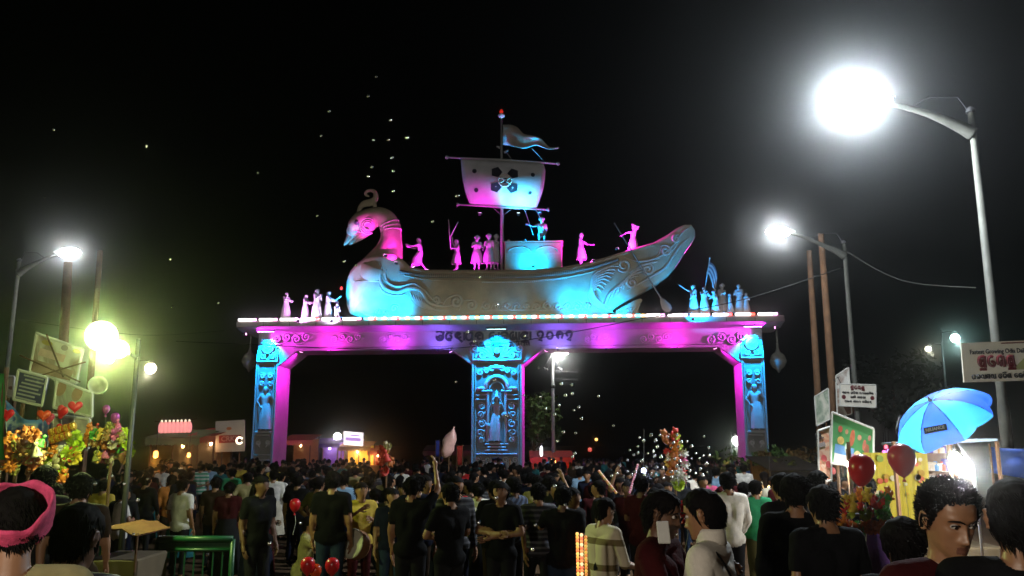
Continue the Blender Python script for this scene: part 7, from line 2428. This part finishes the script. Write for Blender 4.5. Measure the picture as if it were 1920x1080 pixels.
def toy_doll():
    b = MB(); b.lathe([(.075, 0), (.07, .02), (.04, .09), (.022, .13), (.018, .14)], 14); b.ball((0, 0, .17), (.03, .03, .034)); b.ball((0, .008, .18), (.034, .03, .032), 10, 6)
    for s in (-1, 1): b.tube([(s * .02, 0, .125), (s * .06, -.02, .09)], [.01, .008], 6)
    return b
TOYM = {}
for k, f in (('plush_bear', toy_bear), ('frilly_pompom', lambda: toy_frill(3)), ('plastic_flower', toy_flower), ('pinwheel', toy_wheel), ('doll', toy_doll)):
    me = f().mesh(k); fix_normals(me); me.polygons.foreach_set('use_smooth', [True] * len(me.polygons)); TOYM[k] = me
TC = {k: mat('toy_' + k, c, .55, 0, .3, 25) for k, c in dict(lime=(.42, .55, .03), yellow=(.62, .45, .04), orange=(.6, .18, .02), red=(.5, .03, .02), cream=(.6, .5, .36), pink=(.55, .12, .28), green=(.08, .35, .06), brown=(.28, .14, .05), gold=(.62, .38, .06), purple=(.2, .06, .3), white=(.62, .62, .58), olive=(.28, .26, .06), rust=(.4, .12, .03)).items()}
def vendor_pole(label, px, D, top_py, r=.02, cross=()):
    p = gpos(px, D); z = at(px, top_py, D).z
    t = thing('vendor_pole', label, 'pole', p)
    b = MB(); b.tube([(0, 0, 0), (0, 0, z - p.z)], r, 8); obj('post', b, M_WOODPOLE, t)
    for (py, w) in cross:
        zz = at(px, py, D).z - p.z
        b = MB(); b.tube([(-w / 2, 0, zz), (w / 2, 0, zz)], r * .6, 6); obj('cross_bar', b, M_WOODPOLE, t)
    return t
def toys(items, D, noun, place, seed, jitter=.05, sc=1.0):
    """items: (px, py, kind, colour, scale); each toy is its own thing"""
    r = random.Random(seed)
    for (px, py, kind, c, s) in items:
        p = at(px, py, D + r.uniform(-jitter, jitter))
        o = inst(kind, TOYM[kind], TC[c], None, p, (r.uniform(-.3, .3), r.uniform(-.35, .35), r.uniform(-.7, .7)), s * sc)
        tag(o, '%s %ss %s' % (c, kind.replace('_', ' '), place), 'toy', noun)
def scatter(cx, cy_, rx, ry, n, kinds, colours, seed, s=(.7, 1.1)):
    r = random.Random(seed); out = []
    for i in range(n):
        a = r.uniform(0, 2 * PI); q = math.sqrt(r.random())
        out.append((cx + rx * q * math.cos(a), cy_ + ry * q * math.sin(a), r.choice(kinds), r.choice(colours), r.uniform(*s)))
    return out
vendor_pole('toy seller pole with lime green frills, tallest of the left toy poles', 104, 10.4, 800, cross=((845, .5), (880, .45)))
toys([(140, 822, 'frilly_pompom', 'lime', 1.0), (146, 836, 'frilly_pompom', 'lime', .8), (132, 850, 'frilly_pompom', 'lime', 1.1), (86, 852, 'frilly_pompom', 'lime', .95), (90, 862, 'frilly_pompom', 'lime', .8), (140, 858, 'frilly_pompom', 'yellow', .9),
      (96, 872, 'plastic_flower', 'cream', 1.5), (110, 884, 'plastic_flower', 'lime', 1.3), (88, 884, 'plastic_flower', 'yellow', 1.2), (102, 896, 'frilly_pompom', 'yellow', 1.0), (118, 872, 'plush_bear', 'gold', 1.0), (112, 846, 'plush_bear', 'white', .9), (106, 838, 'plush_bear', 'orange', .9),
      (80, 843, 'plush_bear', 'red', .7), (128, 866, 'plush_bear', 'red', .9), (116, 905, 'plush_bear', 'orange', .8), (108, 915, 'doll', 'rust', .7), (120, 858, 'doll', 'orange', .9), (94, 856, 'plush_bear', 'orange', .7), (75, 870, 'frilly_pompom', 'olive', .9), (104, 862, 'plush_bear', 'cream', .8)], 10.2, 'toys on the tallest left toy pole', 'on the tallest left toy pole', 1)
# golden garland rolls
for i, (px0, py0, px1, py1) in enumerate(((92, 812, 142, 798), (94, 826, 132, 814))):
    a, c = at(px0, py0, 10.1), at(px1, py1, 10.1)
    t = thing('tinsel_roll', ['upper golden tinsel roll above the lime frills', 'lower golden tinsel roll above the lime frills'][i], 'garland', a)
    d = c - a; n_ = 12
    for k in range(n_):
        M_ = Matrix.Translation(d * ((k + .5) / n_)) @ d.to_track_quat('Z', 'Y').to_matrix().to_4x4()
        b = MB(); b.lathe([(.03, -.015), (.05, -.006), (.05, .006), (.03, .015)], 10, M=M_); obj('tinsel_ring', b, mat('tinsel_gold' if k % 3 else 'tinsel_orange', (.7, .42, .06) if k % 3 else (.6, .16, .03), .3, .6, .3, 40), t)
vendor_pole('second toy pole from the left, mixed plush toys and foil balloons', 205, 10.8, 785, cross=((830, .42), (860, .42)))
toys(scatter(205, 838, 38, 38, 44, ['plush_bear', 'plush_bear', 'doll', 'plastic_flower', 'frilly_pompom'], ['orange', 'red', 'cream', 'olive', 'rust', 'green', 'brown', 'gold', 'pink'], 8, (.55, .9)) + [(241, 832, 'frilly_pompom', 'lime', .8), (243, 848, 'frilly_pompom', 'lime', .7), (233, 812, 'plastic_flower', 'lime', .8), (165, 838, 'plush_bear', 'orange', 1.0), (170, 818, 'plush_bear', 'orange', .8)], 10.7, 'toys on the second toy pole', 'on the second toy pole', 2, .18)
vendor_pole('dull coloured toy pole left of the lime green frills', 52, 9.6, 812, cross=((850, .5),))
toys(scatter(58, 850, 20, 40, 26, ['plush_bear', 'frilly_pompom', 'doll'], ['olive', 'brown', 'rust', 'green', 'cream'], 9, (.6, .95)) + scatter(16, 860, 18, 40, 18, ['plush_bear', 'plastic_flower', 'doll'], ['red', 'rust', 'orange', 'olive', 'brown', 'yellow'], 10, (.6, .9)), 9.5, 'toys on the dull left toy pole', 'on the dull toy pole', 3, .15)
vendor_pole('toy pole with pinwheels in the crowd under the right arch', 1266, 13.0, 815, cross=((850, .3),))
toys([(1266, 818, 'frilly_pompom', 'lime', .8), (1262, 828, 'plush_bear', 'red', 1.0), (1272, 836, 'frilly_pompom', 'lime', .7), (1252, 834, 'plush_bear', 'rust', 1.1), (1264, 850, 'plush_bear', 'orange', 1.1), (1256, 856, 'plastic_flower', 'cream', .8), (1255, 868, 'plastic_flower', 'gold', .9), (1268, 866, 'doll', 'orange', 1.0),
      (1262, 880, 'plush_bear', 'rust', 1.3), (1256, 892, 'doll', 'orange', 1.1), (1272, 888, 'plastic_flower', 'white', 1.0), (1268, 900, 'frilly_pompom', 'white', .9), (1272, 908, 'frilly_pompom', 'lime', 1.0), (1283, 850, 'pinwheel', 'white', .9), (1281, 862, 'pinwheel', 'pink', .9), (1284, 872, 'pinwheel', 'white', .9), (1280, 884, 'pinwheel', 'red', .9), (1283, 894, 'pinwheel', 'white', .8), (1250, 848, 'pinwheel', 'red', .8)], 12.9, 'toys on the pinwheel pole', 'on the pinwheel toy pole', 4)
vendor_pole('thin toy pole with red and gold toys left of the middle', 724, 15.5, 832)
toys([(727, 836, 'frilly_pompom', 'olive', .8), (728, 844, 'plush_bear', 'cream', .8), (724, 852, 'plush_bear', 'gold', .8), (716, 862, 'plush_bear', 'red', 1.2), (726, 866, 'doll', 'red', 1.1), (714, 874, 'plush_bear', 'red', 1.1), (720, 882, 'frilly_pompom', 'red', 1.0), (730, 876, 'plush_bear', 'rust', .9)], 15.4, 'toys on the thin red pole', 'on the thin red toy pole', 5)
# toy rack at right
def toy_rack():
    D = 6.4; g = ground_z(D); a, c = at(1572, 935, D), at(1668, 935, D)
    t = thing('toy_rack', 'black rack hung with bright plastic toys below the red balloons', 'rack', ((a.x + c.x) / 2, D, g)); w = c.x - a.x; h = a.z - g
    for s in (-1, 1):
        b = MB(); b.tube([(s * w / 2, .05, 0), (s * w / 2, .05, h + .04)], .014, 6); obj('upright', b, M_BLACK, t)
    for z in (h, h - .12, h - .24):
        b = MB(); b.tube([(-w / 2, .05, z), (w / 2, .05, z)], .012, 6); obj('rail', b, M_BLACK, t)
toy_rack()
r = random.Random(6)
toys([(1578 + 11 * i + r.uniform(-3, 3), 938 + 25 * j + r.uniform(-4, 4), r.choice(['plush_bear', 'doll', 'frilly_pompom', 'plastic_flower']), r.choice(['red', 'orange', 'lime', 'green', 'red', 'orange', 'yellow']), r.uniform(.4, .6)) for j in range(3) for i in range(9)] +
     [(1568 + r.uniform(-8, 14), 975 + 8 * i, r.choice(['doll', 'frilly_pompom', 'plush_bear']), r.choice(['orange', 'red', 'lime', 'yellow']), r.uniform(.4, .62)) for i in range(9)], 6.3, 'toys on the black rack', 'on the black toy rack at right', 6, .04)

# light sticks, wands
def light_stick(px0, py0, px1, py1, D, colours, label, strength=3, r=.012):
    a, c = at(px0, py0, D), at(px1, py1, D); d = c - a
    t = thing('light_stick', label, 'light stick', a)
    b = MB(); b.tube([(0, 0, 0), d], r * .6, 6); obj('rod', b, M_WHITE, t)
    k = 14
    for i in range(k):
        q = d * ((i + .5) / k); cc = colours[i % len(colours)]
        b = MB(); b.ball(tuple(q + Vector((0, -r * .5, 0))), r, 7, 5); obj('bead', b, mat('bead_%s' % str(cc), (.6, .4, .3), .4, 0, 0, emit=cc, estr=strength), t, True)
light_stick(1084, 1085, 1082, 998, 6.0, [(1, .35, .05), (1, .5, .1), (1, .15, .03)], 'leftmost amber light stick beside the striped polo', 1.6)
light_stick(1091, 1085, 1090, 1000, 5.9, [(1, .12, .05), (1, .6, .3), (1, .2, .05)], 'middle red light stick beside the striped polo', 1.8)
light_stick(1099, 1085, 1098, 1004, 6.0, [(1, .6, .1), (.9, .3, .05)], 'rightmost amber light stick beside the striped polo', .8)
light_stick(1180, 925, 1196, 870, 13.0, [(.4, .05, .3), (.6, .2, .4)], 'violet beaded wand held up among the bubbles', .5, .018)
light_stick(1156, 925, 1122, 882, 13.2, [(.6, .3, .02), (.5, .05, .03), (.2, .3, .1)], 'multicoloured wand leaning left among the bubbles', .35, .022)
# cotton candy bag and far cloths
def candy_bag():
    D = 20; c = at(842, 832, D); g = ground_z(D)
    t = thing('cotton_candy_bag', 'tall pink cotton candy bag on a stick left of the middle pillar', 'candy bag', (c.x, D, g)); z = c.z - g
    b = MB(); vs = []; n = 18
    for i, (rr, zz) in enumerate(((.02, -.33), (.1, -.28), (.15, -.16), (.14, -.04), (.16, .08), (.12, .2), (.05, .3), (.015, .36), (.03, .4))):
        for k in range(n):
            a = 2 * PI * k / n; q = rr * (1 + .14 * math.sin(3 * a + i) + .08 * math.sin(7 * a + 2 * i)); vs.append((q * math.cos(a) + .28 * zz, q * math.sin(a), z + zz))
    fs = [(i * n + k, i * n + (k + 1) % n, (i + 1) * n + (k + 1) % n, (i + 1) * n + k) for i in range(8) for k in range(n)]; b.add(vs, fs)
    obj('bag', b, mat('candy_pink', (.72, .42, .38), .35, 0, .15, 8), t, True)
    b = MB(); b.tube([(0, 0, 0), (0, 0, z - .25)], .012, 6); obj('stick', b, M_WOODPOLE, t)
candy_bag()
cloth('banner', 'narrow red cloth hanging beside the middle pillar', 'banner', (857, 836), (867, 836), (866, 872), (858, 872), 30, mat('cloth_far_red', (.45, .03, .02), .8, 0, .2, 4), 0, 4, 4, .02)
cloth('banner', 'narrow blue cloth between the candy bag and the arch', 'banner', (817, 826), (824, 826), (824, 856), (817, 856), 34, mat('cloth_far_blue', (.03, .05, .35), .8, 0, .2, 4), 0, 4, 4, .02)

# soap bubbles
def bubble_mat():
    m = bpy.data.materials.new('soap_film'); m.use_nodes = True; nt = m.node_tree
    for n in list(nt.nodes):
        if n.type == 'BSDF_PRINCIPLED': nt.nodes.remove(n)
    g = nt.nodes.new('ShaderNodeBsdfGlossy'); g.inputs['Roughness'].default_value = .22
    tc = nt.nodes.new('ShaderNodeTexCoord'); nz = nt.nodes.new('ShaderNodeTexNoise'); nz.inputs['Scale'].default_value = 30
    cr = nt.nodes.new('ShaderNodeValToRGB'); cr.color_ramp.elements[0].color = (.75, .9, 1, 1); cr.color_ramp.elements[1].color = (1, .9, .8, 1)
    nt.links.new(tc.outputs['Object'], nz.inputs['Vector']); nt.links.new(nz.outputs['Fac'], cr.inputs[0]); nt.links.new(cr.outputs[0], g.inputs['Color'])
    tr = nt.nodes.new('ShaderNodeBsdfTransparent'); mx = nt.nodes.new('ShaderNodeMixShader'); mx.inputs[0].default_value = .8
    out = [n for n in nt.nodes if n.type == 'OUTPUT_MATERIAL'][0]
    nt.links.new(tr.outputs[0], mx.inputs[1]); nt.links.new(g.outputs[0], mx.inputs[2]); nt.links.new(mx.outputs[0], out.inputs['Surface'])
    return m
BUB = bubble_mat()
b = MB(); b.ball((0, 0, 0), 1.0, 14, 10); BUBM = b.mesh('bubble'); fix_normals(BUBM); BUBM.polygons.foreach_set('use_smooth', [True] * len(BUBM.polygons))
def bubble(px, py, D, rpx, label, group):
    p = at(px, py, D)
    o = inst('soap_bubble', BUBM, BUB, None, p, (0, 0, 0), rpx * D / F_PX)
    tag(o, label, 'soap bubble', group)
rnd = random.Random(77)
for (px, py) in ((705, 144), (732, 225), (728, 262), (763, 258), (700, 262), (735, 295), (690, 330), (697, 313), (737, 320), (602, 254), (617, 208), (484, 324), (595, 404), (275, 273), (737, 358), (857, 367), (811, 415), (645, 490), (320, 486), (410, 568), (668, 497), (324, 575), (84, 370), (100, 243), (690, 180)):
    bubble(px, py, rnd.uniform(7, 10), rnd.uniform(1.9, 2.9) if py != 367 else 4, 'pale soap bubble drifting in the black sky left of the mast', 'soap bubbles in the sky')
for (px, py) in ((877, 623), (984, 630), (900, 520), (932, 573), (927, 713), (950, 780), (855, 716), (982, 741), (890, 640), (1010, 690)):
    bubble(px, py, rnd.uniform(8, 12), rnd.uniform(2, 3.2), 'soap bubble floating before the gateway', 'soap bubbles before the gateway')
C1 = [(1052, 720), (1072, 722), (1060, 741), (1073, 738), (1122, 743), (1048, 760), (1085, 763), (1076, 769), (1040, 778), (1090, 785), (1056, 810), (1079, 812), (1150, 798), (1013, 744), (1023, 766), (1045, 827), (1078, 850), (1073, 857)]
for (px, py) in C1:
    bubble(px, py, rnd.uniform(9, 13), rnd.uniform(2.4, 3.4), 'soap bubble in the loose swarm beside the lamp mast', 'soap bubbles beside the lamp mast')
done = []
while len(done) < 62:
    px, py = rnd.uniform(1140, 1330), rnd.uniform(814, 898)
    if py < 900 - (px - 1130) * .9 and px < 1180: continue
    if any((px - q[0]) ** 2 + (py - q[1]) ** 2 < 70 for q in done): continue
    done.append((px, py)); bubble(px, py, rnd.uniform(10, 12.8), rnd.uniform(2, 3.6), 'bright soap bubble in the dense swarm left of the pinwheel pole', 'dense swarm of soap bubbles')
for (px, py) in ((1059, 947), (1004, 985), (898, 980), (930, 934), (1040, 912), (998, 1031), (210, 893), (178, 907), (233, 907), (258, 938), (277, 898), (250, 1002), (388, 1040), (505, 1019), (563, 981), (1365, 1021), (1269, 1003)):
    bubble(px, py, rnd.uniform(3.6, 6), rnd.uniform(2.5, 3.8), 'soap bubble floating low over the dark crowd', 'soap bubbles over the crowd')

# litter on the path at the right
b = MB(); r = random.Random(9)
for i in range(160):
    D = r.uniform(10, 20); px = r.uniform(1405, 1475); p = gpos(px, D, 1000); a = r.uniform(0, 6); s = r.uniform(.02, .07); z = ground_z(D) + .006
    u = Vector((math.cos(a), math.sin(a), 0)) * s; v = Vector((-math.sin(a), math.cos(a), 0)) * s * r.uniform(.5, 1)
    c = Vector((p.x, D, z)); b.add([c - u - v, c + u - v, c + u + v + Vector((0, 0, .02)), c - u + v], [(0, 1, 2, 3)])
o = obj('litter', b, mat('paper_litter', (.5, .47, .42), .8, 0, .3, 3)); o['kind'] = 'stuff'; o['label'] = 'scraps of paper strewn on the dirt path at right'

# ------------------------------------------------------------------ like things told apart by their order from the left
def order_labels():
    bpy.context.view_layer.update()
    W_ = ['leftmost', 'second from left', 'third from left', 'fourth from left', 'fifth from left', 'sixth from left', 'seventh from left', 'eighth from left', 'ninth from left', 'tenth from left', 'eleventh from left', 'twelfth from left', 'thirteenth from left', 'fourteenth from left', 'fifteenth from left', 'sixteenth from left', 'seventeenth from left', 'eighteenth from left', 'nineteenth from left', 'twentieth from left']
    by = {}
    for o in scene.objects:
        if o.parent is None and o.get('category') in ('person', 'toy', 'scallop') and o.get('label'):
            by.setdefault(o['label'], []).append(o)
    for lab, L in by.items():
        plural = lab.startswith(('people in', 'the eight', 'packaged toys')) or (L[0]['category'] == 'toy')
        if len(L) == 1:
            if plural:
                L[0]['label'] = 'the only one of ' + lab if L[0]['category'] == 'person' else 'lone one of the ' + lab
            continue
        L.sort(key=lambda o: o.location.x / max(o.location.y, .1))
        for i, o in enumerate(L):
            o['label'] = (W_[i] if i < 20 else 'number %d from left' % (i + 1)) + ' of ' + ('' if lab.startswith(('people', 'the ')) else 'the ') + lab
order_labels()
# ------------------------------------------------------------------ night haze
def build_haze():
    b = MB()
    b.box((0, 95, 11.0), (380, 400, 26))
    m = bpy.data.materials.new('night_haze')
    m.use_nodes = True
    nt = m.node_tree
    for n in list(nt.nodes):
        if n.type == 'BSDF_PRINCIPLED':
            nt.nodes.remove(n)
    pv = nt.nodes.new('ShaderNodeVolumePrincipled')
    pv.inputs['Color'].default_value = (.86, .89, .9, 1)
    pv.inputs['Density'].default_value = HAZE
    pv.inputs['Anisotropy'].default_value = HAZE_G
    out = [n for n in nt.nodes if n.type == 'OUTPUT_MATERIAL'][0]
    nt.links.new(pv.outputs[0], out.inputs['Volume'])
    o = obj('haze', b, m)
    o['kind'] = 'stuff'
HAZE = 0.003
HAZE_G = 0.985
build_haze()
